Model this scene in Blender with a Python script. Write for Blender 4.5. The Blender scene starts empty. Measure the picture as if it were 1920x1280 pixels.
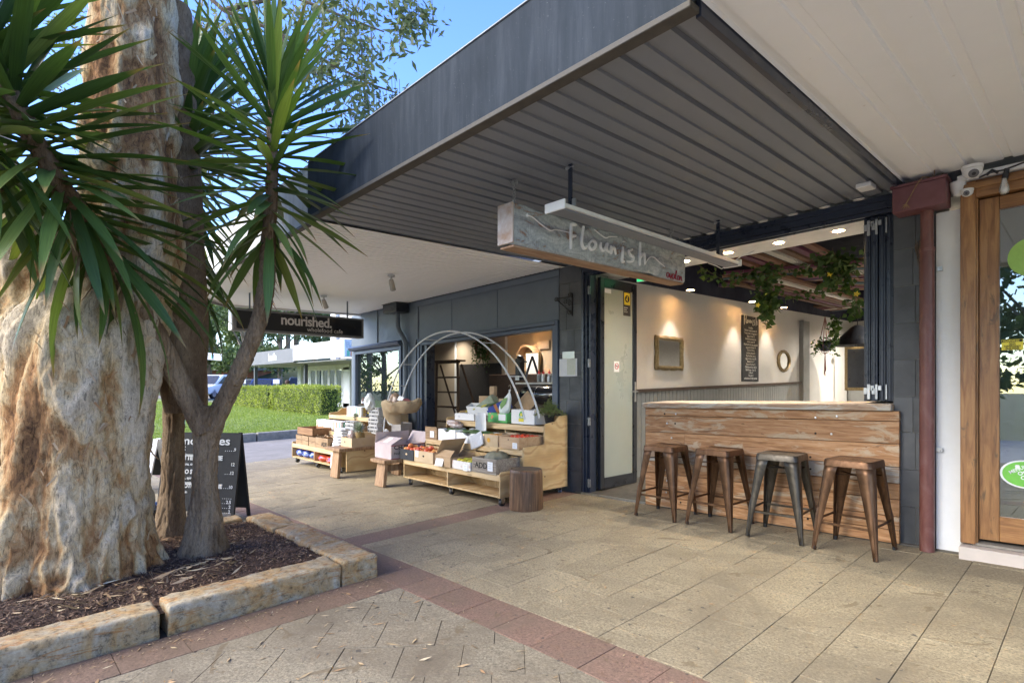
import bpy, bmesh, math, random
import numpy as np
from mathutils import Vector, Matrix, Euler, noise
random.seed(7); rng = np.random.default_rng(7)
S = bpy.context.scene
COL = S.collection
PI = math.pi
def R(d): return math.radians(d)

# ---------------------------------------------------------------- camera, light, exposure
cd = bpy.data.cameras.new('camera'); cam = bpy.data.objects.new('camera', cd); COL.objects.link(cam)
cam.location = (0, 0, 1.3); cam.rotation_euler = (R(90), 0, R(46.8))
cd.sensor_width = 36; cd.lens = 36*1048/1920; cd.shift_y = 82/1920; cd.clip_start = .05; cd.clip_end = 600
S.camera = cam
W = bpy.data.worlds.new('World'); S.world = W; W.use_nodes = True
nt = W.node_tree; bg = nt.nodes['Background']
SUN_EL, SUN_ROT = 34, 203          # degrees; rotation clockwise from +Y
sk = nt.nodes.new('ShaderNodeTexSky'); sk.sky_type = 'NISHITA'; sk.sun_disc = False
sk.sun_elevation = R(SUN_EL); sk.sun_rotation = R(SUN_ROT); sk.air_density = 1.0; sk.dust_density = .2; sk.ozone_density = 3.0
hs = nt.nodes.new('ShaderNodeHueSaturation'); hs.inputs['Saturation'].default_value = 1.2; hs.inputs['Hue'].default_value = .519
nt.links.new(sk.outputs[0], hs.inputs['Color']); nt.links.new(hs.outputs[0], bg.inputs[0]); bg.inputs[1].default_value = .125
ld = bpy.data.lights.new('sun', 'SUN'); ld.energy = 2.05; ld.angle = R(50); ld.color = (1, .935, .79)
sun = bpy.data.objects.new('sun', ld); COL.objects.link(sun)
sd = Vector((math.sin(R(SUN_ROT))*math.cos(R(SUN_EL)), math.cos(R(SUN_ROT))*math.cos(R(SUN_EL)), math.sin(R(SUN_EL))))
sun.rotation_euler = sd.to_track_quat('Z', 'Y').to_euler(); sun.location = (0, 0, 30)
S.view_settings.view_transform = 'Standard'; S.view_settings.look = 'None'
S.view_settings.exposure = 2.35; S.view_settings.gamma = 1; S.view_settings.use_curve_mapping = False
S.render.engine = 'CYCLES'
S.cycles.max_bounces = 8; S.cycles.diffuse_bounces = 7; S.cycles.glossy_bounces = 4; S.cycles.transparent_max_bounces = 12

# ---------------------------------------------------------------- terrain: the pavement falls to the street and to the left
SX, SY = .018, .022
def G(x, y): return SX*x + SY*y

# ---------------------------------------------------------------- mesh builder
class MB:
    def __init__(s): s.v = []; s.f = []; s.m = []; s.cur = 0
    def add(s, vs, fs):
        n = len(s.v); s.v += [tuple(v) for v in vs]; s.f += [tuple(i+n for i in f) for f in fs]; s.m += [s.cur]*len(fs)
        return s
    def box(s, x0, x1, y0, y1, z0, z1, M=None):
        vs = [(x0,y0,z0),(x1,y0,z0),(x1,y1,z0),(x0,y1,z0),(x0,y0,z1),(x1,y0,z1),(x1,y1,z1),(x0,y1,z1)]
        if M is not None: vs = [M @ Vector(v) for v in vs]
        return s.add(vs, [(3,2,1,0),(4,5,6,7),(0,1,5,4),(1,2,6,5),(2,3,7,6),(3,0,4,7)])
    def sbox(s, x0, x1, y0, y1, h0, h1):       # heights above the sloping pavement
        vs = [(x,y,h+G(x,y)) for h in (h0,h1) for (x,y) in ((x0,y0),(x1,y0),(x1,y1),(x0,y1))]
        return s.add(vs, [(3,2,1,0),(4,5,6,7),(0,1,5,4),(1,2,6,5),(2,3,7,6),(3,0,4,7)])
    def cbox(s, c, d, M=None):
        T = Matrix.Translation(c) @ (M.to_4x4() if M is not None else Matrix())
        return s.box(-d[0]/2, d[0]/2, -d[1]/2, d[1]/2, -d[2]/2, d[2]/2, T)
    def tube(s, pts, r, n=8, cap=True, flat=1.0):
        pts = [Vector(p) for p in pts]; k = len(pts)
        if not hasattr(r, '__len__'): r = [r]*k
        base = len(s.v); up = Vector((0,0,1)); prev = None
        for i, p in enumerate(pts):
            t = (pts[min(i+1,k-1)] - pts[max(i-1,0)]).normalized()
            if prev is None:
                a = t.cross(up)
                if a.length < .05: a = t.cross(Vector((1,0,0)))
            else:
                a = prev - t*prev.dot(t)
            a.normalize(); prev = a; b = t.cross(a)
            for j in range(n):
                q = 2*PI*j/n
                s.v.append(tuple(p + (a*math.cos(q) + b*math.sin(q)*flat)*r[i]))
        for i in range(k-1):
            for j in range(n):
                s.f.append((base+i*n+j, base+i*n+(j+1)%n, base+(i+1)*n+(j+1)%n, base+(i+1)*n+j)); s.m.append(s.cur)
        if cap:
            s.f.append(tuple(base+j for j in reversed(range(n)))); s.m.append(s.cur)
            s.f.append(tuple(base+(k-1)*n+j for j in range(n))); s.m.append(s.cur)
        return s
    def lathe(s, c, prof, n=20, ax='z', sx=1, sy=1):
        base = len(s.v)
        for r, h in prof:
            for j in range(n):
                q = 2*PI*j/n; u, v = r*math.cos(q)*sx, r*math.sin(q)*sy
                p = {'z': (u, v, h), 'y': (u, h, v), 'x': (h, u, v)}[ax]
                s.v.append((c[0]+p[0], c[1]+p[1], c[2]+p[2]))
        for i in range(len(prof)-1):
            for j in range(n):
                s.f.append((base+i*n+j, base+i*n+(j+1)%n, base+(i+1)*n+(j+1)%n, base+(i+1)*n+j)); s.m.append(s.cur)
        if prof[0][0] > 1e-4: s.f.append(tuple(base+j for j in reversed(range(n)))); s.m.append(s.cur)
        if prof[-1][0] > 1e-4: s.f.append(tuple(base+(len(prof)-1)*n+j for j in range(n))); s.m.append(s.cur)
        return s
    def prism(s, poly, d0, d1, plane='xz'):     # poly in the plane, extruded along the third axis
        n = len(poly)
        def mk(a, b, d): return {'xz': (a, d, b), 'yz': (d, a, b), 'xy': (a, b, d)}[plane]
        vs = [mk(a,b,d0) for a,b in poly] + [mk(a,b,d1) for a,b in poly]
        fs = [tuple(reversed(range(n))), tuple(range(n, 2*n))] + [(i,(i+1)%n,n+(i+1)%n,n+i) for i in range(n)]
        return s.add(vs, fs)
    def shift(s, d):
        s.v = [(a+d[0], b+d[1], c+d[2]) for a,b,c in s.v]; return s
    def xf(s, M, start=0):
        s.v[start:] = [tuple(M @ Vector(v)) for v in s.v[start:]]; return s
    def quad(s, a, b, c, d): return s.add([a,b,c,d], [(0,1,2,3)])

def wloc(o):
    L = Vector((0,0,0))
    while o is not None: L = L + o.location; o = o.parent
    return L
def obj(name, mb, mat, parent=None, smooth=False, bev=0, world=False, loc=None, rot=None, seg=1, fixn=True):
    """link the builder as ONE mesh object; world=True: vertices are world coordinates of an unrotated parent"""
    me = bpy.data.meshes.new(name)
    v = mb.v
    if world and parent is not None:
        L = wloc(parent); v = [(a-L.x, b-L.y, c-L.z) for a,b,c in v]
    me.from_pydata(v, [], mb.f)
    mats = mat if isinstance(mat, (list, tuple)) else [mat]
    for m in mats: me.materials.append(m)
    if len(mats) > 1: me.polygons.foreach_set('material_index', mb.m)
    if fixn:
        b = bmesh.new(); b.from_mesh(me); bmesh.ops.recalc_face_normals(b, faces=b.faces); b.to_mesh(me); b.free()
    if smooth:
        me.polygons.foreach_set('use_smooth', [True]*len(me.polygons))
        me.set_sharp_from_angle(angle=R(38))
    me.update()
    o = bpy.data.objects.new(name, me); COL.objects.link(o)
    if parent is not None: o.parent = parent
    if loc is not None: o.location = loc
    if rot is not None: o.rotation_euler = rot
    if bev:
        m = o.modifiers.new('bevel', 'BEVEL'); m.width = bev; m.segments = seg; m.limit_method = 'ANGLE'; m.angle_limit = R(40)
    return o
def bulk(name, V, F, mat, parent=None, attr=None, smooth=False):
    """numpy vertices and faces (all the same size)"""
    me = bpy.data.meshes.new(name); V = np.asarray(V, np.float32); F = np.asarray(F, np.int32); k = F.shape[1]
    me.vertices.add(len(V)); me.vertices.foreach_set('co', V.ravel())
    me.loops.add(F.size); me.loops.foreach_set('vertex_index', F.ravel())
    me.polygons.add(len(F)); me.polygons.foreach_set('loop_start', np.arange(0, F.size, k, dtype=np.int32))
    me.update(calc_edges=True)
    if attr is not None:
        a = me.attributes.new('tint', 'FLOAT', 'FACE'); a.data.foreach_set('value', np.asarray(attr, np.float32))
    if smooth: me.polygons.foreach_set('use_smooth', [True]*len(F))
    me.materials.append(mat); me.validate()
    o = bpy.data.objects.new(name, me); COL.objects.link(o)
    if parent is not None: o.parent = parent
    return o
def thing(name, label, cat, loc=(0,0,0), rz=0, group=None):
    o = bpy.data.objects.new(name, None); COL.objects.link(o); o.empty_display_size = .1
    o.location = loc; o.rotation_euler = (0,0,rz); o['label'] = label; o['category'] = cat
    if group: o['group'] = group
    return o
def tag(o, label=None, cat=None, group=None, kind=None):
    if label: o['label'] = label
    if cat: o['category'] = cat
    if group: o['group'] = group
    if kind: o['kind'] = kind
    return o
def dup(root, loc, rz=None, label=None):
    r = root.copy(); COL.objects.link(r); r.location = loc
    if rz is not None: r.rotation_euler = (0,0,rz)
    if label: r['label'] = label
    for ch in list(root.children):
        c = ch.copy(); COL.objects.link(c); c.parent = r
        for g in ch.children:
            d = g.copy(); COL.objects.link(d); d.parent = c
    return r
def child_copy(o, parent, loc=None, rot=None, scale=None):
    c = o.copy(); COL.objects.link(c); c.parent = parent
    if loc is not None: c.location = loc
    if rot is not None: c.rotation_euler = rot
    if scale is not None: c.scale = scale
    return c
def text(name, s, size, mat, parent, loc, rot, align='LEFT', ext=.0006, bold=0, sx=1, space=1, world=False):
    cu = bpy.data.curves.new(name, 'FONT'); cu.body = s; cu.size = size; cu.extrude = ext; cu.align_x = align
    cu.offset = bold; cu.space_character = space; cu.resolution_u = 3
    tmp = bpy.data.objects.new(name, cu); COL.objects.link(tmp)
    bpy.context.view_layer.update()
    me = bpy.data.meshes.new_from_object(tmp.evaluated_get(bpy.context.evaluated_depsgraph_get()))
    bpy.data.objects.remove(tmp)
    me.materials.clear(); me.materials.append(mat)
    o = bpy.data.objects.new(name, me); COL.objects.link(o); o.parent = parent
    if world and parent is not None:
        L = wloc(parent); loc = (loc[0]-L.x, loc[1]-L.y, loc[2]-L.z)
    o.location = loc; o.rotation_euler = rot; o.scale = (sx, 1, 1)
    return o
FX = (PI/2, 0, PI/2)      # writing that faces +X
FY = (PI/2, 0, 0)         # writing that faces -Y

# ---------------------------------------------------------------- materials
def base(name, rough=.6, metal=0, spec=.5):
    m = bpy.data.materials.new(name); m.use_nodes = True; n = m.node_tree; b = n.nodes['Principled BSDF']
    b.inputs['Roughness'].default_value = rough; b.inputs['Metallic'].default_value = metal
    b.inputs['Specular IOR Level'].default_value = spec
    return m, n, b
def ramp(n, stops, interp='LINEAR'):
    r = n.nodes.new('ShaderNodeValToRGB'); e = r.color_ramp.elements; r.color_ramp.interpolation = interp
    while len(e) < len(stops): e.new(.5)
    for i, (p, c) in enumerate(stops):
        e[i].position = p; e[i].color = (c, c, c, 1) if not hasattr(c, '__len__') else (*c, 1)
    return r
def coords(n, stretch=(1,1,1), rnd=False):
    t = n.nodes.new('ShaderNodeTexCoord'); mp = n.nodes.new('ShaderNodeMapping'); mp.inputs['Scale'].default_value = stretch
    n.links.new(t.outputs['Object'], mp.inputs['Vector'])
    if rnd:
        oi = n.nodes.new('ShaderNodeObjectInfo'); mu = n.nodes.new('ShaderNodeMath'); mu.operation = 'MULTIPLY'; mu.inputs[1].default_value = 37
        cb = n.nodes.new('ShaderNodeCombineXYZ'); n.links.new(oi.outputs['Random'], mu.inputs[0])
        for k in range(3): n.links.new(mu.outputs[0], cb.inputs[k])
        n.links.new(cb.outputs[0], mp.inputs['Location'])
    return mp.outputs['Vector']
def noise_(n, vec, scale, detail=6, rough=.6, dist=0):
    t = n.nodes.new('ShaderNodeTexNoise'); t.inputs['Scale'].default_value = scale; t.inputs['Detail'].default_value = detail
    t.inputs['Roughness'].default_value = rough; t.inputs['Distortion'].default_value = dist
    n.links.new(vec, t.inputs['Vector']); return t.outputs['Fac']
def mixc(n, fac, a, b, mode='MIX'):
    m = n.nodes.new('ShaderNodeMix'); m.data_type = 'RGBA'; m.blend_type = mode
    for s, v in ((m.inputs[0], fac), (m.inputs[6], a), (m.inputs[7], b)):
        if hasattr(v, 'is_output'): n.links.new(v, s)
        elif hasattr(v, '__len__'): s.default_value = (*v, 1)
        else: s.default_value = v
    return m.outputs[2]
def bump(n, b, h, strength, dist=.01):
    bp = n.nodes.new('ShaderNodeBump'); bp.inputs['Strength'].default_value = strength; bp.inputs['Distance'].default_value = dist
    n.links.new(h, bp.inputs['Height']); n.links.new(bp.outputs[0], b.inputs['Normal'])
def M(name, c1, c2=None, scale=6, rough=.6, metal=0, bmp=0, bscale=60, stretch=(1,1,1), lo=.35, hi=.65, spec=.5, speck=None, tint=0, attr=0, bdist=.004, rvar=.12):
    """painted / plain surface with mottling, optional specks, per-object tint, fine bump"""
    m, n, b = base(name, rough, metal, spec)
    if c2 is None: c2 = tuple(min(1, c*.82) for c in c1)
    v = coords(n, stretch, rnd=tint > 0)
    f = noise_(n, v, scale, 8, .65, .3)
    r = ramp(n, [(lo, c1), (hi, c2)]); n.links.new(f, r.inputs[0]); out = r.outputs[0]
    if speck:
        f2 = noise_(n, v, speck[1], 3, .7); r2 = ramp(n, [(speck[2], 0), (min(1, speck[2]+.06), 1)]); n.links.new(f2, r2.inputs[0])
        out = mixc(n, r2.outputs[0], out, speck[0])
    if tint or attr:
        if attr:
            a = n.nodes.new('ShaderNodeAttribute'); a.attribute_name = 'tint'; src = a.outputs['Fac']; amt = attr
        else:
            a = n.nodes.new('ShaderNodeObjectInfo'); src = a.outputs['Random']; amt = tint
        r3 = ramp(n, [(0, 1-amt), (1, 1+amt)]); n.links.new(src, r3.inputs[0])
        out = mixc(n, 1.0, out, r3.outputs[0], 'MULTIPLY')
    n.links.new(out, b.inputs['Base Color'])
    rr = ramp(n, [(.3, max(0, rough-rvar)), (.7, min(1, rough+rvar))]); n.links.new(f, rr.inputs[0]); n.links.new(rr.outputs[0], b.inputs['Roughness'])
    if bmp: bump(n, b, noise_(n, v, bscale, 6, .7), bmp, bdist)
    return m
def wood(name, cols, axis='x', scale=9, rough=.65, bmp=.3, knots=True, wear=None, tint=.12):
    """grain that runs along an axis; cols dark..light"""
    m, n, b = base(name, rough)
    st = {'x': (1.2, 14, 14), 'y': (14, 1.2, 14), 'z': (14, 14, 1.2)}[axis]
    v = coords(n, st, rnd=True)
    f = noise_(n, v, scale*.35, 8, .62, .8)
    r = ramp(n, [(.28, cols[0]), (.45, cols[1]), (.6, cols[2]), (.78, cols[-1])]); n.links.new(f, r.inputs[0]); out = r.outputs[0]
    v2 = coords(n, {'x': (1, 4, 4), 'y': (4, 1, 4), 'z': (4, 4, 1)}[axis], rnd=True)
    if knots:
        f2 = noise_(n, v2, 3.2, 2, .5, 2.5); k = ramp(n, [(.66, 0), (.72, 1)]); n.links.new(f2, k.inputs[0])
        out = mixc(n, k.outputs[0], out, tuple(c*.62 for c in cols[1]))
    if wear:
        f3 = noise_(n, v2, wear[1], 7, .7, 1.0); w = ramp(n, [(wear[2], 0), (wear[2]+.07, 1)]); n.links.new(f3, w.inputs[0])
        out = mixc(n, w.outputs[0], out, wear[0])
    oi = n.nodes.new('ShaderNodeObjectInfo'); r3 = ramp(n, [(0, 1-tint), (1, 1+tint)]); n.links.new(oi.outputs['Random'], r3.inputs[0])
    out = mixc(n, 1.0, out, r3.outputs[0], 'MULTIPLY')
    n.links.new(out, b.inputs['Base Color']); bump(n, b, f, bmp, .004)
    return m
def flat(name, c, rough=.5, metal=0, spec=.5):
    return M(name, c, tuple(x*.9 for x in c), 25, rough, metal, spec=spec, rvar=.05)
def emit(name, c, s):
    m, n, b = base(name); b.inputs['Base Color'].default_value = (*c, 1); b.inputs['Emission Color'].default_value = (*c, 1); b.inputs['Emission Strength'].default_value = s
    return m
def glass(name, tintc=(.9,.95,.93), rough=.0, alpha=.12):
    m, n, b = base(name, .02); b.inputs['Base Color'].default_value = (*tintc, 1); b.inputs['Alpha'].default_value = alpha
    b.inputs['Specular IOR Level'].default_value = .9; b.inputs['Roughness'].default_value = rough
    gl = n.nodes.new('ShaderNodeBsdfGlossy'); gl.inputs['Roughness'].default_value = rough+.01; gl.inputs[0].default_value = (.9,.95,.93,1)
    fr = n.nodes.new('ShaderNodeFresnel'); fr.inputs[0].default_value = 1.75; mx = n.nodes.new('ShaderNodeMixShader')
    ma = n.nodes.new('ShaderNodeMath'); ma.operation = 'MULTIPLY_ADD'; ma.inputs[1].default_value = 1.0; ma.inputs[2].default_value = .10 if alpha > .25 else 0; n.links.new(fr.outputs[0], ma.inputs[0])
    n.links.new(ma.outputs[0], mx.inputs[0]); n.links.new(b.outputs[0], mx.inputs[1]); n.links.new(gl.outputs[0], mx.inputs[2]); n.links.new(mx.outputs[0], n.nodes['Material Output'].inputs[0])
    return m
def leafmat(name, c1, c2, rough=.5, trans=.25, attr=True, c3=None, spec=.35):
    m, n, b = base(name, rough, spec=spec)
    if attr:
        a = n.nodes.new('ShaderNodeAttribute'); a.attribute_name = 'tint'; src = a.outputs['Fac']
    else:
        a = n.nodes.new('ShaderNodeObjectInfo'); src = a.outputs['Random']
    st = [(0, c1), (.6, c2), (1, c3 or c2)]
    r = ramp(n, st); n.links.new(src, r.inputs[0]); n.links.new(r.outputs[0], b.inputs['Base Color'])
    if trans:
        tr = n.nodes.new('ShaderNodeBsdfTranslucent'); mx = n.nodes.new('ShaderNodeMixShader'); mx.inputs[0].default_value = trans
        tc = mixc(n, 1.0, r.outputs[0], (1.5, 1.7, .7), 'MULTIPLY'); n.links.new(tc, tr.inputs[0])
        out = n.nodes['Material Output']; n.links.new(b.outputs[0], mx.inputs[1]); n.links.new(tr.outputs[0], mx.inputs[2]); n.links.new(mx.outputs[0], out.inputs[0])
    return m

m_black = M('black_paint', (.012,.014,.02), (.02,.023,.03), 8, .35)
m_navy = M('navy_black_frame', (.018,.024,.042), (.026,.034,.055), 5, .32)
m_grey_blue = M('grey_blue_paint', (.10,.125,.155), (.13,.155,.185), 3, .55, bmp=.1, bscale=80)
m_trim_blue = M('darker_blue_trim', (.055,.075,.115), (.07,.09,.13), 4, .45)
m_cream_metal = M('cream_soffit_paint', (.93,.94,.94), (.89,.90,.90), 1.2, .45, speck=((.60,.55,.46), 5, .70))
m_dark_metal = M('dark_soffit_paint', (.175,.192,.222), (.20,.216,.245), 1.5, .42, speck=((.5,.5,.48), 75, .80))
m_white = M('white_paint', (.78,.78,.76), (.70,.70,.68), 4, .5)
m_offwhite = M('off_white_plaster', (.56,.52,.46), (.50,.46,.40), 2, .7)
m_steel = M('galvanised_steel', (.55,.56,.57), (.38,.39,.4), 14, .35, metal=.9)
m_chrome = flat('chrome', (.75,.75,.76), .15, 1)
m_paper = M('white_paper', (.80,.80,.80), (.74,.74,.75), 9, .7)
m_ink = flat('faint_ink', (.16,.18,.26), .8)
m_blackink = flat('black_ink', (.012,.012,.012), .7)
m_chalk = flat('chalk_white', (.72,.72,.70), .9)
m_red = flat('red_plastic', (.55,.03,.03), .35)
m_rubber = flat('black_rubber', (.015,.015,.016), .6)
# ================================================================ SETTING
m_asph = M('asphalt', (.25,.22,.185), (.18,.16,.135), 1.5, .85, bmp=.4, bscale=220, speck=((.28,.27,.25), 160, .62))
m_joint = M('joint_dirt', (.045,.032,.02), (.08,.058,.035), 30, .95)
def pavermat(name, c1, c2, dirt):
    m, n, b = base(name, .82)
    v = coords(n)
    a = n.nodes.new('ShaderNodeAttribute'); a.attribute_name = 'tint'
    out = mixc(n, noise_(n, v, 2.2, 8, .7), c1, c2)
    r3 = ramp(n, [(0, .90), (1, 1.10)]); n.links.new(a.outputs['Fac'], r3.inputs[0]); out = mixc(n, 1.0, out, r3.outputs[0], 'MULTIPLY')
    f = noise_(n, v, 75, 5, .85); r = ramp(n, [(.40, .50), (.47, .92), (.54, 1.05), (.61, 1.45)]); n.links.new(f, r.inputs[0])
    out = mixc(n, 1.0, out, r.outputs[0], 'MULTIPLY')                      # aggregate grain
    f2 = noise_(n, v, 1.1, 6, .72, .8); r2 = ramp(n, [(.42, 0), (.66, .8)]); n.links.new(f2, r2.inputs[0])
    out = mixc(n, r2.outputs[0], out, dirt)                               # broad traffic grime
    f4 = noise_(n, v, 3.6, 4, .6, 1.4); r4 = ramp(n, [(.64, 0), (.67, .6)]); n.links.new(f4, r4.inputs[0])
    out = mixc(n, r4.outputs[0], out, (.13,.09,.045))                     # drips and spills
    f5 = noise_(n, v, 19, 2, .5); r5 = ramp(n, [(.705, 0), (.73, .8)]); n.links.new(f5, r5.inputs[0])
    out = mixc(n, r5.outputs[0], out, (.06,.05,.04))                      # gum spots
    n.links.new(out, b.inputs['Base Color']); bump(n, b, f, .35, .002)
    return m
m_pav = pavermat('tan_paver', (.325,.265,.162), (.255,.208,.127), (.165,.130,.08))
m_pav45 = pavermat('grey_tan_paver', (.275,.23,.155), (.205,.172,.115), (.125,.095,.06))
m_pavred = pavermat('red_paver', (.22,.132,.092), (.18,.108,.074), (.14,.10,.065))
m_pavdirt = pavermat('dirty_red_paver', (.20,.125,.085), (.155,.10,.065), (.11,.075,.045))

def sheet(name, x0, x1, y0, y1, dz, mat, kind='structure', nx=1, ny=1, fn=G):
    V = [(x0+(x1-x0)*i/nx, y0+(y1-y0)*j/ny) for j in range(ny+1) for i in range(nx+1)]
    mb = MB(); mb.add([(x, y, fn(x,y)+dz) for x, y in V], [(j*(nx+1)+i, j*(nx+1)+i+1, (j+1)*(nx+1)+i+1, (j+1)*(nx+1)+i) for j in range(ny) for i in range(nx)])
    return tag(obj(name, mb, mat, fixn=False), kind=kind)
m_far = M('bush_floor', (.045,.06,.02), (.07,.085,.03), .3, .95)
sheet('ground', -400, 400, -400, 400, -3.2, m_far, fn=lambda x, y: 0)
def T(x, y):                               # terrain left of the driveway: rises a little, then level
    t = min(1, max(0, (-16.6-x)/3.6)); t = t*t*(3-2*t)
    far = min(1, max(0, (-20-x)/14)); a = G(max(x,-16.6), y); a = min(max(a, -.32), -.02)
    return (a+.10)*(1-t) + (.17+.17*far)*t if x < -16.6 else G(x, y)
sheet('road', -16.6, 40, -14, -3.2, -.14, M('pale_road', (.46,.45,.43), (.40,.39,.37), .8, .9, bmp=.3))  # out of view road, coloured pale to bounce light under the awnings
sheet('driveway', -16.55, -10.85, -3.2, 16, -.12, m_asph)
pave = sheet('pavement', -10.8, 6, -3.2, 5.4, -.0065, m_joint)
mb = MB(); mb.sbox(-10.86, -10.8, -3.2, 5.4, -.30, -.004); mb.sbox(-10.86, 6, -3.26, -3.2, -.3, -.004)
tag(obj('kerb', mb, M('concrete', (.30,.28,.25), (.24,.22,.19), 5, .85, bmp=.3)), kind='structure')

def clip(poly, nx, ny, c):                  # keep nx*x+ny*y<=c
    out = []
    for i in range(len(poly)):
        a, b = poly[i], poly[(i+1)%len(poly)]; da, db = nx*a[0]+ny*a[1]-c, nx*b[0]+ny*b[1]-c
        if da <= 0: out.append(a)
        if da*db < 0: t = da/(da-db); out.append((a[0]+(b[0]-a[0])*t, a[1]+(b[1]-a[1])*t))
    return out
def cliprect(p, x0, x1, y0, y1):
    for a in ((1,0,x1), (-1,0,-x0), (0,1,y1), (0,-1,-y0)):
        p = clip(p, *a)
        if len(p) < 3: return []
    return p
pavers = []
def grid(x0, x1, y0, y1, dx, dy, ox, oy, mat, stag='y', ang=0):
    c, s = math.cos(ang), math.sin(ang)
    rad = int(14/min(dx,dy))
    for i in range(-rad*2, rad*2):
        for j in range(-rad*2, rad*2):
            u = ox+i*dx + (dx/2 if stag == 'x' and j%2 else 0); w = oy+j*dy + (dy/2 if stag == 'y' and i%2 else 0)
            P = [(u,w),(u+dx,w),(u+dx,w+dy),(u,w+dy)]
            P = [(c*a-s*b, s*a+c*b) for a, b in P]
            if max(p[0] for p in P) < x0 or min(p[0] for p in P) > x1 or max(p[1] for p in P) < y0 or min(p[1] for p in P) > y1: continue
            P = cliprect(P, x0, x1, y0, y1)
            if len(P) < 3: continue
            A = abs(sum(P[k][0]*P[(k+1)%len(P)][1]-P[(k+1)%len(P)][0]*P[k][1] for k in range(len(P))))/2
            if A > .0015: pavers.append((P, mat, A))
grid(-4.24, 5, 2.26, 5.04, .2875, .305, -.63, 3.34, 0)
grid(-10.8, -4.53, 2.26, 5.04, .2875, .305, -.60, 3.29, 0)
grid(-4.53, -4.24, 2.26, 5.04, .29, .30, -4.53, 2.26, 2, stag='')
grid(-10.8, 5, 1.955, 2.26, .30, .305, -.15, 1.955, 2, stag='')
grid(-3.45, -3.15, -3.2, 1.955, .30, .30, -3.45, 1.655, 3, stag='')
grid(-3.15, 5, -3.2, 1.955, .30, .30, .06, .11, 1, stag='x', ang=R(46.8))
grid(-10.8, -5.62, -3.2, 1.955, .2875, .305, -.60, 3.29, 0)
def inset(P, d):
    n = len(P); cx = sum(p[0] for p in P)/n; cy = sum(p[1] for p in P)/n; out = []
    area = sum(P[k][0]*P[(k+1)%n][1]-P[(k+1)%n][0]*P[k][1] for k in range(n)); sg = 1 if area > 0 else -1
    for k in range(n):
        a, b, c = Vector(P[k-1]), Vector(P[k]), Vector(P[(k+1)%n])
        e1 = (b-a); e2 = (c-b)
        if e1.length < 1e-6 or e2.length < 1e-6: out.append(tuple(b)); continue
        e1.normalize(); e2.normalize(); n1 = Vector((-e1.y, e1.x))*sg; n2 = Vector((-e2.y, e2.x))*sg
        m_ = (n1+n2); 
        if m_.length < .2: out.append(tuple(b+n1*d)); continue
        m_.normalize(); out.append(tuple(b + m_*min(d/max(.35, m_.dot(n1)), 3*d)))
    return out
ca, sa = math.cos(R(46.8)), math.sin(R(46.8))
def scr(x, y):
    d = -sa*x+ca*y; l = ca*x+sa*y
    if d < .3: return None
    return 960+1048*l/d, 722+1048*(1.3-G(x,y))/d
rank = []
for k, (P, mt, A) in enumerate(pavers):
    q = [scr(*p) for p in P]
    if any(a is None for a in q): rank.append(0); continue
    mx = sum(a[0] for a in q)/len(q); my = sum(a[1] for a in q)/len(q)
    ar = abs(sum(q[i][0]*q[(i+1)%len(q)][1]-q[(i+1)%len(q)][0]*q[i][1] for i in range(len(q))))/2
    vis = -20 < mx < 1940 and my < 1300 and not (mx < 700 and my > 960 and P[0][0] < -3.5)
    rank.append(ar if vis else 0)
order = sorted(range(len(pavers)), key=lambda k: -rank[k]); top = set(order[:298])
pm = [m_pav, m_pav45, m_pavred, m_pavdirt]
def paver_geo(P, jz):
    tx, ty = random.uniform(-.0025,.0025), random.uniform(-.0025,.0025)
    cx = sum(p[0] for p in P)/len(P); cy = sum(p[1] for p in P)/len(P)
    gp = random.uniform(.0006,.0015)
    a = inset(P, gp); b_ = inset(P, gp+.0013)
    z = lambda p, h: G(*p)+h+jz+(p[0]-cx)*tx+(p[1]-cy)*ty
    n = len(P)
    vs = [(*p, z(p,-.03)) for p in a]+[(*p, z(p,-.003)) for p in a]+[(*p, z(p,0)) for p in b_]
    fs = [(i,(i+1)%n,n+(i+1)%n,n+i) for i in range(n)]+[(n+i,n+(i+1)%n,2*n+(i+1)%n,2*n+i) for i in range(n)]+[tuple(range(2*n,3*n))]
    return vs, fs
groups = {}
for k, (P, mt, A) in enumerate(pavers):
    vs, fs = paver_geo(P, random.gauss(0, .0011)); tn = random.random()
    if k in top:
        mb = MB(); mb.add(vs, fs); o = obj('paver', mb, pm[mt], pave)
        at = o.data.attributes.new('tint', 'FLOAT', 'FACE'); at.data.foreach_set('value', [tn]*len(o.data.polygons))
    else:
        g_ = groups.setdefault(mt, (MB(), [])); g_[0].add(vs, fs); g_[1].extend([tn]*len(fs))
for mt, (mb, tn) in groups.items():
    o = obj('paver', mb, pm[mt], pave); o['kind'] = 'stuff'
    at = o.data.attributes.new('tint', 'FLOAT', 'FACE'); at.data.foreach_set('value', tn)
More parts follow.
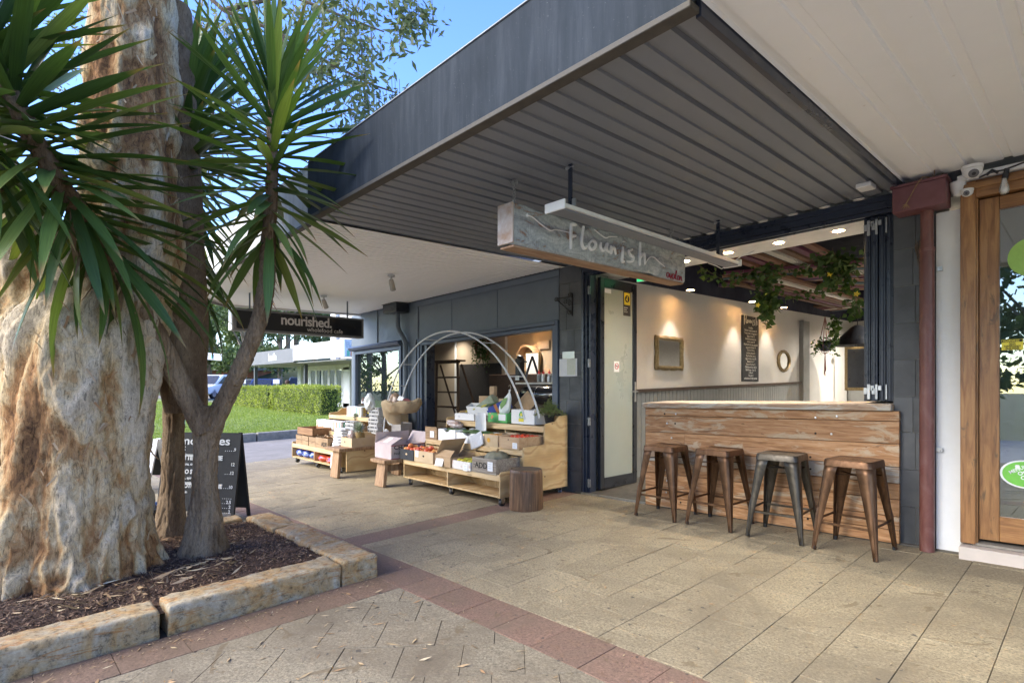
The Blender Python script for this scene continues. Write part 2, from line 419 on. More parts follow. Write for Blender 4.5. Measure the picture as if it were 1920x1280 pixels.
# loose litter on the paving: leaves and twigs
def litter(name, n, area, mat, parent=None, size=(.02,.05), hz=.003, avoid=None, curl=.25, wid=.22, zf=None):
    V, F, A = [], [], []
    for i in range(n):
        x = random.uniform(area[0], area[1]); y = random.uniform(area[2], area[3])
        if avoid and avoid(x, y): continue
        L = random.uniform(*size); w = L*wid*random.uniform(.6,1.3); a = random.uniform(0, 2*PI); c, s = math.cos(a), math.sin(a)
        z0 = (zf or G)(x, y)+hz; k = len(V); t = random.uniform(-1,1)*curl*L
        for (u, v_, dz) in ((-L/2,0,0),(-L*.1,w/2,abs(t)*.5),(L/2,0,abs(t)),(-L*.1,-w/2,0)):
            V.append((x+c*u-s*v_, y+s*u+c*v_, z0+dz))
        F.append((k,k+1,k+2,k+3)); A.append(random.random())
    return tag(bulk(name, V, F, mat, parent, A), kind='stuff')
m_leaf_dry = leafmat('dry_leaf', (.42,.32,.18), (.30,.18,.09), .7, 0, True, (.55,.46,.30))
litter('fallen_leaves', 620, (-6, 3, -.5, 5), m_leaf_dry, size=(.012,.04))
litter('fallen_leaves', 170, (-3.40, -1.2, -.2, 1.9), m_leaf_dry, size=(.03,.08), wid=.16)
litter('fallen_leaves', 260, (-3.43, -3.3, -.3, 1.95), m_leaf_dry, size=(.008,.03))

# ---------------------------------------------------------------- planter: sandstone kerb stones round a mulch bed
def sandstone(name):
    m, n, b = base(name, .85)
    v = coords(n, (1,1,1), rnd=True)
    f = noise_(n, v, 5, 8, .65, 1.6)
    r = ramp(n, [(.25, (.30,.16,.055)), (.40, (.38,.24,.10)), (.54, (.36,.28,.165)), (.72, (.40,.36,.28))]); n.links.new(f, r.inputs[0]); out = r.outputs[0]
    v2 = coords(n, (3,1,9), rnd=True); f2 = noise_(n, v2, 2.2, 5, .6, 2.5); r2 = ramp(n, [(.54, 0), (.60, .85), (.66, 0)]); n.links.new(f2, r2.inputs[0])
    out = mixc(n, r2.outputs[0], out, (.33,.15,.04))
    f3 = noise_(n, v, 30, 9, .8); r3 = ramp(n, [(.38,.40), (.46,.9), (.55,1.08), (.64,1.35)]); n.links.new(f3, r3.inputs[0]); out = mixc(n, 1.0, out, r3.outputs[0], 'MULTIPLY')
    n.links.new(out, b.inputs['Base Color']); bump(n, b, f3, .7, .008)
    return m
m_sand = sandstone('sandstone')
planter = thing('planter', 'garden bed of brown bark mulch edged with sandstone kerb blocks around the big trees', 'planter', (-4.5, 1.0, G(-4.5,1.0)))
def rough_block(x0, x1, y0, y1, h0, h1, amp=.010, seed=0, res=.018, chip=()):
    mb = MB(); nx = max(2, int((x1-x0)/res)); ny = max(2, int((y1-y0)/res)); nz = max(2, int((h1-h0)/res))
    def pt(x, y, h):
        q = Vector((x*3.1+seed, y*3.1, h*3.1)); n1 = noise.noise_vector(q)*amp*1.1 + noise.noise_vector(q*4)*amp*.55 + noise.noise_vector(q*12)*amp*.42; n1.z *= .8
        ex = min(x-x0, x1-x); ey = min(y-y0, y1-y); top = h1-h
        r = .008; ins = 0
        cx = max(0, r-ex)/r; cy = max(0, r-ey)/r; cz = max(0, r-top)/r
        dz = -(max(cx, cy)**2)*r*.55*(1 if top < r else 0)
        dx = (1 if ex == x-x0 else -1)*(cz*cz)*r*.5*(ex < 1e-6); dy = (1 if ey == y-y0 else -1)*(cz*cz)*r*.5*(ey < 1e-6)
        return (x+n1.x+dx, y+n1.y+dy, h+n1.z+dz+G(x,y))
    def face(f, nu, nv):
        vs = [pt(*f(i/nu, j/nv)) for j in range(nv+1) for i in range(nu+1)]
        mb.add(vs, [(j*(nu+1)+i, j*(nu+1)+i+1, (j+1)*(nu+1)+i+1, (j+1)*(nu+1)+i) for j in range(nv) for i in range(nu)])
    L = lambda a, b_, t: a+(b_-a)*t
    face(lambda u, v: (L(x0,x1,u), L(y0,y1,v), h1), nx, ny)
    face(lambda u, v: (L(x0,x1,u), y0, L(h0,h1,v)), nx, nz); face(lambda u, v: (L(x0,x1,u), y1, L(h0,h1,v)), nx, nz)
    face(lambda u, v: (x0, L(y0,y1,u), L(h0,h1,v)), ny, nz); face(lambda u, v: (x1, L(y0,y1,u), L(h0,h1,v)), ny, nz)
    return mb
def kstone(*a, seed=0, amp=.010):
    mb = rough_block(*a, seed=seed, amp=amp)
    o = obj('sandstone_block', mb, m_sand, planter, world=True, fixn=False)
    b = bmesh.new(); b.from_mesh(o.data); bmesh.ops.remove_doubles(b, verts=b.verts, dist=.0005); bmesh.ops.recalc_face_normals(b, faces=b.faces); b.to_mesh(o.data); b.free()
    o.data.polygons.foreach_set('use_smooth', [True]*len(o.data.polygons)); return o
kstone(-3.68, -3.455, -.95, .668, -.05, .150, seed=1)
kstone(-3.68, -3.455, .712, 1.70, -.05, .156, seed=7)
kstone(-3.98, -3.455, 1.715, 1.965, -.05, .158, seed=13)
kstone(-4.75, -4.0, 1.75, 1.97, -.05, .155, seed=19, amp=.016)
kstone(-5.45, -4.77, 1.74, 1.97, -.05, .15, seed=25, amp=.018)
kstone(-5.62, -5.42, .9, 1.72, -.05, .15, seed=31, amp=.016)
kstone(-5.62, -5.42, -.95, .88, -.05, .15, seed=36, amp=.016)
def mulch_h(x, y):
    q = Vector((x*1.7, y*1.7, 3)); e = min(1, max(0, min(x+5.5, -3.6-x, 1.9-y, 9)/.35))
    return .088 + .05*e + noise.noise(q)*.022 + noise.noise(q*6)*.008
m_mulch = M('mulch_base', (.10,.058,.035), (.045,.026,.016), 40, .95, bmp=.8, bscale=120)
mb = MB(); nx, ny = 70, 100
xs = [(-5.5+1.95*i/nx) for i in range(nx+1)]; ys = [-1+2.85*j/ny for j in range(ny+1)]
mb.add([(x, y, mulch_h(x,y)+G(x,y)) for y in ys for x in xs], [(j*(nx+1)+i, j*(nx+1)+i+1, (j+1)*(nx+1)+i+1, (j+1)*(nx+1)+i) for j in range(ny) for i in range(nx)])
obj('mulch_bed', mb, m_mulch, planter, world=True, smooth=True)
N = 30000; px = rng.uniform(-5.45, -3.62, N); pyy = rng.uniform(-.6, 1.8, N)
V, F, A = [], [], []
for i in range(N):
    x, y = px[i], pyy[i]; L = random.uniform(.008,.030); w = random.uniform(.003,.007); a = random.uniform(0, 2*PI); c, s = math.cos(a)*L/2, math.sin(a)*L/2
    z = mulch_h(x,y)+G(x,y)+random.uniform(0,.012); dz = random.uniform(-.006,.006); k = len(V); nxx, nyy = -math.sin(a)*w/2, math.cos(a)*w/2
    V += [(x-c-nxx,y-s-nyy,z-dz),(x+c-nxx,y+s-nyy,z+dz),(x+c+nxx,y+s+nyy,z+dz+.002),(x-c+nxx,y-s+nyy,z-dz+.002)]
    F.append((k,k+1,k+2,k+3)); A.append(random.random()**1.5)
m_chip = leafmat('bark_chip', (.055,.032,.02), (.16,.09,.055), .9, 0, True, (.34,.23,.14))
o = bulk('bark_chips', V, F, m_chip, planter, A); o.location = -planter.location; o['kind'] = 'stuff'
o = litter('fallen_leaves', 260, (-5.3, -3.65, -.5, 1.75), m_leaf_dry, planter, size=(.03,.09), hz=.012, wid=.18, zf=lambda x, y: mulch_h(x,y)+G(x,y)); o.location = -planter.location
o = litter('bark_strips', 90, (-4.25, -3.85, .2, 1.2), m_leaf_dry, planter, size=(.06,.16), hz=.014, wid=.08, zf=lambda x, y: mulch_h(x,y)+G(x,y)); o.location = -planter.location

# ---------------------------------------------------------------- lawn and kerb beyond the driveway
m_lawn = M('lawn_turf', (.20,.25,.06), (.16,.21,.045), 3, .95)
lawn = sheet('lawn', -60, -16.75, -8, 16, -.005, m_lawn, nx=220, ny=24, fn=T)
N = 90000; gx = -16.8-(rng.random(N)**1.5)*22; gy = rng.uniform(1.5, 11, N)
hh = rng.uniform(.02,.05,N); an = rng.uniform(0,2*PI,N); w = .012
gz = np.array([T(a,b) for a, b in zip(gx, gy)])
V = np.stack([np.stack([gx-np.cos(an)*w, gy-np.sin(an)*w, gz],1), np.stack([gx+np.cos(an)*w, gy+np.sin(an)*w, gz],1), np.stack([gx+rng.normal(0,.02,N), gy+rng.normal(0,.02,N), gz+hh],1)],1).reshape(-1,3)
m_grass = leafmat('grass_blade', (.16,.21,.04), (.22,.28,.055), .6, .3, True, (.33,.36,.10))
tag(bulk('grass', V, np.arange(3*N).reshape(-1,3), m_grass, attr=rng.random(N)), kind='stuff')
m_conc = M('old_concrete', (.30,.27,.22), (.20,.18,.15), 7, .9, bmp=.4)
for k in range(9):
    y0 = -2+k*1.9; mb = MB(); mb.box(-16.75, -16.55, y0+.01, y0+1.88, -.5, 0); mb.v = [(x,y,(z if z < -.1 else T(-16.7,y)+.02)) for x,y,z in mb.v]
    tag(obj('kerb', mb, m_conc, bev=.03, seg=2), kind='structure')
mb = MB(); mb.box(-60, -16.6, 9.95, 12.3, 0, 0); mb.v = [(x,y,T(x,y)+(.02 if i > 3 else -.2)) for i,(x,y,z) in enumerate(mb.v)]
tag(obj('footpath', mb, m_conc), kind='structure')
sheet('car_park', -95, -34, 9, 60, .06, m_asph, fn=lambda x, y: .30)
# grassed bank behind the car park
mb = MB(); nx, ny = 24, 20
def bank(x, y): 
    t = min(1, max(0, (-x*.75+y*.5-46)/30)); return .3+t*t*(3-2*t)*5
mb.add([(-140+i*5.0, 0+j*6.0-30, bank(-140+i*5.0, j*6.0-30)-.05) for j in range(ny+1) for i in range(nx+1)], [(j*(nx+1)+i, j*(nx+1)+i+1, (j+1)*(nx+1)+i+1, (j+1)*(nx+1)+i) for j in range(ny) for i in range(nx)])
mb.v = [(x, y, z if z > .4 else -.6) for x, y, z in mb.v]
tag(obj('hillside', mb, m_far, smooth=True), kind='structure')

# ================================================================ BUILDINGS
SH = 2.70                                    # soffit height above the pavement
m_tile = M('slate_tile', (.085,.088,.092), (.06,.063,.067), 5, .5, bmp=.2, bscale=60, tint=.12)
m_grout = M('grout', (.33,.32,.29), None, 20, .9)
m_int = M('taupe_wall', (.50,.49,.47), (.47,.46,.44), 2, .8)
m_wains = M('grey_wainscot', (.23,.235,.23), (.20,.205,.20), 3, .6)
m_darkwood = wood('dark_stained_wood', [(.03,.018,.012),(.05,.03,.02),(.07,.04,.026),(.10,.06,.04)], 'y')
m_floor_in = M('interior_floor', (.12,.105,.085), (.09,.08,.065), 4, .5)
m_ceil = M('white_ceiling', (.86,.85,.82), None, 3, .7)
m_void = M('navy_ceiling_void', (.012,.014,.035), None, 3, .8)
cafe = thing('cafe_building', 'charcoal cafe shopfront with bifold opening, timber batten ceiling inside and dark ribbed awning', 'building', (-2.7, 5.1, G(-2.7,5.1)))
P_ = lambda name, mb, mat, parent=cafe, **k: obj(name, mb, mat, parent, world=True, **k)
# tiled columns: backing + tiles
mb = MB(); mb.sbox(-4.565, -4.225, 5.09, 5.6, -.05, 2.70); P_('column', mb, m_grout)
mb = MB(); mb.sbox(-1.125, -.862, 5.09, 5.6, -.05, 2.70); P_('column', mb, m_grout)
def tiles(x0, x1, rows, splits):
    for r, (a, b_) in enumerate(rows):
        xs_ = [x0]+[x for x in splits[r%len(splits)] if x0 < x < x1]+[x1]
        for p, q in zip(xs_[:-1], xs_[1:]):
            mb = MB(); mb.sbox(p+.002, q-.002, 5.078+random.uniform(0,.002), 5.092, a+.002, b_-.002); P_('wall_tile', mb, m_tile)
H = [-.02,.29,.57,.85,1.12,1.40,1.68,1.96,2.24,2.49,2.70]
tiles(-1.127, -.86, list(zip(H[:-1],H[1:])), [[-.985],[],[-.985],[-1.0]])
H = [-.02,.25,.53,.81,1.09,1.37,1.65,1.93,2.21,2.49,2.69]
tiles(-4.568, -4.222, list(zip(H[:-1],H[1:])), [[-4.40],[],[-4.33],[-4.45]])
# header beam with stepped profile, tracks
mb = MB(); mb.sbox(-4.222, -1.127, 5.085, 5.25, 2.585, 2.685); mb.sbox(-4.222, -1.127, 5.06, 5.083, 2.64, 2.68); mb.sbox(-4.222, -1.127, 5.10, 5.13, 2.55, 2.583); mb.sbox(-4.222, -1.127, 5.18, 5.21, 2.55, 2.583)
P_('header_beam', mb, m_navy)
# white mastic blobs where the ribs meet the beam
m_mastic = flat('white_mastic', (.6,.58,.53), .8)
for k in range(13):
    x = -4.1+k*.25; mb = MB(); mb.lathe((x, 5.05, 2.690+G(x,5.05)), [(0,-.012),(.03,-.006),(.035,.002),(.015,.008),(0,.009)], 8, sx=1.3, sy=.6); P_('sealant', mb, m_mastic)
# left jamb: nested profiles
mb = MB(); mb.sbox(-4.222, -4.165, 5.10, 5.24, 0, 2.583); mb.sbox(-4.163, -4.13, 5.13, 5.24, 0, 2.57); mb.sbox(-4.222, -4.19, 5.075, 5.098, 0, 2.583)
P_('door_jamb', mb, m_navy, bev=.003)
for h in (2.37, 1.52, .84, .12):
    mb = MB(); g0 = G(-4.15,5.12); mb.box(-4.165, -4.125, 5.118, 5.129, h-.045+g0, h+.045+g0); mb.tube([(-4.14,5.11,h-.05+g0),(-4.14,5.11,h+.05+g0)], .007, 8); P_('hinge', mb, m_steel)
# open glazed door leaf, folded back against the left wall
m_frost = M('frosted_glass', (.33,.36,.32), (.30,.33,.295), 1.2, .35, spec=.6)
door = thing('glass_door', 'open black framed glass door with frosted pane beside the charcoal column', 'door', (-4.10, 5.26, G(-4.1,5.26)))
D = lambda name, mb, mat, parent=door, **k: obj(name, mb, mat, parent, **k)
mb = MB(); mb.box(-.022, .022, 0, .075, .03, 2.53); mb.box(-.022, .022, .665, .74, .03, 2.53); mb.box(-.022, .022, .075, .665, 2.42, 2.53); mb.box(-.022, .022, .075, .665, .03, .16)
D('frame', mb, m_black, bev=.003)
mb = MB(); mb.box(-.006, .006, .075, .665, .16, 2.42); D('glass_pane', mb, m_frost)
mb = MB(); mb.tube([(.022,.70,1.18),(.06,.70,1.18),(.06,.58,1.18)], .009, 8); mb.box(.0225,.027,.685,.718,1.05,1.30); D('handle', mb, m_steel)
def plate(x, y0, y1, z0, z1, t=.002): mb = MB(); mb.box(x, x+t, y0, y1, z0, z1); return mb
m_yel = flat('yellow_sticker', (.75,.62,.03), .4)
s_ = D('door_sticker', plate(.0065, .47, .62, 2.12, 2.42), flat('sticker_black', (.03,.03,.03), .4))
D('sticker_panel', plate(.009, .485, .605, 2.255, 2.405), m_yel, s_)
mb = MB(); mb.lathe((.0115, .545, 2.33), [(0,0),(.045,0),(.045,.001),(0,.001)], 20, 'x'); D('symbol', mb, m_blackink, s_)
mb = MB(); mb.box(.0128,.0135,.537,.553,2.30,2.365); mb.box(.0128,.0135,.520,.537,2.315,2.33); D('symbol', mb, m_yel, s_)
for k, t in enumerate(['THESE PREMISES', 'ARE UNDER', 'SURVEILLANCE']): text('lettering', t, .015, m_chalk, s_, (.0092, .478, 2.215-.026*k), FX, sx=.8)
D('door_sticker', plate(.0065, .10, .22, 2.36, 2.41), m_paper)
s_ = D('no_smoking_sticker', plate(.0065, .28, .385, 1.42, 1.55), m_paper)
mb = MB(); pts = [(.0095, .332+.035*math.cos(q), 1.49+.035*math.sin(q)) for q in np.linspace(0,2*PI,21)]; mb.tube(pts, .004, 5, cap=False); mb.tube([(.0095,.308,1.514),(.0095,.356,1.466)], .003, 5)
D('symbol', mb, m_red, s_); mb = MB(); mb.box(.0088,.0095,.31,.355,1.485,1.495); D('symbol', mb, m_blackink, s_)
# folded bifold panels at the right
stack = thing('bifold_panels', 'stack of folded navy bifold window panels at the right end of the timber bar', 'window', (-1.34, 5.13, G(-1.34,5.13)))
for k in range(4):
    x = k*.052; y = 0 if k%2 else .012
    mb = MB(); mb.box(x, x+.046, y, .62, 1.085, 2.545); mb.box(x+.012, x+.034, y-.008, y-.0005, 1.09, 2.54); o = obj('panel', mb, m_navy, stack, bev=.003)
for x, w in ((.03,.022),(.085,.018),(.155,.012)):
    for h in (2.46, 1.16):
        mb = MB(); mb.box(x, x+w, -.022, -.009, h-.06, h+.06); 
        if w > .015: mb.box(x-.025, x-.001, -.018, -.009, h-.02, h+.03); mb.box(x+w+.001, x+w+.025, -.018, -.009, h+.01, h+.05)
        obj('hinge', mb, m_steel, stack, bev=.002)
# shell of the room
mb = MB(); mb.sbox(-4.40, -4.30, 5.26, 15.7, -.05, 3.4); mb.sbox(-4.222, -4.19, 5.61, 5.62, 0, 0); P_('interior_wall', mb, m_int)
mb = MB(); mb.sbox(3.0, 3.1, 5.26, 15.7, -.05, 3.4); mb.sbox(-4.3, 3.0, 15.6, 15.7, -.05, 3.4); P_('interior_wall', mb, m_int)
mb = MB(); mb.sbox(-4.299, -4.29, 6.0, 12.05, 0, 1.14)
for k in range(60):
    y = 6.0+k*.1; mb.sbox(-4.290, -4.283, y+.006, y+.094, 0, 1.14)
P_('wainscot', mb, m_wains)
mb = MB(); mb.sbox(-4.299, -4.245, 5.9, 12.07, 1.145, 1.185); P_('dado_rail', mb, m_darkwood)
mb = MB(); mb.sbox(-4.299, -4.22, 12.08, 12.42, 0, 2.42); P_('pilaster', mb, m_wains)
mb = MB(); mb.sbox(-4.30, 3.0, 5.05, 15.6, -.06, .012); P_('interior_floor', mb, m_floor_in)
mb = MB(); mb.sbox(-4.2, -3.33, 5.045, 5.075, -.02, .018); P_('threshold', mb, m_steel)
mb = MB(); mb.sbox(-4.40, 3.1, 5.252, 5.80, 2.60, 2.70); mb.sbox(-4.40, 3.1, 5.80, 5.9, 2.60, 3.3); P_('bulkhead', mb, m_ceil)
mb = MB(); mb.sbox(-4.4, 3.1, 5.2, 15.7, 3.4, 3.6); P_('ceiling', mb, m_void)
mb = MB(); mb.sbox(-4.299, -4.27, 5.9, 15.6, 2.60, 3.4); mb.sbox(-4.27, 3.0, 15.55, 15.6, 2.6, 3.4); P_('ceiling_upstand', mb, m_void)
# back wall door and cupboard
mb = MB(); mb.sbox(-4.29, -3.3, 15.5, 15.59, 0, 2.3); P_('rear_door', mb, M('grey_door', (.25,.24,.23), None, 3, .6), bev=.004)
# street wall of the room to the right of the bar
mb = MB(); mb.sbox(-.70, 3.1, 5.6, 5.7, -.05, 3.4); P_('interior_wall', mb, m_int)
# coloured ceiling battens
bcol = [wood('batten_brown', [(.10,.05,.025),(.15,.075,.04),(.19,.10,.05),(.24,.13,.07)], 'x', tint=.3), flat('batten_plum', (.13,.03,.065), .6), flat('batten_teal', (.05,.11,.13), .6),
        wood('batten_rust', [(.13,.055,.03),(.17,.07,.035),(.21,.09,.05),(.25,.12,.07)], 'x'), flat('batten_white', (.60,.57,.52), .6), flat('batten_purple', (.07,.035,.09), .6)]
def batten(cx, cy, L, a, ci, h, w=.09):
    mb = MB(); mb.box(-L/2, L/2, -w/2, w/2, -.02, .02); P = obj('ceiling_batten', mb, bcol[ci], cafe)
    P.location = Vector((cx, cy, h+G(cx,cy)))-cafe.location; P.rotation_euler = (math.atan(SY*math.cos(a)), -math.atan(SX), a)
def fan(cx, cy, L, a, n, step, h, cols):
    for k in range(n):
        off = (k-(n-1)/2)*step; batten(cx-math.sin(a)*off, cy+math.cos(a)*off, L*random.uniform(.8,1.1), a, cols[k%len(cols)], h+random.uniform(-.012,.012))
fan(-2.2, 6.15, 4.0, R(0), 3, .13, 2.80, [0,3,0]); fan(-2.9, 7.6, 3.0, R(92), 7, .15, 2.86, [3,1,0,4,0,1,3]); fan(-2.6, 8.9, 3.4, R(28), 9, .14, 2.78, [1,0,0,2,3,0,1,5,0])
fan(-.9, 8.6, 3.2, R(-24), 10, .14, 2.84, [0,1,3,0,5,1,0,2,3,4]); fan(-1.9, 10.8, 3.6, R(60), 11, .15, 2.74, [3,0,4,0,1,0,3,2,0,1,0]); fan(.2, 11.2, 3.4, R(10), 10, .15, 2.8, [0,3,1,0,0,4,3,1,0,2])
fan(-3.5, 10.6, 5.0, R(90), 6, .13, 2.70, [0,4,3,0,1,0]); fan(-3.4, 13.4, 2.4, R(0), 8, .16, 2.76, [0,3,1,0,4,0,3,2]); fan(-1.0, 13.4, 3.2, R(40), 11, .15, 2.72, [0,0,3,1,0,4,0,2,1,0,3])
fan(1.2, 7.6, 3.0, R(60), 9, .15, 2.78, [0,3,1,0,2,0,4,3,0])
# ---- dark awning
def soffit(parent, name, x0, x1, y0, y1, pitch, h, mat, deep=.022, per=2, shape=None):
    """roll-formed pans: each strip one object sharing a mesh"""
    W_ = pitch*per; n = int(math.ceil((x1-x0)/W_)); first = None
    for k in range(n):
        xa = x0+k*W_; xb = min(x1, xa+W_)
        if first is None or abs((xb-xa)-W_) > 1e-4 or shape:
            mb = MB(); prof = []
            for j in range(per):
                a = j*pitch; d_ = deep if j%2 == 0 else deep*.55
                for u, w in ((0,0),(.004,d_),(.030,d_),(.036,0)):
                    if a+u*pitch/.125 <= xb-xa+1e-6: prof.append((a+u*pitch/.125, w))
            prof.append((xb-xa, 0))
            vs = []
            for (u, w) in prof:
                ya, yb = y0, y1
                if shape: ya, yb = shape(xa+u)
                vs += [(u, ya, w+SX*u+SY*ya), (u, yb, w+SX*u+SY*yb)]
            mb.add(vs, [(2*i,2*i+1,2*i+3,2*i+2) for i in range(len(prof)-1)])
            o = obj(name, mb, mat, parent, fixn=False); 
            if first is None: first = o
        else: o = first.copy(); COL.objects.link(o)
        o.parent = parent; o.location = Vector((xa, 0, h+SX*xa)) - parent.location
dawn = thing('awning', 'charcoal awning with dark ribbed soffit and streaked fascia above the timber bar', 'awning', (-2.75, 1.92, SH+G(-2.75,1.92)))
soffit(dawn, 'soffit_panel', -4.44, -1.07, 1.93, 5.06, .1248, SH, m_dark_metal)
def streaked(name, c1, c2, c3):
    m, n, b = base(name, .85, spec=.15)
    v = coords(n, (5, 1, .55)); f = noise_(n, v, 2.6, 8, .7, .4); r = ramp(n, [(.30, c1), (.5, c2), (.72, c3)]); n.links.new(f, r.inputs[0])
    v2 = coords(n, (1,1,1)); f2 = noise_(n, v2, 1.3, 5, .6); r2 = ramp(n, [(.35,.85),(.65,1.12)]); n.links.new(f2, r2.inputs[0])
    o = mixc(n, 1.0, r.outputs[0], r2.outputs[0], 'MULTIPLY'); f3 = noise_(n, coords(n), 90, 4, .8); r3 = ramp(n, [(.66,0),(.72,.5)]); n.links.new(f3, r3.inputs[0])
    o = mixc(n, r3.outputs[0], o, (.3,.3,.3)); n.links.new(o, b.inputs['Base Color']); bump(n, b, f3, .15, .002); return m
m_fascia = streaked('weathered_charcoal', (.020,.027,.034), (.027,.034,.043), (.042,.050,.060))
m_fasciaw = streaked('weathered_cream', (.50,.50,.49), (.60,.60,.58), (.68,.68,.66))
mb = MB(); mb.sbox(-4.44, -1.05, 1.895, 1.925, 2.70, 3.135); obj('fascia', mb, m_fascia, dawn, world=True, bev=.004)
mb = MB(); mb.sbox(-4.44, -1.05, 1.885, 1.955, 2.672, 2.699); obj('fascia_lip', mb, M('sooty_timber', (.05,.045,.04), (.09,.08,.065), 12, .8), dawn, world=True, bev=.003)
mb = MB(); mb.sbox(-4.44, -1.05, 1.888, 1.93, 3.137, 3.143); obj('cap_flashing', mb, M('zinc', (.25,.27,.30), None, 8, .5), dawn, world=True)
mb = MB(); mb.sbox(-4.44, -1.05, 1.93, 5.5, 3.0, 3.05); obj('roof_sheet', mb, m_steel, dawn, world=True)
mb = MB(); mb.sbox(-1.068, -1.045, 1.96, 5.06, 2.665, 2.735); obj('edge_trim', mb, m_navy, dawn, world=True)
# ---- cream awning, left
lawn_ = thing('awning', 'cream awning with ribbed soffit and spotlights over the wholefood cafe', 'awning', (-7, 1.92, SH+G(-7,1.92)))
def shp(x):
    if x > -8.6: return (1.93, 5.06)
    return (1.93+min(1, (-8.6-x)/.95)*.9, 5.06)
soffit(lawn_, 'soffit_panel', -9.56, -4.46, 1.93, 5.06, .085, SH-.01, m_cream_metal, deep=.030, shape=shp)
def slab(x0, y0, x1, y1, t, h0, h1):       # vertical board between two plan points
    dx, dy = x1-x0, y1-y0; L = math.hypot(dx, dy); nx_, ny_ = -dy/L*t, dx/L*t
    vs = [(x, y, h+G(x,y)) for h in (h0,h1) for x, y in ((x0,y0),(x1,y1),(x1+nx_,y1+ny_),(x0+nx_,y0+ny_))]
    m_ = MB(); m_.add(vs, [(3,2,1,0),(4,5,6,7),(0,1,5,4),(1,2,6,5),(2,3,7,6),(3,0,4,7)]); return m_
for a in ((-8.6,1.9,-4.46,1.9), (-9.57,2.82,-8.605,1.9), (-9.62,5.3,-9.575,2.83)):
    obj('fascia', slab(*a, .03, 2.66, 3.13), m_fasciaw, lawn_, world=True)
for a in ((-8.6,1.885,-4.46,1.885), (-9.58,2.81,-8.605,1.885)):
    obj('fascia_lip', slab(*a, .05, 2.636, 2.657), M('dark_edge', (.12,.11,.10), None, 8, .7), lawn_, world=True)
mb = MB(); mb.sbox(-9.5, -4.46, 2.84, 5.5, 3.0, 3.05); mb.sbox(-8.6, -4.46, 1.94, 2.838, 3.0, 3.05); obj('roof_sheet', mb, m_steel, lawn_, world=True)
# ---- cream awning, right
rawn = thing('awning', 'cream awning with wide flat ribs at the upper right above the timber door', 'awning', (1, 1.92, SH+G(1,1.92)))
soffit(rawn, 'soffit_panel', -1.04, 4.0, 1.4, 4.98, .187, SH+.015, m_cream_metal, deep=.020)
mb = MB(); mb.sbox(-1.04, 4, 1.37, 1.395, 2.68, 3.13); obj('fascia', mb, m_fasciaw, rawn, world=True)
mb = MB(); mb.sbox(-1.04, 4, 1.40, 5.5, 3.0, 3.05); obj('roof_sheet', mb, m_steel, rawn, world=True)
# the mass of the buildings behind the awnings
mb = MB(); mb.sbox(-4.40, 6, 5.50, 15.9, 3.61, 4.3); P_('roof', mb, m_steel)
mb = MB(); mb.sbox(-4.55, -4.403, 5.62, 15.9, 0, 4.3); mb.sbox(-4.40, 6, 5.30, 5.495, 3.06, 4.4); P_('parapet_wall', mb, m_grey_blue)

# ---------------------------------------------------------------- wholefood cafe shopfront (left)
nour = thing('wholefood_shop', 'grey blue timber shopfront with wide open servery and window under the cream awning', 'building', (-7.2, 5.1, G(-7.2,5.1)))
Q = lambda name, mb, mat, parent=nour, **k: obj(name, mb, mat, parent, world=True, **k)
GB = m_grey_blue
mb = MB(); mb.sbox(-7.72, -4.57, 5.095, 5.2, 2.07, 2.69); Q('wall', mb, GB)
for a in ((-7.72,-4.572,2.60,2.68),): mb = MB(); mb.sbox(a[0], a[1], 5.075, 5.094, a[2], a[3]); Q('trim_board', mb, GB, bev=.002)
for x in (-7.72, -4.66): mb = MB(); mb.sbox(x, x+.085, 5.077, 5.094, 2.075, 2.598); Q('trim_board', mb, GB, bev=.002)
for x in (-6.75, -5.72): mb = MB(); mb.sbox(x, x+.006, 5.090, 5.0945, 2.075, 2.598); Q('panel_joint', mb, m_trim_blue)
# opening frame (two nested architraves)
for (o_, y) in ((0, 5.055), (.055, 5.07)):
    mb = MB(); w = .05
    mb.sbox(-7.62+o_, -7.62+o_+w, y, 5.2, 0, 2.065-o_); mb.sbox(-4.575-o_-w, -4.575-o_, y, 5.2, 0, 2.065-o_); mb.sbox(-7.62+o_+w, -4.575-o_-w, y, 5.2, 2.065-o_-w, 2.065-o_)
    Q('opening_frame', mb, m_trim_blue, bev=.004)
mb = MB(); mb.sbox(-7.50, -7.42, 5.1, 5.26, 0, 1.955); Q('opening_jamb', mb, m_navy)
mb = MB(); mb.sbox(-4.70, -4.685, 5.1, 5.26, 0, 1.955); Q('opening_jamb', mb, m_navy)
# pier and window bay
mb = MB(); mb.sbox(-8.12, -7.725, 5.10, 5.25, -.05, 2.69); Q('wall', mb, GB)
mb = MB(); mb.sbox(-9.95, -8.125, 5.11, 5.24, 2.09, 2.69); mb.sbox(-9.95, -8.125, 5.11, 5.24, -.05, .52); mb.sbox(-9.95, -9.78, 5.11, 5.24, .52, 2.09); Q('wall', mb, GB)
mb = MB(); mb.sbox(-9.0, -8.95, 5.09, 5.109, 2.12, 2.69); Q('trim_board', mb, GB)
mb = MB(); mb.sbox(-9.95, -9.80, 5.25, 12, -.3, 3.9); mb.sbox(-9.798, -4.6, 8.12, 8.3, -.3, 3.9); mb.sbox(-9.95, -4.6, 5.3, 8.11, 2.75, 2.9); Q('wall', mb, GB)
win = Q('window', (lambda m_: (m_.sbox(-9.80,-9.73,5.07,5.2,.56,2.0), m_.sbox(-8.20,-8.13,5.07,5.2,.56,2.0), m_.sbox(-9.73,-8.20,5.07,5.2,1.94,2.0), m_.sbox(-9.73,-8.20,5.07,5.2,.56,.62), m_)[-1])(MB()), m_trim_blue, bev=.004)
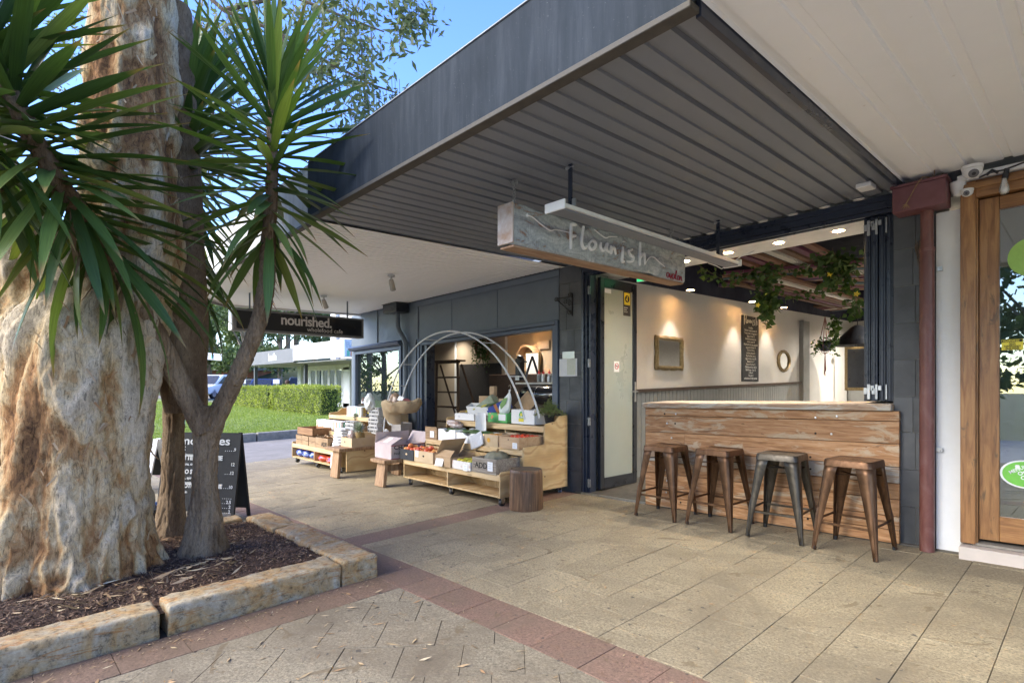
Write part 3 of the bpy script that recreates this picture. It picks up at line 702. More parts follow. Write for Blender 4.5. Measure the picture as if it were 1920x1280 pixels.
mb = MB(); mb.prism([(5.02,2.09),(4.98,2.06),(5.0,2.03),(5.03,2.01),(5.1,2.005),(5.1,2.09)], -9.86, -8.10, 'yz'); mb.v = [(x,y,z+G(x,y)) for x,y,z in mb.v]; o = obj('cornice', mb, m_trim_blue, win); o.location = -wloc(win)
mb = MB(); mb.sbox(-9.73, -8.20, 5.13, 5.136, .62, 1.94); o = obj('pane', mb, glass('window_glass', (.03,.045,.045), alpha=.30), win); o.location = -wloc(win)
# inside
m_cw = M('cream_panel_wall', (.50,.40,.29), (.46,.37,.27), 2, .8)
m_in2 = M('pale_wall', (.42,.38,.33), None, 2, .8)
mb = MB(); mb.sbox(-9.79, -4.6, 6.9, 7.0, 0, 2.7); Q('interior_wall', mb, m_cw)
for x in (-9.03, -7.52, -6.1): mb = MB(); mb.sbox(x, x+.055, 6.885, 6.899, 0, 2.35); Q('cover_strip', mb, m_white)
mb = MB(); mb.sbox(-9.79, -4.6, 5.27, 7.99, 2.36, 2.45); Q('ceiling', mb, m_ceil)
mb = MB(); mb.sbox(-9.79, -4.6, 5.05, 7.99, -.06, .01); Q('interior_floor', mb, m_floor_in)

# ---------------------------------------------------------------- timber door shop (right)
m_tw = wood('varnished_timber', [(.13,.055,.02),(.24,.11,.04),(.33,.165,.06),(.40,.22,.095)], 'z', 7, .38, .2, False, wear=((.13,.075,.035), 3.5, .60))
m_twx = wood('varnished_timber_rail', [(.13,.055,.02),(.24,.11,.04),(.33,.165,.06),(.40,.22,.095)], 'x', 7, .38, .2, False, wear=((.13,.075,.035), 3.5, .62))
shop = thing('timber_shopfront', 'varnished timber shopfront with glazed door beside a white rendered pier', 'building', (.3, 5.1, G(.3,5.1)))
K = lambda name, mb, mat, parent=shop, **k: obj(name, mb, mat, parent, world=True, **k)
mb = MB(); mb.sbox(-.858, -.712, 5.06, 5.3, -.03, 2.46); K('pier', mb, M('white_render', (.74,.74,.73), (.68,.68,.66), 3, .7, bmp=.1), bev=.003)
mb = MB(); mb.sbox(-.708, -.625, 4.99, 5.2, .10, 2.62); mb.sbox(-.64, -.615, 5.02, 5.2, .10, 2.50); K('door_jamb', mb, m_tw, bev=.004)
mb = MB(); mb.sbox(-.625, 3, 4.99, 5.2, 2.50, 2.62); mb.sbox(-.72, 3, 4.97, 4.988, 2.56, 2.60); K('door_head', mb, m_twx, bev=.004)
mb = MB(); mb.sbox(-.72, 3, 4.95, 5.2, 2.625, 2.665); K('cover_mould', mb, m_white, bev=.004)
dr = K('door', (lambda m_: (m_.sbox(-.612,-.505,5.045,5.095,.13,2.49), m_.sbox(.35,.46,5.045,5.095,.13,2.49), m_)[-1])(MB()), m_tw, bev=.003)
for za, zb in ((2.40,2.49),(.13,.30)): mb = MB(); mb.sbox(-.504, .349, 5.046, 5.094, za, zb); o = obj('rail', mb, m_twx, dr, bev=.003); o.location = -wloc(dr)
mb = MB(); mb.sbox(-.504, .349, 5.066, 5.072, .301, 2.399); o = obj('pane', mb, glass('door_glass', (.02,.03,.03), alpha=.45), dr); o.location = -wloc(dr)
mb = MB(); mb.sbox(.46, .56, 5.0, 5.2, .10, 2.50); mb.sbox(.56, 3, 5.0, 5.2, .1, .5); K('window_frame', mb, m_tw)
mb = MB(); mb.sbox(.56, 3, 5.07, 5.076, .5, 2.5); K('window_pane', mb, glass('shop_glass', (.02,.03,.03), alpha=.45))
mb = MB(); mb.sbox(-.708, 3, 4.93, 5.2, -.03, .085); K('step', mb, M('pale_tile', (.58,.50,.43), (.52,.45,.39), 6, .5), bev=.003)
mb = MB(); mb.sbox(-.65, 3, 5.01, 5.2, .087, .105); K('sill', mb, M('grey_timber_sill', (.26,.23,.19), None, 15, .7), bev=.003)
mb = MB(); mb.sbox(-.708, 3, 5.56, 5.58, 0, 2.7); mb.sbox(-.707, -.70, 5.21, 5.56, 0, 2.7); K('interior_wall', mb, M('painted_block', (.33,.34,.30), (.28,.29,.26), 3, .8))
# ================================================================ TREES IN THE PLANTER
def barkmat(name, stops, fine=60, rough=.85, bstr=.5, greys=None, layers=True):
    m, n, b = base(name, rough, spec=.25)
    a = n.nodes.new('ShaderNodeAttribute'); a.attribute_name = 'tint'
    v = coords(n, (1,1,.5)); f = noise_(n, v, 13, 12, .75, 1.3)
    def math_(op, x, y, z=None):
        k = n.nodes.new('ShaderNodeMath'); k.operation = op
        for s_, q in zip(k.inputs, (x, y, z)):
            if q is None: continue
            if hasattr(q, 'is_output'): n.links.new(q, s_)
            else: s_.default_value = q
        return k.outputs[0]
    tot = math_('MULTIPLY_ADD', f, .85, math_('MULTIPLY_ADD', a.outputs['Fac'], .70, -.10))
    st = math_('MULTIPLY_ADD', math_('FLOOR', math_('MULTIPLY', tot, 13.0), None), 1/13, .035) if layers else tot          # crisp paper layers
    r = ramp(n, stops); n.links.new(math_('MULTIPLY_ADD', st, .7, math_('MULTIPLY', tot, .3)), r.inputs[0]); out = r.outputs[0]
    f2 = noise_(n, coords(n, (1,1,.22)), fine, 8, .75, 1.4); r2 = ramp(n, [(.38,.42),(.46,.92),(.54,1.03),(.64,1.22)]); n.links.new(f2, r2.inputs[0])
    out = mixc(n, 1.0, out, r2.outputs[0], 'MULTIPLY')
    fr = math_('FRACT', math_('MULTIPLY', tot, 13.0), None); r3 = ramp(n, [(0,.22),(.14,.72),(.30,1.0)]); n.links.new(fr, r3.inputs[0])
    if layers: out = mixc(n, .8, out, r3.outputs[0], 'MULTIPLY')                                                        # undercut shade painted dark along each layer edge
    n.links.new(out, b.inputs['Base Color'])
    h = math_('ADD', math_('MULTIPLY', st, 2.2), math_('MULTIPLY', f2, .6)) if layers else f2
    bump(n, b, h, bstr, .012); return m
m_paperbark = barkmat('paper_bark', [(.22,(.12,.06,.03)),(.36,(.33,.165,.065)),(.47,(.43,.26,.12)),(.56,(.51,.36,.19)),(.68,(.57,.44,.27)),(.82,(.54,.44,.31))], 42, .9, .8)
m_yuccabark = barkmat('yucca_bark', [(.2,(.06,.034,.018)),(.42,(.155,.10,.057)),(.6,(.22,.15,.092)),(.8,(.30,.215,.135))], 80, .92, 1.0, layers=False)
def interp(pts, t):
    k = len(pts)-1; f = t*k; i = min(int(f), k-1); u = f-i
    p0, p1, p2, p3 = (np.array(pts[max(0,i-1)],float), np.array(pts[i],float), np.array(pts[i+1],float), np.array(pts[min(k,i+2)],float))
    return .5*((2*p1)+(-p0+p2)*u+(2*p0-5*p1+4*p2-p3)*u*u+(-p0+3*p1-3*p2+p3)*u**3)
def trunk(name, path, mat, parent, nth, nz, disp, lobes=None, shape=None):
    """path: (x,y,z,r) control points; disp(p, theta, z) -> (outward, tint)"""
    V, A = [], []
    for j in range(nz+1):
        t = j/nz; c = interp(path, t); c2 = interp(path, min(1, t+.01)); c1 = interp(path, max(0, t-.01))
        T_ = Vector((c2-c1)[:3]).normalized(); X = Vector((1,0,0)) - T_*T_.x; X.normalize(); Y = T_.cross(X)
        C = Vector(c[:3])
        for i in range(nth):
            q = 2*PI*i/nth; d = X*math.cos(q)+Y*math.sin(q); r = c[3]
            if shape: r *= shape(q, t)
            p = C+d*r; o, tn = disp(p, q, t)
            V.append(tuple(p+d*o)); A.append(tn)
    F = [(j*nth+i, j*nth+(i+1)%nth, (j+1)*nth+(i+1)%nth, (j+1)*nth+i) for j in range(nz) for i in range(nth)]
    L = wloc(parent); V = np.array(V)-np.array(L)
    o = bulk(name, V, F, mat, parent, smooth=True)
    at = o.data.attributes.new('tint', 'FLOAT', 'POINT'); at.data.foreach_set('value', np.array(A, np.float32)); return o
NV = lambda x, y, z: noise.noise(Vector((x,y,z)))
def paper_disp(amp=1.0, basez=0.1, seed=0):
    def f(p, q, t):
        x, y, z = p
        n1 = NV(x*3+seed, y*3, z*1.3); n2 = NV(x*9, y*9+seed, z*3.5+n1*2); n3 = NV(x*24+n2*2, y*24, z*11+seed)
        gn = max(0, 1-(z-basez)/.55)
        l1 = math.floor((n1*.7+n2*.6+.5)*7)/7; l2 = math.floor((n2+n3*.5+.5)*5)/5     # peeling layers
        rd = abs(NV(x*14+n2, y*14, z*1.2+seed)); rid = (.35-rd)*gn*.10
        rope = NV(math.cos(q)*2.2+seed, math.sin(q)*2.2, z*.9+seed)*.045*amp
        o = n1*.030+n2*.016+l1*.020+l2*.013+n3*.008+rope+rid
        wide = NV(x*1.8+9+seed, y*1.8, z*.8)
        tn = .50+l1*.20-.08+(l2-.5)*.30+n2*.22+wide*.62 - (rd < .09)*gn*.20
        return o*amp, max(0, min(1, tn))
    return f
pb = thing('paperbark_tree', 'huge paperbark tree with peeling cream and rust bark in the mulch bed', 'tree', (-4.68, .49, G(-4.68,.49)+.05))
g0 = G(-4.68,.49)
def flare(q, t):
    z = t
    k = max(0, 1-t/.13)
    return 1+k*k*(.16+.20*max(0, math.cos(q*5+1.1))+.12*max(0,math.cos(q*3-.5)))
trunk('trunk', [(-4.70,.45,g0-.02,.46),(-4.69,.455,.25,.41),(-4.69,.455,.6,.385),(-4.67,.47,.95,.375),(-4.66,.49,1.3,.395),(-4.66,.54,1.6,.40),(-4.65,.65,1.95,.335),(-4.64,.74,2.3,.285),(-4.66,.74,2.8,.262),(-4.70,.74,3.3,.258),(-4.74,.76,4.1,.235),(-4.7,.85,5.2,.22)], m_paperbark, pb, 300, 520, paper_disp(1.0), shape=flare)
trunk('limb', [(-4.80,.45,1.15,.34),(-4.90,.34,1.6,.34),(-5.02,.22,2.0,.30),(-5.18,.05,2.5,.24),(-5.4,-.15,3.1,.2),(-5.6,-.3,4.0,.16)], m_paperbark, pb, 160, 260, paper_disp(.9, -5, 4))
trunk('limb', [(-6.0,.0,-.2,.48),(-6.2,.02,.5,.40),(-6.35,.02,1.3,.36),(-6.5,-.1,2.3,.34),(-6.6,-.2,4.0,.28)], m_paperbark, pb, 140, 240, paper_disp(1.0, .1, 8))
trunk('limb', [(-4.86,1.12,1.1,.14),(-4.84,1.10,1.6,.17),(-4.83,1.08,2.2,.17),(-4.86,1.06,2.9,.155),(-4.93,1.04,4.2,.14)], m_yuccabark, pb, 90, 160, lambda p, q, t: (NV(p.x*9,p.y*9,p.z*2)*.03, .45+NV(p.x*5,p.y*5,p.z)*.5))
# curling flakes of bark: many small bent strips
def flakes(n, zr, path_fn, rad, parent):
    V, F, A = [], [], []
    for i in range(n):
        z = random.uniform(*zr)**1.0; q = random.uniform(-2.6, 1.2); c, r = path_fn(z)
        r += random.uniform(0,.03); d = Vector((math.cos(q), math.sin(q), 0)); t = Vector((-math.sin(q), math.cos(q), 0)); p = Vector((c[0], c[1], z))+d*r
        L = random.uniform(.03,.10); w = random.uniform(.006,.018); sl = random.uniform(-.9,.9); up = (Vector((0,0,1))+t*sl).normalized(); sd_ = up.cross(d).normalized()
        k = len(V); s = random.choice((-1,1)); cu = random.uniform(.15,.5)
        for u in (0,.5,1):
            o = d*(cu*L*u*u); 
            V += [tuple(p+up*(L*u*s)+o-sd_*w/2*(1-.4*u)), tuple(p+up*(L*u*s)+o+sd_*w/2*(1-.4*u))]
        F += [(k,k+1,k+3,k+2),(k+2,k+3,k+5,k+4)]; a = random.random(); A += [a,a]
    o = bulk('bark_flake', V, F, leafmat('flake', (.28,.15,.07), (.40,.29,.18), .9, .1, True, (.46,.38,.28)), parent, A); o.location = -wloc(parent); o['kind'] = 'stuff'
cp = [(-4.70,.45,0,.47),(-4.69,.455,.25,.42),(-4.69,.455,.6,.40),(-4.67,.47,.95,.385),(-4.66,.49,1.3,.41),(-4.66,.54,1.6,.415),(-4.65,.65,1.95,.35),(-4.64,.74,2.3,.30),(-4.66,.74,2.8,.275),(-4.70,.74,3.3,.27),(-4.74,.76,4.1,.245)]
def pf(z):
    for a, b_ in zip(cp[:-1], cp[1:]):
        if z <= b_[2]:
            u = (z-a[2])/(b_[2]-a[2]); return ((a[0]+(b_[0]-a[0])*u, a[1]+(b_[1]-a[1])*u), a[3]+(b_[3]-a[3])*u)
    return ((cp[-1][0], cp[-1][1]), cp[-1][3])
flakes(260, (.0, 4.0), pf, .45, pb)

# ---- hanging gum foliage (twigs and narrow leaves)
def gumleaves(name, twigs, mat, parent, n_per=26, L=(.06,.12), spread=.16):
    V, F, A = [], [], []
    for (x, y, z, ln) in twigs:
        dx, dy = random.uniform(-.3,.3), random.uniform(-.3,.3)
        for i in range(n_per):
            u = random.random(); p = Vector((x+dx*u*ln+random.gauss(0,spread*.55), y+dy*u*ln+random.gauss(0,spread*.55), z-ln*u+random.gauss(0,.05)))
            a = random.uniform(0,2*PI); el = random.uniform(-1.3,.2); d = Vector((math.cos(a)*math.cos(el), math.sin(a)*math.cos(el), math.sin(el)))
            l = random.uniform(*L); w = l*random.uniform(.13,.2); s = d.cross(Vector((random.uniform(-1,1),random.uniform(-1,1),random.uniform(-1,1)))).normalized()*w
            k = len(V); V += [tuple(p), tuple(p+d*l*.4+s), tuple(p+d*l), tuple(p+d*l*.4-s)]; F.append((k,k+1,k+2,k+3)); A.append(random.random())
    o = bulk(name, V, F, mat, parent, A); o.location = -wloc(parent); o['kind'] = 'stuff'; return o
m_gum = leafmat('gum_leaf', (.065,.085,.04), (.13,.15,.075), .55, .3, True, (.22,.24,.13))
m_twig = M('twig', (.10,.07,.05), (.16,.12,.09), 20, .9)
ax, ay = -math.sin(R(46.8)), math.cos(R(46.8))
def W3(px_, py_, d):           # a point in the crown given by bearing and rise from the street corner
    l = (px_-960)/1048*d; return (ax*d+ay*l, ay*d-ax*l, 1.3+(722-py_)/1048*d)
tw = []
for (a, b_, d, n_, s) in ((600,10,5.2,12,40),(560,60,5.2,8,40),(640,70,5.4,10,40),(690,70,5.4,10,35),(660,130,5.4,8,30),(700,175,5.4,8,28),(735,165,5.4,6,22),(640,190,5.2,6,28),(480,20,5.0,8,50),(410,60,5,8,45),(700,10,5.2,8,50),(430,150,5.3,6,45),(380,250,5.5,6,40),(400,330,5.6,3,35),(590,120,5.3,7,30)):
    for _ in range(n_): x, y, z = W3(random.gauss(a,s), random.gauss(b_,s*.7), d+random.uniform(-.5,.5)); tw.append((x, y, z, random.uniform(.12,.4)))
for _ in range(10): x, y, z = W3(random.gauss(770,18), random.gauss(5,14), 5.2); tw.append((x, y, z, random.uniform(.08,.2)))
for (a, b_, s) in ((60,60,60),(120,170,45),(30,20,50),(150,30,40)):
    for _ in range(9): x, y, z = W3(random.gauss(a,s), random.gauss(b_,s*.6), 8+random.uniform(-1,1)); tw.append((x, y, z, random.uniform(.2,.6)))
gumleaves('foliage', tw, m_gum, pb)
tw2 = []                                # the crown above the frame
for _ in range(700): tw2.append((random.gauss(-5.5,2.6), random.gauss(1.0,2.0), random.uniform(5.6,9.5), random.uniform(.3,.9)))
gumleaves('foliage', [t for t in tw2 if (t[0]**2+t[1]**2)**.5 > 0 and (t[2]-1.3)/max(.1, ax*t[0]+ay*t[1]) > .78 or ax*t[0]+ay*t[1] < 0], m_gum, pb, 22, (.06,.12), .3)
mb = MB()
for pts in ([(330,-60),(420,20),(520,60),(620,120),(700,160),(745,175)], [(420,20),(540,-10),(640,30),(720,60)], [(330,-60),(480,-40),(640,-30),(775,-15)], [(520,60),(560,110),(640,175)], [(340,60),(400,200),(390,330)]):
    P3 = [W3(a, b_, 5.2) for a, b_ in pts]; mb.tube(P3, list(np.linspace(.022,.006,len(P3))), 6)
for t in tw[:110]: mb.tube([(t[0],t[1],t[2]+.1),(t[0]+.02,t[1],t[2]-t[3]*.7)], .0025, 3)
br = obj('branch', mb, m_twig, pb, world=True); br['kind'] = 'stuff'

# ---- yuccas
def yleaf(L, W_, droop, seed):
    V, F, A = [], [], []; n = 9
    for i in range(n+1):
        t = i/n; w = W_*(.62+.38*math.sin(min(1,t*2.2)*PI/2)) * (1 if t < .55 else max(0, 1-((t-.55)/.45)**1.35))
        x = L*(t - .10*droop*t*t); z = -droop*L*.42*t**2.3; k = w*.26*(1-t*.6)
        V += [(x,-w/2,z+k),(x,0,z),(x,w/2,z+k)]; A += [t]*3
    for i in range(n):
        a = i*3; F += [(a,a+1,a+4,a+3),(a+1,a+2,a+5,a+4)]
    me = bpy.data.meshes.new('yucca_leaf'); me.from_pydata(V, [], F); me.polygons.foreach_set('use_smooth', [True]*len(F))
    at = me.attributes.new('tint', 'FLOAT', 'POINT'); at.data.foreach_set('value', A); return me
m, n, b = base('yucca_leaf', .40, spec=.32)
oi = n.nodes.new('ShaderNodeObjectInfo'); r = ramp(n, [(0,(.042,.078,.022)),(.45,(.068,.118,.030)),(.8,(.105,.165,.04)),(1,(.19,.22,.055))]); n.links.new(oi.outputs['Random'], r.inputs[0])
a_ = n.nodes.new('ShaderNodeAttribute'); a_.attribute_name = 'tint'; r2 = ramp(n, [(.84,0),(.94,1)]); n.links.new(a_.outputs['Fac'], r2.inputs[0])
out = mixc(n, r2.outputs[0], r.outputs[0], (.24,.16,.06)); f = noise_(n, coords(n, (2,90,2)), 3, 4); rr = ramp(n, [(.35,.8),(.65,1.2)]); n.links.new(f, rr.inputs[0])
out = mixc(n, 1, out, rr.outputs[0], 'MULTIPLY'); n.links.new(out, b.inputs['Base Color'])
tr = n.nodes.new('ShaderNodeBsdfTranslucent'); mx = n.nodes.new('ShaderNodeMixShader'); mx.inputs[0].default_value = .16; n.links.new(mixc(n, 1, out, (1.6,1.9,.7), 'MULTIPLY'), tr.inputs[0])
n.links.new(b.outputs[0], mx.inputs[1]); n.links.new(tr.outputs[0], mx.inputs[2]); n.links.new(mx.outputs[0], n.nodes['Material Output'].inputs[0]); m_yl = m
ymesh = [yleaf(random.uniform(.50,.66), random.uniform(.045,.056), d_, i) for i, d_ in enumerate((.02,.08,.15,.25,.4,.6,.9))]
dmesh = [yleaf(.42, .03, 1.6, 0), yleaf(.36,.022,1.2,1)]
for me in ymesh: me.materials.append(m_yl)
m_dryl = M('dead_yucca_leaf', (.20,.13,.07), (.30,.21,.12), 20, .85)
for me in dmesh: me.materials.append(m_dryl)
def place_leaf(parent, P, d, me, roll, name='yucca_leaf', sc=1):
    o = bpy.data.objects.new(name, me); COL.objects.link(o); o.parent = parent
    q = d.to_track_quat('X', 'Z'); o.rotation_mode = 'QUATERNION'; o.rotation_quaternion = q @ Euler((roll,0,0)).to_quaternion()
    o.location = Vector(P)-wloc(parent); o.scale = (sc, 1.0, 1.0) if sc < 1 else (sc,)*3; return o
def crown(parent, path, n, el0, el1, rbias=None, sc=1, tmin=0, power=1.0):
    """leaves spiral up the stem; el0..el1 leaf elevation (relative to the stem) from bottom to top"""
    ga = 2.39996
    for i in range(n):
        t = tmin+(1-tmin)*((i+.5)/n)**power; c = interp(path, t); c2 = interp(path, min(1,t+.03)); c1 = interp(path, max(0,t-.03))
        ax_ = Vector((c2-c1)[:3]).normalized(); X = ax_.cross(Vector((.3,.5,.1))).normalized(); Y = ax_.cross(X)
        q = i*ga+random.uniform(-.3,.3); el = R(el0+(el1-el0)*t+random.uniform(-13,13))
        side = X*math.cos(q)+Y*math.sin(q); d = side*math.cos(el)+ax_*math.sin(el); d.z -= .12*(1-t); d += Vector((random.gauss(0,.09),random.gauss(0,.09),random.gauss(0,.09))); d.normalize()
        k = min(6, max(0, int((1-t)*5+random.uniform(-1,1.6))))
        place_leaf(parent, Vector(c[:3])+side*c[3]*.6, d, ymesh[k], random.uniform(-.35,.35), sc=sc*random.uniform(.82,1.08)*(.88+.12*min(1,(1-t)*4)))
ycl = lambda p, q, t: (NV(p.x*16,p.y*16,p.z*5)*.010+NV(p.x*40,p.y*40,p.z*14)*.006-max(0,.14-abs(NV(p.x*30,p.y*30,p.z*4)))*.07+(math.floor(p.z*38+NV(p.x*6,p.y*6,p.z*3)*3)%2)*.002*(t > .3), .5+NV(p.x*10,p.y*10,p.z*3)*.55)
yt = thing('yucca_tree', 'forked yucca with two spiky crowns, its brown trunk before the chalk menu board', 'tree', (-4.52, 1.19, G(-4.52,1.19)+.08), group='yuccas in the planter')
trunk('trunk', [(-4.54,1.16,-.03,.215),(-4.54,1.165,.10,.165),(-4.535,1.165,.3,.118),(-4.535,1.165,.6,.083),(-4.515,1.17,.9,.086),(-4.49,1.18,1.06,.105),(-4.49,1.18,1.15,.075)], m_yuccabark, yt, 200, 320, ycl, shape=lambda q, t: 1+max(0,.12-t)*3*max(0,math.cos(q*4)))
pl = [(-4.48,1.16,.97,.085),(-4.50,1.05,1.2,.07),(-4.50,.95,1.42,.068),(-4.46,.82,1.65,.088),(-4.40,.70,1.87,.083),(-4.29,.57,2.08,.075)]
trunk('limb', pl, m_yuccabark, yt, 110, 240, ycl)
pr = [(-4.50,1.20,.98,.080),(-4.42,1.28,1.22,.062),(-4.34,1.36,1.45,.058),(-4.26,1.44,1.72,.054),(-4.19,1.48,2.0,.058),(-4.17,1.48,2.2,.05)]
trunk('limb', pr, m_yuccabark, yt, 110, 260, ycl)
cr = [(-4.17,1.48,2.2,.055),(-4.14,1.49,2.5,.045),(-4.10,1.49,2.85,.04),(-4.09,1.49,3.2,.035),(-4.09,1.49,3.42,.02)]
trunk('limb', cr, m_yuccabark, yt, 24, 50, lambda p, q, t: (NV(p.x*30,p.y*30,p.z*20)*.01, .2))
crown(yt, cr, 128, -60, 74, sc=1.28, power=.85, tmin=.10)
cl = [(-4.33,.62,1.98,.07),(-4.24,.45,2.27,.06),(-4.17,.30,2.48,.055),(-4.12,.16,2.75,.05),(-4.07,.03,3.02,.045),(-4.05,-.08,3.3,.03)]
trunk('limb', cl, m_yuccabark, yt, 24, 60, lambda p, q, t: (NV(p.x*30,p.y*30,p.z*20)*.01, .2))
crown(yt, cl, 172, -58, 58, sc=1.42, power=.95)
for k in range(40):
    c = interp(cr, random.random()*.35); q = random.uniform(0,2*PI); place_leaf(yt, c[:3], Vector((math.cos(q)*.5, math.sin(q)*.5, -1)).normalized(), dmesh[k%2], 0, 'dry_leaf', .9)
for k in range(24):
    c = interp(cl, random.random()*.3); q = random.uniform(0,2*PI); place_leaf(yt, c[:3], Vector((math.cos(q)*.5, math.sin(q)*.5, -1)).normalized(), dmesh[k%2], 0, 'dry_leaf', .9)
y2 = thing('yucca_tree', 'straight single stemmed yucca standing behind the forked one beside the black bin bag', 'tree', (-5.25, 1.13, G(-5.25,1.13)+.08), group='yuccas in the planter')
trunk('trunk', [(-5.27,1.09,-.05,.17),(-5.27,1.10,.15,.12),(-5.26,1.11,.5,.085),(-5.25,1.12,1.0,.082),(-5.23,1.15,1.8,.082),(-5.14,1.17,2.5,.08),(-5.08,1.17,3.0,.06),(-5.07,1.17,3.5,.03)], m_yuccabark, y2, 110, 400, ycl)
crown(y2, [(-5.2,1.16,2.1,.08),(-5.10,1.17,2.9,.06),(-5.07,1.17,3.3,.04),(-5.07,1.17,3.65,.02)], 230, -60, 70, sc=1.3, power=.85)
for (nm, pth, n_, lab) in (('a', [(-4.22,.02,2.40,.05),(-4.20,-.02,2.75,.045),(-4.22,-.10,3.15,.04),(-4.28,-.2,3.65,.02)], 150, 'yucca whose leaves reach in at the top left corner'),):
    y3 = thing('yucca_tree', lab, 'tree', (-4.3,-.75,G(-4.3,-.75)+.08), group='yuccas in the planter')
    trunk('trunk', [(-4.45,-.85,-.05,.15),(-4.43,-.8,.5,.11),(-4.38,-.6,1.3,.09),(-4.28,-.2,2.1,.075),(-4.22,.02,2.42,.06)], m_yuccabark, y3, 48, 140, ycl)
    crown(y3, pth, n_, -50, 65, sc=1.3, power=.9)
# ================================================================ BAR, STOOLS, THINGS ON THE SHOPFRONT
m_plank = wood('recycled_hardwood', [(.20,.085,.028),(.38,.18,.07),(.50,.27,.125),(.58,.37,.20)], 'x', 10, .62, .5, True, wear=((.52,.38,.24), 2.4, .54), tint=.16)
m_plank2 = wood('greyed_hardwood', [(.20,.12,.07),(.33,.21,.13),(.42,.30,.20),(.50,.40,.29)], 'x', 10, .7, .6, True, wear=((.46,.41,.34), 2.6, .48), tint=.1)
bar = thing('bar_counter', 'chest high bar clad in recycled orange brown timber planks behind the four stools', 'bar', (-2.2, 5.05, G(-2.2,5.05)))
Bp = lambda name, mb, mat, parent=bar, **k: obj(name, mb, mat, parent, world=True, **k)
rows = [(0.0,.10),(.102,.205),(.207,.335),(.337,.455),(.457,.580),(.582,.755),(.757,.925),(.927,1.005)]
for r, (a, b_) in enumerate(rows):
    splits = {5: [-2.86], 3: [-1.75], 1: [-2.4]}.get(r, [])
    e = [-3.31]+splits+[-1.075]
    for p, q in zip(e[:-1], e[1:]):
        mb = MB(); n_ = 22; y0 = 5.02+random.uniform(0,.004); sl = random.uniform(-.004,.004)
        w0 = lambda x, s: NV(x*2.2, s, 1)*.004
        vs = []
        for i in range(n_+1):
            x = p+.001+(q-p-.002)*i/n_; lo, hi = a+.0012+w0(x,r)*.5, b_-.0012+w0(x,r+1)*.5; y = y0+NV(x*1.5, r, 0)*.003
            for (yy, h) in ((y,lo),(y,hi),(5.06,hi),(5.06,lo)): vs.append((x, yy, h+.008+G(x,5.04)))
        fs = [(3,2,1,0), tuple(n_*4+k for k in range(4))]
        for i in range(n_):
            for k in range(4): fs.append((i*4+k, i*4+(k+1)%4, (i+1)*4+(k+1)%4, (i+1)*4+k))
        mb.add(vs, fs); Bp('plank', mb, m_plank if r not in (4,) else m_plank2, bev=.0025)
mb = MB(); mb.sbox(-3.325, -1.12, 4.985, 5.48, 1.016, 1.068); Bp('bar_top', mb, m_plank2, bev=.006)
mb = MB(); mb.sbox(-3.30, -1.08, 5.062, 5.12, 0, 1.012); Bp('backing_wall', mb, m_tile)
m_screw = flat('coach_screw', (.72,.72,.74), .3, .8); m_hole = flat('dark_hole', (.02,.015,.012), .9)
for (x, h, k) in ((-3.08,.955,0),(-2.95,.955,1),(-3.05,.86,1),(-2.96,.86,0),(-3.0,.715,1),(-1.66,.95,1),(-1.5,.965,1),(-1.66,.82,0),(-1.54,.82,1),(-3.06,.60,1),(-2.98,.50,1),(-3.07,.39,1),(-3.05,.28,1),(-3.06,.16,1),(-3.05,.10,1),(-2.96,.16,0),(-1.7,.62,0),(-1.7,.52,0),(-2.9,.08,0),(-1.62,.36,1),(-1.72,.10,0),(-2.0,.50,1)):
    mb = MB(); yy = 5.018-(.002 if k else 0); mb.lathe((x, yy, h+G(x,5.02)), [(0,-.003 if k else .0005),(.008 if k else .009,-.002 if k else .0005),(.010 if k else .009,.004),(0,.004)], 10, 'y'); Bp('screw' if k else 'bolt_hole', mb, m_screw if k else m_hole)

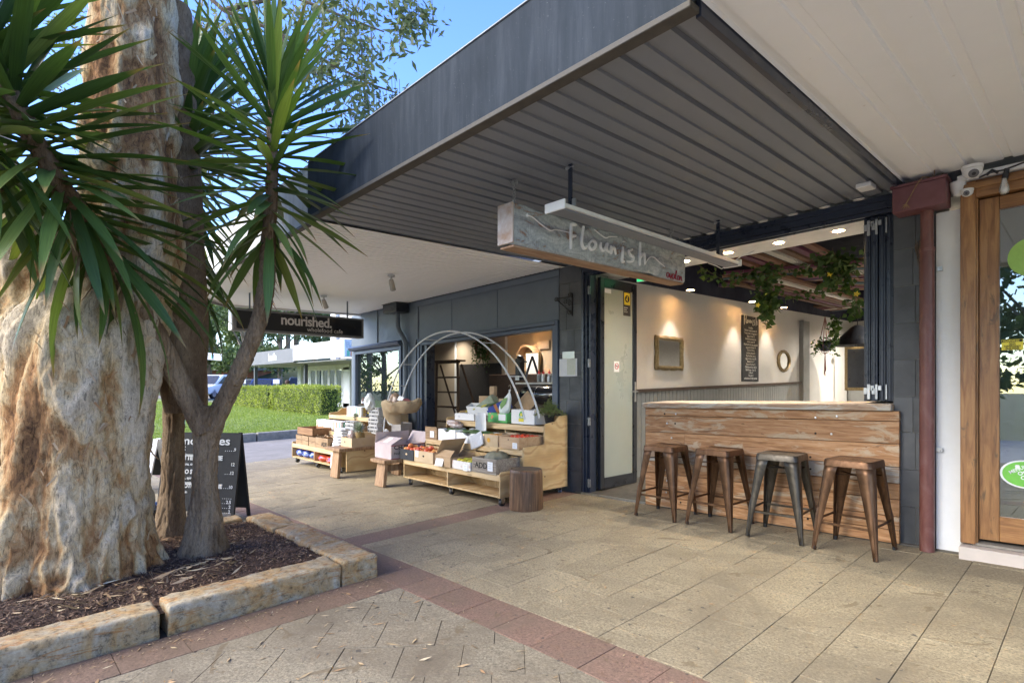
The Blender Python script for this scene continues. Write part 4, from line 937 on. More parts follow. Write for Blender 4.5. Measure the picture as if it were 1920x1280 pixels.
# ---- metal stools
def rust(name, c1, c2, c3):
    m, n, b = base(name, .38, .75); v = coords(n, (1,1,.5), rnd=True); f = noise_(n, v, 7, 8, .7, 1.2); r = ramp(n, [(.3,c1),(.5,c2),(.72,c3)]); n.links.new(f, r.inputs[0])
    n.links.new(r.outputs[0], b.inputs['Base Color']); f2 = noise_(n, v, 45, 6, .7); rr = ramp(n, [(.3,.28),(.7,.55)]); n.links.new(f2, rr.inputs[0]); n.links.new(rr.outputs[0], b.inputs['Roughness']); bump(n, b, f2, .12, .002); return m
m_rust = rust('antique_copper_steel', (.055,.028,.014), (.13,.068,.035), (.19,.105,.06))
m_gun = rust('gunmetal_steel', (.035,.03,.024), (.085,.072,.056), (.14,.12,.095))
def stool(label, mat, loc, rz):
    t = thing('bar_stool', label, 'bar stool', loc, rz, 'metal stools along the timber bar')
    S_ = lambda name, mb, **k: obj(name, mb, mat, t, **k)
    Hh = .675; s = .150
    def rr(hw, r, n=5): 
        P = []
        for cx, cy, a0 in ((hw-r,hw-r,0),(-(hw-r),hw-r,90),(-(hw-r),-(hw-r),180),(hw-r,-(hw-r),270)):
            for i in range(n+1): q = R(a0+90*i/n); P.append((cx+r*math.cos(q), cy+r*math.sin(q)))
        return P
    mb = MB(); prof = [(s+.012,-.05,.03),(s+.008,-.010,.035),(s+.004,-.002,.035),(s-.004,0,.033),(s-.012,-.003,.03),(s-.05,-.006,.03),(s-.10,-.007,.02)]
    base_ = 0; N_ = 24
    for hw, z, r in prof: mb.v += [(x, y, Hh+z) for x, y in rr(hw, r)]
    for i in range(len(prof)-1):
        for j in range(N_): mb.f.append((i*N_+j, i*N_+(j+1)%N_, (i+1)*N_+(j+1)%N_, (i+1)*N_+j)); mb.m.append(0)
    mb.f.append(tuple(range(len(mb.v)-N_, len(mb.v)))); mb.m.append(0)
    seat = S_('seat', mb, smooth=True)
    mb = MB(); mb.prism(rr(.012,.006,2), Hh-.0068, Hh-.0062, 'xy'); mb.v = [(x*2.2, y*.6, z) for x, y, z in mb.v]; obj('hand_hole', mb, m_hole, seat)
    for sx in (-1,1):
        for sy in (-1,1):
            mb = MB(); n_ = 10; c = 6
            for i in range(n_+1):
                u = i/n_; z = Hh-.03-u*(Hh-.03); off = s+.006+(.212-s-.006)*u; w = .078*(1-u)**1.1+.024; r = .026*(1-u)+.012; flare = .004*math.sin(u*PI)
                pts = [(off+flare-w, off+flare)]
                for k in range(c+1): q = R(90-90*k/c); pts.append((off+flare-r+r*math.cos(q), off+flare-r+r*math.sin(q)))
                pts.append((off+flare, off+flare-w))
                for (a, b2) in pts: mb.v.append((a*sx, b2*sy, z))
            k_ = c+3
            for i in range(n_):
                for j in range(k_-1): mb.f.append((i*k_+j, i*k_+j+1, (i+1)*k_+j+1, (i+1)*k_+j)); mb.m.append(0)
            leg = S_('leg', mb, smooth=True); md = leg.modifiers.new('sheet', 'SOLIDIFY'); md.thickness = .0025; md.offset = 0
            mb = MB(); pts = []
            for u in (.52,.60,.75,.9,1.0):
                off = s+.006+(.212-s-.006)*u; pts.append(((off-.003)*sx, (off-.003)*sy, Hh-.03-u*(Hh-.03)+.004))
            mb.tube(pts, [.004,.011,.011,.010,.010], 8); obj('stiffening_rib', mb, mat, leg, smooth=True)
            off = .212; mb = MB(); mb.lathe(((off-.012)*sx, (off-.012)*sy, 0), [(.013,0),(.015,.012),(.013,.028)], 8); obj('rubber_foot', mb, m_rubber, leg)
    for z, w in ((.215,.195),(.19,.197)):
        pass
    for sx, sy in ((0,1),(0,-1),(1,0),(-1,0)):
        z = .205 if sx == 0 else .225; o_ = .189; L = .182
        mb = MB()
        if sx == 0: mb.box(-L, L, sy*o_-.0015, sy*o_+.0015, z-.009, z+.009)
        else: mb.box(sx*o_-.0015, sx*o_+.0015, -L, L, z-.009, z+.009)
        S_('footrest', mb)
    for sg in (1,-1):
        mb = MB(); a = .135; mb.tube([(-a,-a*sg,.555),(a,a*sg,.555)], .006, 6); S_('cross_brace', mb)
    return t
for (x, y, lab, mt, rz) in ((-2.90,4.75,'copper brown metal stool at the left end of the bar, next to the doorway',m_rust,2),(-2.365,4.76,'second copper brown metal stool from the doorway, left of the darker gunmetal one',m_rust,-1),
        (-1.82,4.74,'gunmetal grey stool, darker than the other three at the timber bar',m_gun,4),(-1.285,4.69,'copper brown metal stool nearest the downpipe, at the right end of the bar',m_rust,-3)):
    stool(lab, mt, (x, y, G(x,y)+.001), R(rz))

# ---- hanging timber sign with scratched script
m_signpaint = None
m, n, b = base('whitewashed_timber', .75); v = coords(n, (1,1.0,2.2)); f = noise_(n, v, 4.2, 9, .7, 1.8)
r = ramp(n, [(.30,(.17,.085,.05)),(.39,(.33,.22,.17)),(.43,(.30,.33,.35)),(.54,(.42,.45,.465)),(.64,(.56,.575,.58)),(.78,(.32,.34,.36))]); n.links.new(f, r.inputs[0]); f2 = noise_(n, coords(n,(1,3,1)), 30, 6, .7); rr = ramp(n, [(.3,.7),(.7,1.15)]); n.links.new(f2, rr.inputs[0])
n.links.new(mixc(n, 1, r.outputs[0], rr.outputs[0], 'MULTIPLY'), b.inputs['Base Color']); bump(n, b, f2, .35, .004); m_signpaint = m
fs_ = thing('hanging_sign', 'whitewashed rustic timber sign with carved script hanging from chains under the dark awning', 'sign', (-2.76, 3.63, 2.235))
n_ = 60; vs = []
for i in range(n_+1):
    y = 2.545+(4.735-2.545)*i/n_; rag = NV(y*2.1,0,0)*.016+NV(y*7,1,0)*.008
    notch = -.075*math.exp(-((y-3.27)/.05)**2)*.6
    lo = 2.238+(y-2.545)*.0075+NV(y*2.3,5,0)*.014+NV(y*9,3,0)*.006; hi = 2.512+(y-2.545)*.006+rag*.8+notch
    bw = NV(y*1.7,8,2)*.01
    for (x, z) in ((-2.835,lo+.012),(-2.835,hi),(-2.70,hi-.004),(-2.692+bw*.3,hi-.016),(-2.69,(lo+hi)/2),(-2.694-bw*.3,lo+.014),(-2.704,lo)): vs.append((x, y, z))
fs2 = [tuple(range(6,-1,-1)), tuple(n_*7+k for k in range(7))]+[(i*7+k, i*7+(k+1)%7, (i+1)*7+(k+1)%7, (i+1)*7+k) for i in range(n_) for k in range(7)]
mb = MB(); mb.add(vs, fs2); board_ = obj('board', mb, m_signpaint, fs_, world=True)
m_carve = M('carved_white', (.86,.86,.86), (.74,.73,.72), 30, .8)
strokes = dict(F=[[(3.114,2.482),(3.111,2.39),(3.111,2.294)],[(3.114,2.478),(3.174,2.484)],[(3.113,2.388),(3.17,2.404)]], l=[[(3.257,2.49),(3.234,2.371),(3.262,2.326),(3.299,2.349)]],
    o=[[(3.327,2.377),(3.319,2.349),(3.352,2.332),(3.395,2.358),(3.398,2.39),(3.366,2.402),(3.327,2.377)]], u=[[(3.468,2.404),(3.462,2.369),(3.489,2.347),(3.524,2.372),(3.546,2.41),(3.539,2.365),(3.569,2.347)]],
    r=[[(3.596,2.402),(3.594,2.345),(3.61,2.385),(3.641,2.387),(3.66,2.341)]], i=[[(3.757,2.42),(3.742,2.308),(3.775,2.305)],[(3.766,2.462),(3.766,2.466)]], s=[[(3.885,2.421),(3.835,2.400),(3.855,2.372),(3.899,2.356),(3.879,2.322),(3.811,2.31)]],
    h=[[(3.999,2.500),(3.994,2.4),(3.991,2.303)],[(3.993,2.36),(4.03,2.405),(4.060,2.405),(4.069,2.322)]], vine=[[(2.668,2.449),(2.714,2.446),(2.789,2.418),(2.888,2.390),(2.953,2.406),(3.096,2.413)],[(4.069,2.322),(4.128,2.385),(4.198,2.408),(4.297,2.375),(4.382,2.35)],[(3.386,2.49),(3.516,2.452),(3.578,2.47),(3.678,2.488)]])
for L_, ss in strokes.items():
    mb = MB()
    for s in ss:
        k = max(10, len(s)*6); P3 = []
        for i in range(k+1):
            c = interp([(a, b2) for a, b2 in s], i/k) if len(s) > 1 else s[0]; P3.append((-2.686, c[0], c[1]))
        thick = .0125 if L_ not in ('vine',) else .0045
        mb.tube(P3, [thick*(.55+.6*abs(math.sin(2.6*i/k+.4))) for i in range(k+1)], 6)
    if L_ == 'vine': mb.lathe((-2.687,2.664,2.45), [(0,-.012),(.012,0),(0,.012)], 8, 'y')
    obj('letter' if L_ != 'vine' else 'carved_vine', mb, m_carve, fs_, world=True)
m_redink = flat('dark_red_script', (.33,.02,.05), .6)
av = dict(a=[(4.455,2.300),(4.425,2.305),(4.41,2.275),(4.437,2.262),(4.458,2.300),(4.462,2.266)], v=[(4.468,2.297),(4.480,2.262),(4.502,2.300)], a2=[(4.545,2.300),(4.518,2.304),(4.506,2.275),(4.530,2.262),(4.548,2.300),(4.552,2.266)], l=[(4.556,2.27),(4.584,2.335),(4.570,2.335),(4.563,2.27),(4.58,2.264)], o=[(4.612,2.300),(4.592,2.285),(4.60,2.262),(4.626,2.270),(4.622,2.298),(4.606,2.302)], n=[(4.632,2.300),(4.636,2.262),(4.652,2.298),(4.666,2.292),(4.668,2.264),(4.682,2.268)])
for L_, s in av.items():
    k = 16; mb = MB(); mb.tube([(-2.687, *interp(s, i/k)) for i in range(k+1)], .0042, 5); obj('letter', mb, m_redink, fs_, world=True)
for y in (2.63, 4.64):
    mb = MB(); zt = 2.70+G(-2.78,y)
    for k in range(8):
        c = zt-.012-k*.022; a = k%2; pts = [(-2.78+(.010*math.cos(q) if a else 0), y+(0 if a else .010*math.cos(q)), c+.015*math.sin(q)) for q in np.linspace(0,2*PI,9)]; mb.tube(pts, .003, 5, cap=False)
    for q in range(5): pts = [(-2.78+.022*math.cos(q*1.3)+.008*math.cos(t), y+.022*math.sin(q*1.3), zt-.02+.012*math.sin(t)) for t in np.linspace(0,2*PI,8)]; mb.tube(pts, .003, 5, cap=False)
    mb.tube([(-2.78,y,c-.01),(-2.78,y,2.51)], .006, 8)
    obj('hanging_chain', mb, m_steel, fs_, world=True)
# ---- light fitting over the sign
lf = thing('awning_light', 'long white fluorescent batten light hanging on two dark straps beside the carved sign', 'light fitting', (-2.36, 3.7, 2.42))
mb = MB(); mb.prism([(-2.43,2.405),(-2.43,2.425),(-2.39,2.440),(-2.33,2.440),(-2.29,2.425),(-2.29,2.400),(-2.33,2.397),(-2.40,2.400)], 2.585, 5.0, 'xz'); o = obj('housing', mb, m_white, lf, world=True)
mb = MB(); mb.box(-2.42, -2.30, 2.60, 4.985, 2.388, 2.3965); obj('dark_underside', mb, m_dark_metal, lf, world=True)  # dark sheet along the underside of the housing
for y in (2.585, 5.0): mb = MB(); mb.box(-2.445, -2.275, y-.008, y+.008, 2.385, 2.445); obj('end_cap', mb, m_white, lf, world=True, bev=.004)
for y in (2.73, 4.72):
    mb = MB(); zt = 2.70+G(-2.36,y); mb.box(-2.375, -2.345, y-.004, y+.004, 2.44, zt); obj('strap', mb, m_navy, lf, world=True)
    mb = MB(); mb.lathe((-2.36,y,zt-.02), [(0,-.035),(.012,-.034),(.012,-.005),(.005,-.004),(.005,.03),(0,.03)], 8, 'x'); mb.box(-2.342,-2.312,y-.006,y+.006,2.441,2.49); obj('bracket', mb, m_steel, lf, world=True)
mb = MB(); mb.tube([(-2.40,5.0,2.41),(-2.44,4.95,2.375),(-2.42,4.8,2.38),(-2.44,4.7,2.39)], .004, 5); mb.tube([(-2.34,5.0,2.44),(-2.30,5.06,2.49),(-2.2,5.09,2.52)], .005, 5); obj('cable', mb, m_white, lf, world=True)

# ---- rainwater head and downpipe (right)
m_pipe = rust('oxide_red_paint', (.10,.034,.028), (.15,.052,.042), (.20,.10,.085))
m_pipe.node_tree.nodes['Principled BSDF'].inputs['Metallic'].default_value = 0
m_head = M('oxide_red_head', (.13,.045,.05), (.18,.075,.08), 7, .5, speck=((.25,.22,.18), 8, .66), bmp=.15)
dp = thing('downpipe', 'oxide red downpipe with boxy rainwater head between the slate column and the white pier', 'downpipe', (-.90, 5.0, G(-.9,5.0)))
mb = MB(); mb.sbox(-1.085, -.770, 4.86, 5.055, 2.475, 2.655); hd = obj('rainwater_head', mb, m_head, dp, world=True, bev=.004)
mb = MB(); mb.sbox(-1.095, -.760, 4.85, 5.056, 2.655, 2.672); o = obj('rim', mb, m_head, hd); o.location = -wloc(hd)
g0 = G(-.9,5.0)
mb = MB(); mb.tube([(-.899,4.995,g0+2.474),(-.899,4.995,g0+2.2)], .040, 20); mb.tube([(-.899,4.995,g0+2.21),(-.899,4.995,g0+.0)], .046, 20); obj('pipe', mb, m_pipe, dp, world=True, smooth=True)
for h in (2.19, .80): mb = MB(); mb.tube([(-.899,4.995,g0+h+.01),(-.899,4.995,g0+h-.01)], .049, 20); obj('collar', mb, m_pipe, dp, world=True, smooth=True)
for h in (2.05, .74): mb = MB(); mb.box(-.852,-.815,5.03,5.058,g0+h-.014,g0+h+.014); mb.tube([(-.83,5.03,g0+h),(-.83,5.018,g0+h)], .006, 6); obj('pipe_clip', mb, m_steel, dp, world=True)
m_straw = M('dried_creeper', (.30,.20,.10), (.20,.12,.06), 30, .9)
tg = thing('dried_creeper', 'dead brown creeper strands draped over the red rainwater head', 'dead plant', (-.93, 4.85, 2.74+.08))
mb = MB(); z0 = 2.655+G(-.95,4.86)
mb.tube([(-.86,4.9,z0+.03),(-.90,4.848,z0+.035),(-.94,4.838,z0-.03),(-.975,4.838,z0-.10),(-1.0,4.838,z0-.145)], .004, 5)
for q in range(7): mb.tube([(-.995,4.837,z0-.14),(-1.0+.03*math.cos(q),4.832,z0-.165+.022*math.sin(q*2))], [.004,.001], 4)
for q in range(9): mb.tube([(-.84,4.93,z0+.02),(-.84+.05*math.cos(q*.9),4.90+.03*math.sin(q*2),z0+.04+.02*math.sin(q*3))], [.004,.001], 4)
mb.tube([(-.84,4.9,z0+.02),(-.835,4.87,z0+.09),(-.85,4.87,z0+.135),(-.86,4.87,z0+.13)], .003, 4)
obj('strand', mb, m_straw, tg, world=True)['kind'] = 'stuff'
mb = MB(); x0 = -.955
for q in range(26): x = x0+random.gauss(0,.014); mb.tube([(x,5.055+random.uniform(-.02,0),2.25+g0+random.uniform(-.02,.04)),(x0+.02+random.gauss(0,.008),5.06,2.02+g0+random.uniform(-.08,.06))], [.003,.001], 4)
mb.tube([(-.94,5.06,2.08+g0),(-.952,5.065,1.8+g0),(-.945,5.07,1.45+g0)], .002, 4)
tag(obj('dried_creeper', mb, m_twig), 'wispy dry creeper tuft on the slate column just left of the red downpipe', 'dead plant', kind=None)
# ---- cctv cameras, lamp holder, junction box
def dome(lab, c, r, aim):
    t = thing('security_camera', lab, 'security camera', c)
    mb = MB(); mb.lathe((0,0,0), [(r*1.05,.0),(r*1.05,-r*.28),(r*.98,-r*.35)], 20); obj('mount', mb, m_white, t, smooth=True)
    mb = MB(); mb.lathe((0,0,-r*.4), [(r*.98,.0),(r*.95,-r*.35),(r*.7,-r*.75),(r*.3,-r*.95),(0,-r*.97)], 20); obj('shell', mb, m_white, t, smooth=True)
    a = Vector(aim).normalized(); q = a.to_track_quat('Z','Y').to_matrix().to_4x4(); mb = MB(); mb.lathe((0,0,0), [(r*.5,r*.45),(r*.5,r*.93),(r*.36,r*.98),(0,r*.96)], 16); mb.xf(Matrix.Translation((0,0,-r*.55)) @ q); l = obj('lens_ring', mb, flat('camera_grey', (.12,.12,.13), .3), t, smooth=True)
    mb = MB(); mb.lathe((0,0,0), [(r*.2,r*.99),(0,r*1.02)], 12); mb.xf(Matrix.Translation((0,0,-r*.55)) @ q); obj('lens', mb, m_black, l)
dome('larger white dome security camera above the varnished door frame', (-.625, 4.86, 2.685+G(-.62,4.86)), .058, (.25,-.8,-.6))
dome('smaller white security camera tucked below the larger one beside the door frame', (-.665, 4.955, 2.56+G(-.62,4.9)), .036, (.0,-.9,-.4))
bl = thing('festoon_bulb', 'clear bulb in a black holder hanging on black cable above the varnished door', 'light bulb', (-.46, 4.93, 2.62+.1))
mb = MB(); mb.tube([(-.60,4.95,2.72),(-.54,4.94,2.735),(-.47,4.93,2.73),(-.38,4.93,2.75),(-.2,4.93,2.78),(.3,4.93,2.76)], .006, 6); mb.tube([(-.56,4.93,2.72),(-.53,4.93,2.745),(-.50,4.93,2.72)], .01, 6); obj('cable', mb, m_black, bl, world=True, smooth=True)
mb = MB(); mb.tube([(-.455,4.93,2.735),(-.465,4.925,2.67)], [.015,.018], 12); obj('lamp_holder', mb, m_black, bl, world=True, smooth=True)
mb = MB(); mb.lathe((-.468,4.924,2.60), [(0,-.035),(.018,-.03),(.029,-.01),(.028,.01),(.018,.045),(.014,.07)], 16); obj('bulb', mb, glass('bulb_glass', (.95,.93,.88), alpha=.35), bl, world=True, smooth=True)
mb = MB(); mb.sbox(-1.27,-1.17,4.66,4.80,2.665,2.70); tag(obj('junction_box', mb, m_white, bev=.008, seg=2), 'small white square sensor box on the dark ribbed soffit near the red rainwater head', 'sensor')
mb = MB(); mb.lathe((-.72,5.0,2.70), [(0,-.075),(.03,-.06),(.045,-.02),(.05,.03)], 16); tag(obj('rain_cover', mb, m_white, smooth=True), 'white rounded cap behind the rainwater head under the cream soffit', 'pipe cap')
# ---- stickers on the timber door
wsn = thing('warning_sticker', 'yellow and black surveillance warning sticker on the timber shop glass', 'sticker', (-.44, 5.063, 1.47+G(-.44,5.06)))
mb = MB(); mb.box(-.055,.055,-.001,0,-.035,.038); obj('backing', mb, m_yel, wsn); mb = MB(); mb.box(-.053,.053,-.0018,-.0012,.020,.036); obj('band', mb, m_blackink, wsn)
text('lettering', 'WARNING', .0175, m_yel, wsn, (-.049,-.0025,.0225), FY, bold=.0004)
for k, t in enumerate(['CCTV', 'VIDEO', 'SURVEILLANCE', 'IN 24 HOUR', 'OPERATION']): text('lettering', t, .0125, m_blackink, wsn, (0,-.0018,.009-.0105*k), FY, 'CENTER', bold=.0003)
m_green = flat('bright_green', (.16,.50,.06), .45)
ml = thing('round_sticker', 'oval green sticker with white rim offering online orders low on the shop glass', 'sticker', (-.375, 5.06, .60+G(-.4,5.06)))
mb = MB(); mb.lathe((0,0,0), [(0,0),(.118,0),(.118,.001),(0,.001)], 32, 'y'); mb.v = [(x*1.1,y,z*.8) for x,y,z in mb.v]; obj('rim', mb, m_white, ml)
mb = MB(); mb.lathe((0,-.0015,0), [(0,0),(.106,0),(.106,.001),(0,.001)], 32, 'y'); mb.v = [(x*1.1,y,z*.8) for x,y,z in mb.v]; obj('face', mb, m_green, ml)
tl = (PI/2, R(-32), 0)
text('lettering', 'MENULOG', .030, m_white, ml, (-.075,-.0022,-.005), tl, bold=.0006); text('lettering', 'Order', .034, m_white, ml, (-.03,-.0022,-.012), tl, bold=.001); text('lettering', 'Online', .034, m_white, ml, (-.015,-.0022,-.040), tl, bold=.001)
mb = MB(); mb.box(-.050,-.028,-.0025,-.0018,.035,.050); mb.prism([(-.053,.05),(-.025,.05),(-.031,.060),(-.047,.060)], -.0025, -.0018, 'xz'); obj('shop_symbol', mb, m_white, ml)
mb = MB(); mb.lathe((-.335,5.06,2.05+G(-.3,5.06)), [(0,0),(.13,0),(.13,.001),(0,.001)], 28, 'y'); tag(obj('round_sticker', mb, flat('lime_green', (.30,.50,.10), .5)), 'plain lime green round sticker high on the shop glass at the right edge', 'sticker')
# ---- paper notices and wall bracket on the left column
nt_ = thing('paper_notice', 'white paper notice taped to the charcoal column between the servery and the door', 'notice', (-4.42, 5.072, 1.48+G(-4.4,5.07)))
mb = MB(); mb.box(-.14,.14,0,.002,-.105,.105); obj('sheet', mb, m_paper, nt_)
mb = MB(); mb.box(-.015,.115,-.003,-.001,-.09,.10); obj('sheet', mb, M('cream_print', (.66,.66,.56), (.60,.62,.52), 40, .7), nt_)
mb = MB(); mb.box(-.09,.10,-.001,.001,.107,.19); obj('plastic_sleeve', mb, glass('sleeve', (.8,.78,.6), alpha=.45, rough=.3), nt_)
mb = MB(); c = [(-4.36,5.05,2.36),(-4.36,5.05,2.10)]; gz = G(-4.4,5.05)
mb.tube([(-4.355,5.07,2.36+gz),(-4.355,5.07,2.09+gz)], .007, 6); mb.tube([(-4.355,5.06,2.32+gz),(-4.59,5.06,2.32+gz)], .006, 6); mb.tube([(-4.59,5.06,2.31+gz),(-4.355,5.06,2.12+gz)], .006, 6)
def scroll(cx, cz, r, s=1, a0=0): return [(cx+s*r*(1-i/26)*math.cos(a0+i*.38), 5.06, cz+r*(1-i/26)*math.sin(a0+i*.38)) for i in range(22)]
for a in ((-4.60,2.31,.032,1,0),(-4.385,2.345,.028,1,0),(-4.395,2.245,.045,-1,0),(-4.385,2.14,.038,1,2),(-4.46,2.27,.035,-1,1)): mb.tube(scroll(a[0],a[1]+gz,*a[2:]), .005, 5)
tag(obj('iron_bracket', mb, flat('wrought_iron', (.02,.016,.014), .6)), 'scrolled wrought iron hanging basket bracket on the charcoal column', 'bracket')

# ================================================================ INSIDE THE BAR
m_lamp = emit('lit_lamp', (1, .86, .62), 7)
def downlight(x, y, z, lab, power, spot=75, blend=.6, tgt=None, grp='round downlights', parent=None):
    t = thing('downlight', lab, 'downlight', (x, y, z), 0, grp)
    mb = MB(); mb.lathe((0,0,0), [(.048,0),(.062,-.004),(.062,0)], 20); obj('trim_ring', mb, m_white, t, smooth=True)
    mb = MB(); mb.lathe((0,0,-.002), [(.047,0),(0,0)], 20); obj('lens', mb, m_lamp, t)
    l = bpy.data.lights.new('downlight_lamp', 'SPOT'); l.energy = power; l.color = (1,.93,.82); l.spot_size = R(spot); l.spot_blend = blend; l.shadow_soft_size = .04
    lo = bpy.data.objects.new('lamp', l); COL.objects.link(lo); lo.parent = t; lo.location = (0,0,-.012)
    d = Vector(tgt) if tgt else Vector((0,0,-1)); lo.rotation_euler = (-d).to_track_quat('Z','Y').to_euler(); return t
for x, lab in ((-1.66,'lit downlight in the white bulkhead nearest the folded window panels'),(-2.18,'lit downlight in the white bulkhead, second from the folded panels'),(-2.69,'lit downlight in the white bulkhead behind the end of the batten light'),(-3.18,'lit downlight in the white bulkhead beside the end of the carved sign')):
    downlight(x, 5.60, 2.598+G(x,5.6), lab, 20, 150, 1.0, grp='downlights in the white bulkhead')
for y, lab in ((7.15,'ceiling downlight washing the wall above the square gilt mirror'),(9.15,'ceiling downlight washing the wall left of the tall menu board'),(10.45,'ceiling downlight washing the wall between menu board and oval mirror')):
    downlight(-3.98, y, 2.54+G(-3.98,y), lab, 15, 70, .7, (-.16,0,-1), grp='downlights along the side wall')
for x, y in ((.6,7.0),(-1.2,10.5),(1.2,7.5),(1.5,10.0),(-2.4,12.6),(1.2,13.2),(-3.0,14.2)):  # unseen lamps added to brighten the inside of the bar
    downlight(x, y, 2.66+G(x,y), 'unseen downlight added among the coloured ceiling battens to brighten the bar', 170, 160, 1.0, grp='added downlights among the battens')
XW = -4.298
def wallthing(name, lab, cat, y, h): return thing(name, lab, cat, (XW, y, h+G(XW,y)))
m_gilt = M('aged_gilt', (.16,.11,.05), (.28,.21,.11), 30, .45, metal=.6, bmp=.4, bscale=60)
m_mirror = flat('mirror', (.75,.75,.74), .04, 1)
mr = wallthing('wall_mirror', 'square mirror in a scalloped antique gilt frame on the taupe wall', 'mirror', 7.115, 1.675)
mb = MB(); n_ = 96
def wav(q, hw, hh, a):
    c, s = math.cos(q), math.sin(q); k = 1/max(abs(c)/hw, abs(s)/hh); w = 1+a*abs(math.sin(q*4))
    return (k*c*w, k*s*w)
for (hw, hh, a, x) in ((.36,.235,.05,.0),(.36,.235,.05,.02),(.33,.205,.03,.045),(.30,.18,.0,.03),(.30,.18,0,.012)):
    for i in range(n_): u, w = wav(2*PI*i/n_, hw, hh, a); mb.v.append((x, u, w))
for j in range(4):
    for i in range(n_): mb.f.append((j*n_+i, j*n_+(i+1)%n_, (j+1)*n_+(i+1)%n_, (j+1)*n_+i)); mb.m.append(0)
obj('frame', mb, m_gilt, mr, smooth=True); mb = MB(); mb.box(.008,.0125,-.305,.305,-.185,.185); obj('glass', mb, m_mirror, mr)
ov = wallthing('wall_mirror', 'small oval mirror in an ornate gilt frame on the taupe wall', 'mirror', 11.25, 1.60)
mb = MB(); mb.v = []
for (r, x) in ((1.0,0),(1.0,.02),(.88,.045),(.78,.03),(.78,.01)):
    for i in range(64): q = 2*PI*i/64; k = r*(1+.05*abs(math.sin(q*9))*(r > .9)); mb.v.append((x, .30*k*math.cos(q), .205*k*math.sin(q)))
for j in range(4):
    for i in range(64): mb.f.append((j*64+i, j*64+(i+1)%64, (j+1)*64+(i+1)%64, (j+1)*64+i)); mb.m.append(0)
obj('frame', mb, m_gilt, ov, smooth=True); mb = MB(); mb.lathe((.009,0,0), [(0,0),(.8,0),(.8,.002),(0,.002)], 40, 'x'); mb.v = [(x,y*.30,z*.205) for x,y,z in mb.v]; obj('glass', mb, m_mirror, ov)
mn = wallthing('menu_board', 'tall narrow black menu board with white script on the taupe wall', 'menu board', 9.76, 1.80)
mb = MB(); mb.box(0,.02,-.33,.33,-.57,.57); obj('panel', mb, flat('board_black', (.016,.017,.021), .7), mn, bev=.004)
k = 26
for j, (L_, ss) in enumerate([(a, strokes[a]) for a in 'Flouris']+[('h', strokes['h'])]):
    mb = MB()
    for s in ss: mb.tube([(.022, (interp(s, i/12)[0]-3.60)*.53, .49+(interp(s, i/12)[1]-2.39)*.85) for i in range(13)], .0055, 4)
    obj('letter', mb, m_chalk, mn)
lines = ['breakfast', 'Bircher muesli, berries 14', 'Toast w jam or vegemite 7', 'Eggs on toast 12', 'Smashed avocado, feta', 'rocket, toast 18', 'Mushrooms on rye, poached', 'egg, goats cheese 19', 'Zucchini fritters', 'smoked salmon 21', 'Big breakfast, bacon', 'eggs, tomato, toast 24', 'Banana bread 7', 'Soup of the day 15', 'Chicken and brie roll 16', 'Beef burger, chips 22', 'Coffee 4', 'Tea pots 5', 'ask about our daily specials']
for i, t in enumerate(lines): text('lettering', t, .052, m_chalk, mn, (.0215, 0, .35-.049*i), FX, 'CENTER', sx=.9)
# ivy garlands: leaves along strings, hanging clumps
m_ivy = leafmat('ivy_leaf', (.03,.065,.018), (.06,.12,.03), .5, .2, True, (.12,.17,.05))
def ivy(lab, strings, clumps, grp='ivy garlands on the ceiling battens'):
    V, F, A = [], [], []
    def lf_(p, s):
        a = random.uniform(0,2*PI); el = random.uniform(-1.2,.3); d = Vector((math.cos(a)*math.cos(el), math.sin(a)*math.cos(el), math.sin(el))); sd_ = d.cross(Vector((random.gauss(0,1),random.gauss(0,1),random.gauss(0,1)))).normalized()
        k = len(V); V.extend([tuple(p), tuple(p+d*s*.35+sd_*s*.45), tuple(p+d*s), tuple(p+d*s*.35-sd_*s*.45)]); F.append((k,k+1,k+2,k+3)); A.append(random.random())
    t = thing('ivy_garland', lab, 'garland', strings[0][0]); mb = MB()
    for pts, dens in [(s, 90) for s in strings]:
        mb.tube([Vector(p) for p in pts], .004, 4)
        for a, b_ in zip(pts[:-1], pts[1:]):
            a, b_ = Vector(a), Vector(b_)
            for _ in range(int((b_-a).length*dens)): lf_(a.lerp(b_, random.random())+Vector((random.gauss(0,.035),random.gauss(0,.035),random.gauss(-.02,.035))), random.uniform(.05,.085))
    for (c, h, w, n_) in clumps:
        for _ in range(n_): u = random.random(); lf_(Vector(c)+Vector((random.gauss(0,w*(1-u*.6)),random.gauss(0,w*(1-u*.6)),-h*u)), random.uniform(.05,.10))
    obj('stem', mb, m_twig, t, world=True); o = bulk('leaves', V, F, m_ivy, t, A); o.location = -t.location; o['kind'] = 'stuff'
def W2(a, b_, d): x, y, z = W3(a, b_, d); return (x, y, z)
ivy('ivy garland with the long cone of leaves hanging above the menu board', [[W2(1310,497,6.6),W2(1350,522,6.7),W2(1395,515,6.8),W2(1425,500,6.8)],[W2(1425,500,6.8),W2(1470,505,6.9),W2(1525,500,6.9)]], [(W2(1437,500,6.7),.55,.10,240),(W2(1440,545,6.7),.42,.06,130)])
ivy('ivy garland bunched beside the folded window panels', [[W2(1560,465,6.2),W2(1575,500,6.2),W2(1600,545,6.2),W2(1612,590,6.2)],[W2(1470,555,8.5),W2(1530,545,8.4),W2(1600,535,8.3)]], [(W2(1560,470,6.2),.40,.13,230),(W2(1590,478,6.2),.22,.10,80),(W2(1600,560,6.6),.22,.06,50),(W2(1566,590,7.5),.35,.03,45)])
m_flo = flat('yellow_flower', (.75,.60,.05), .6)
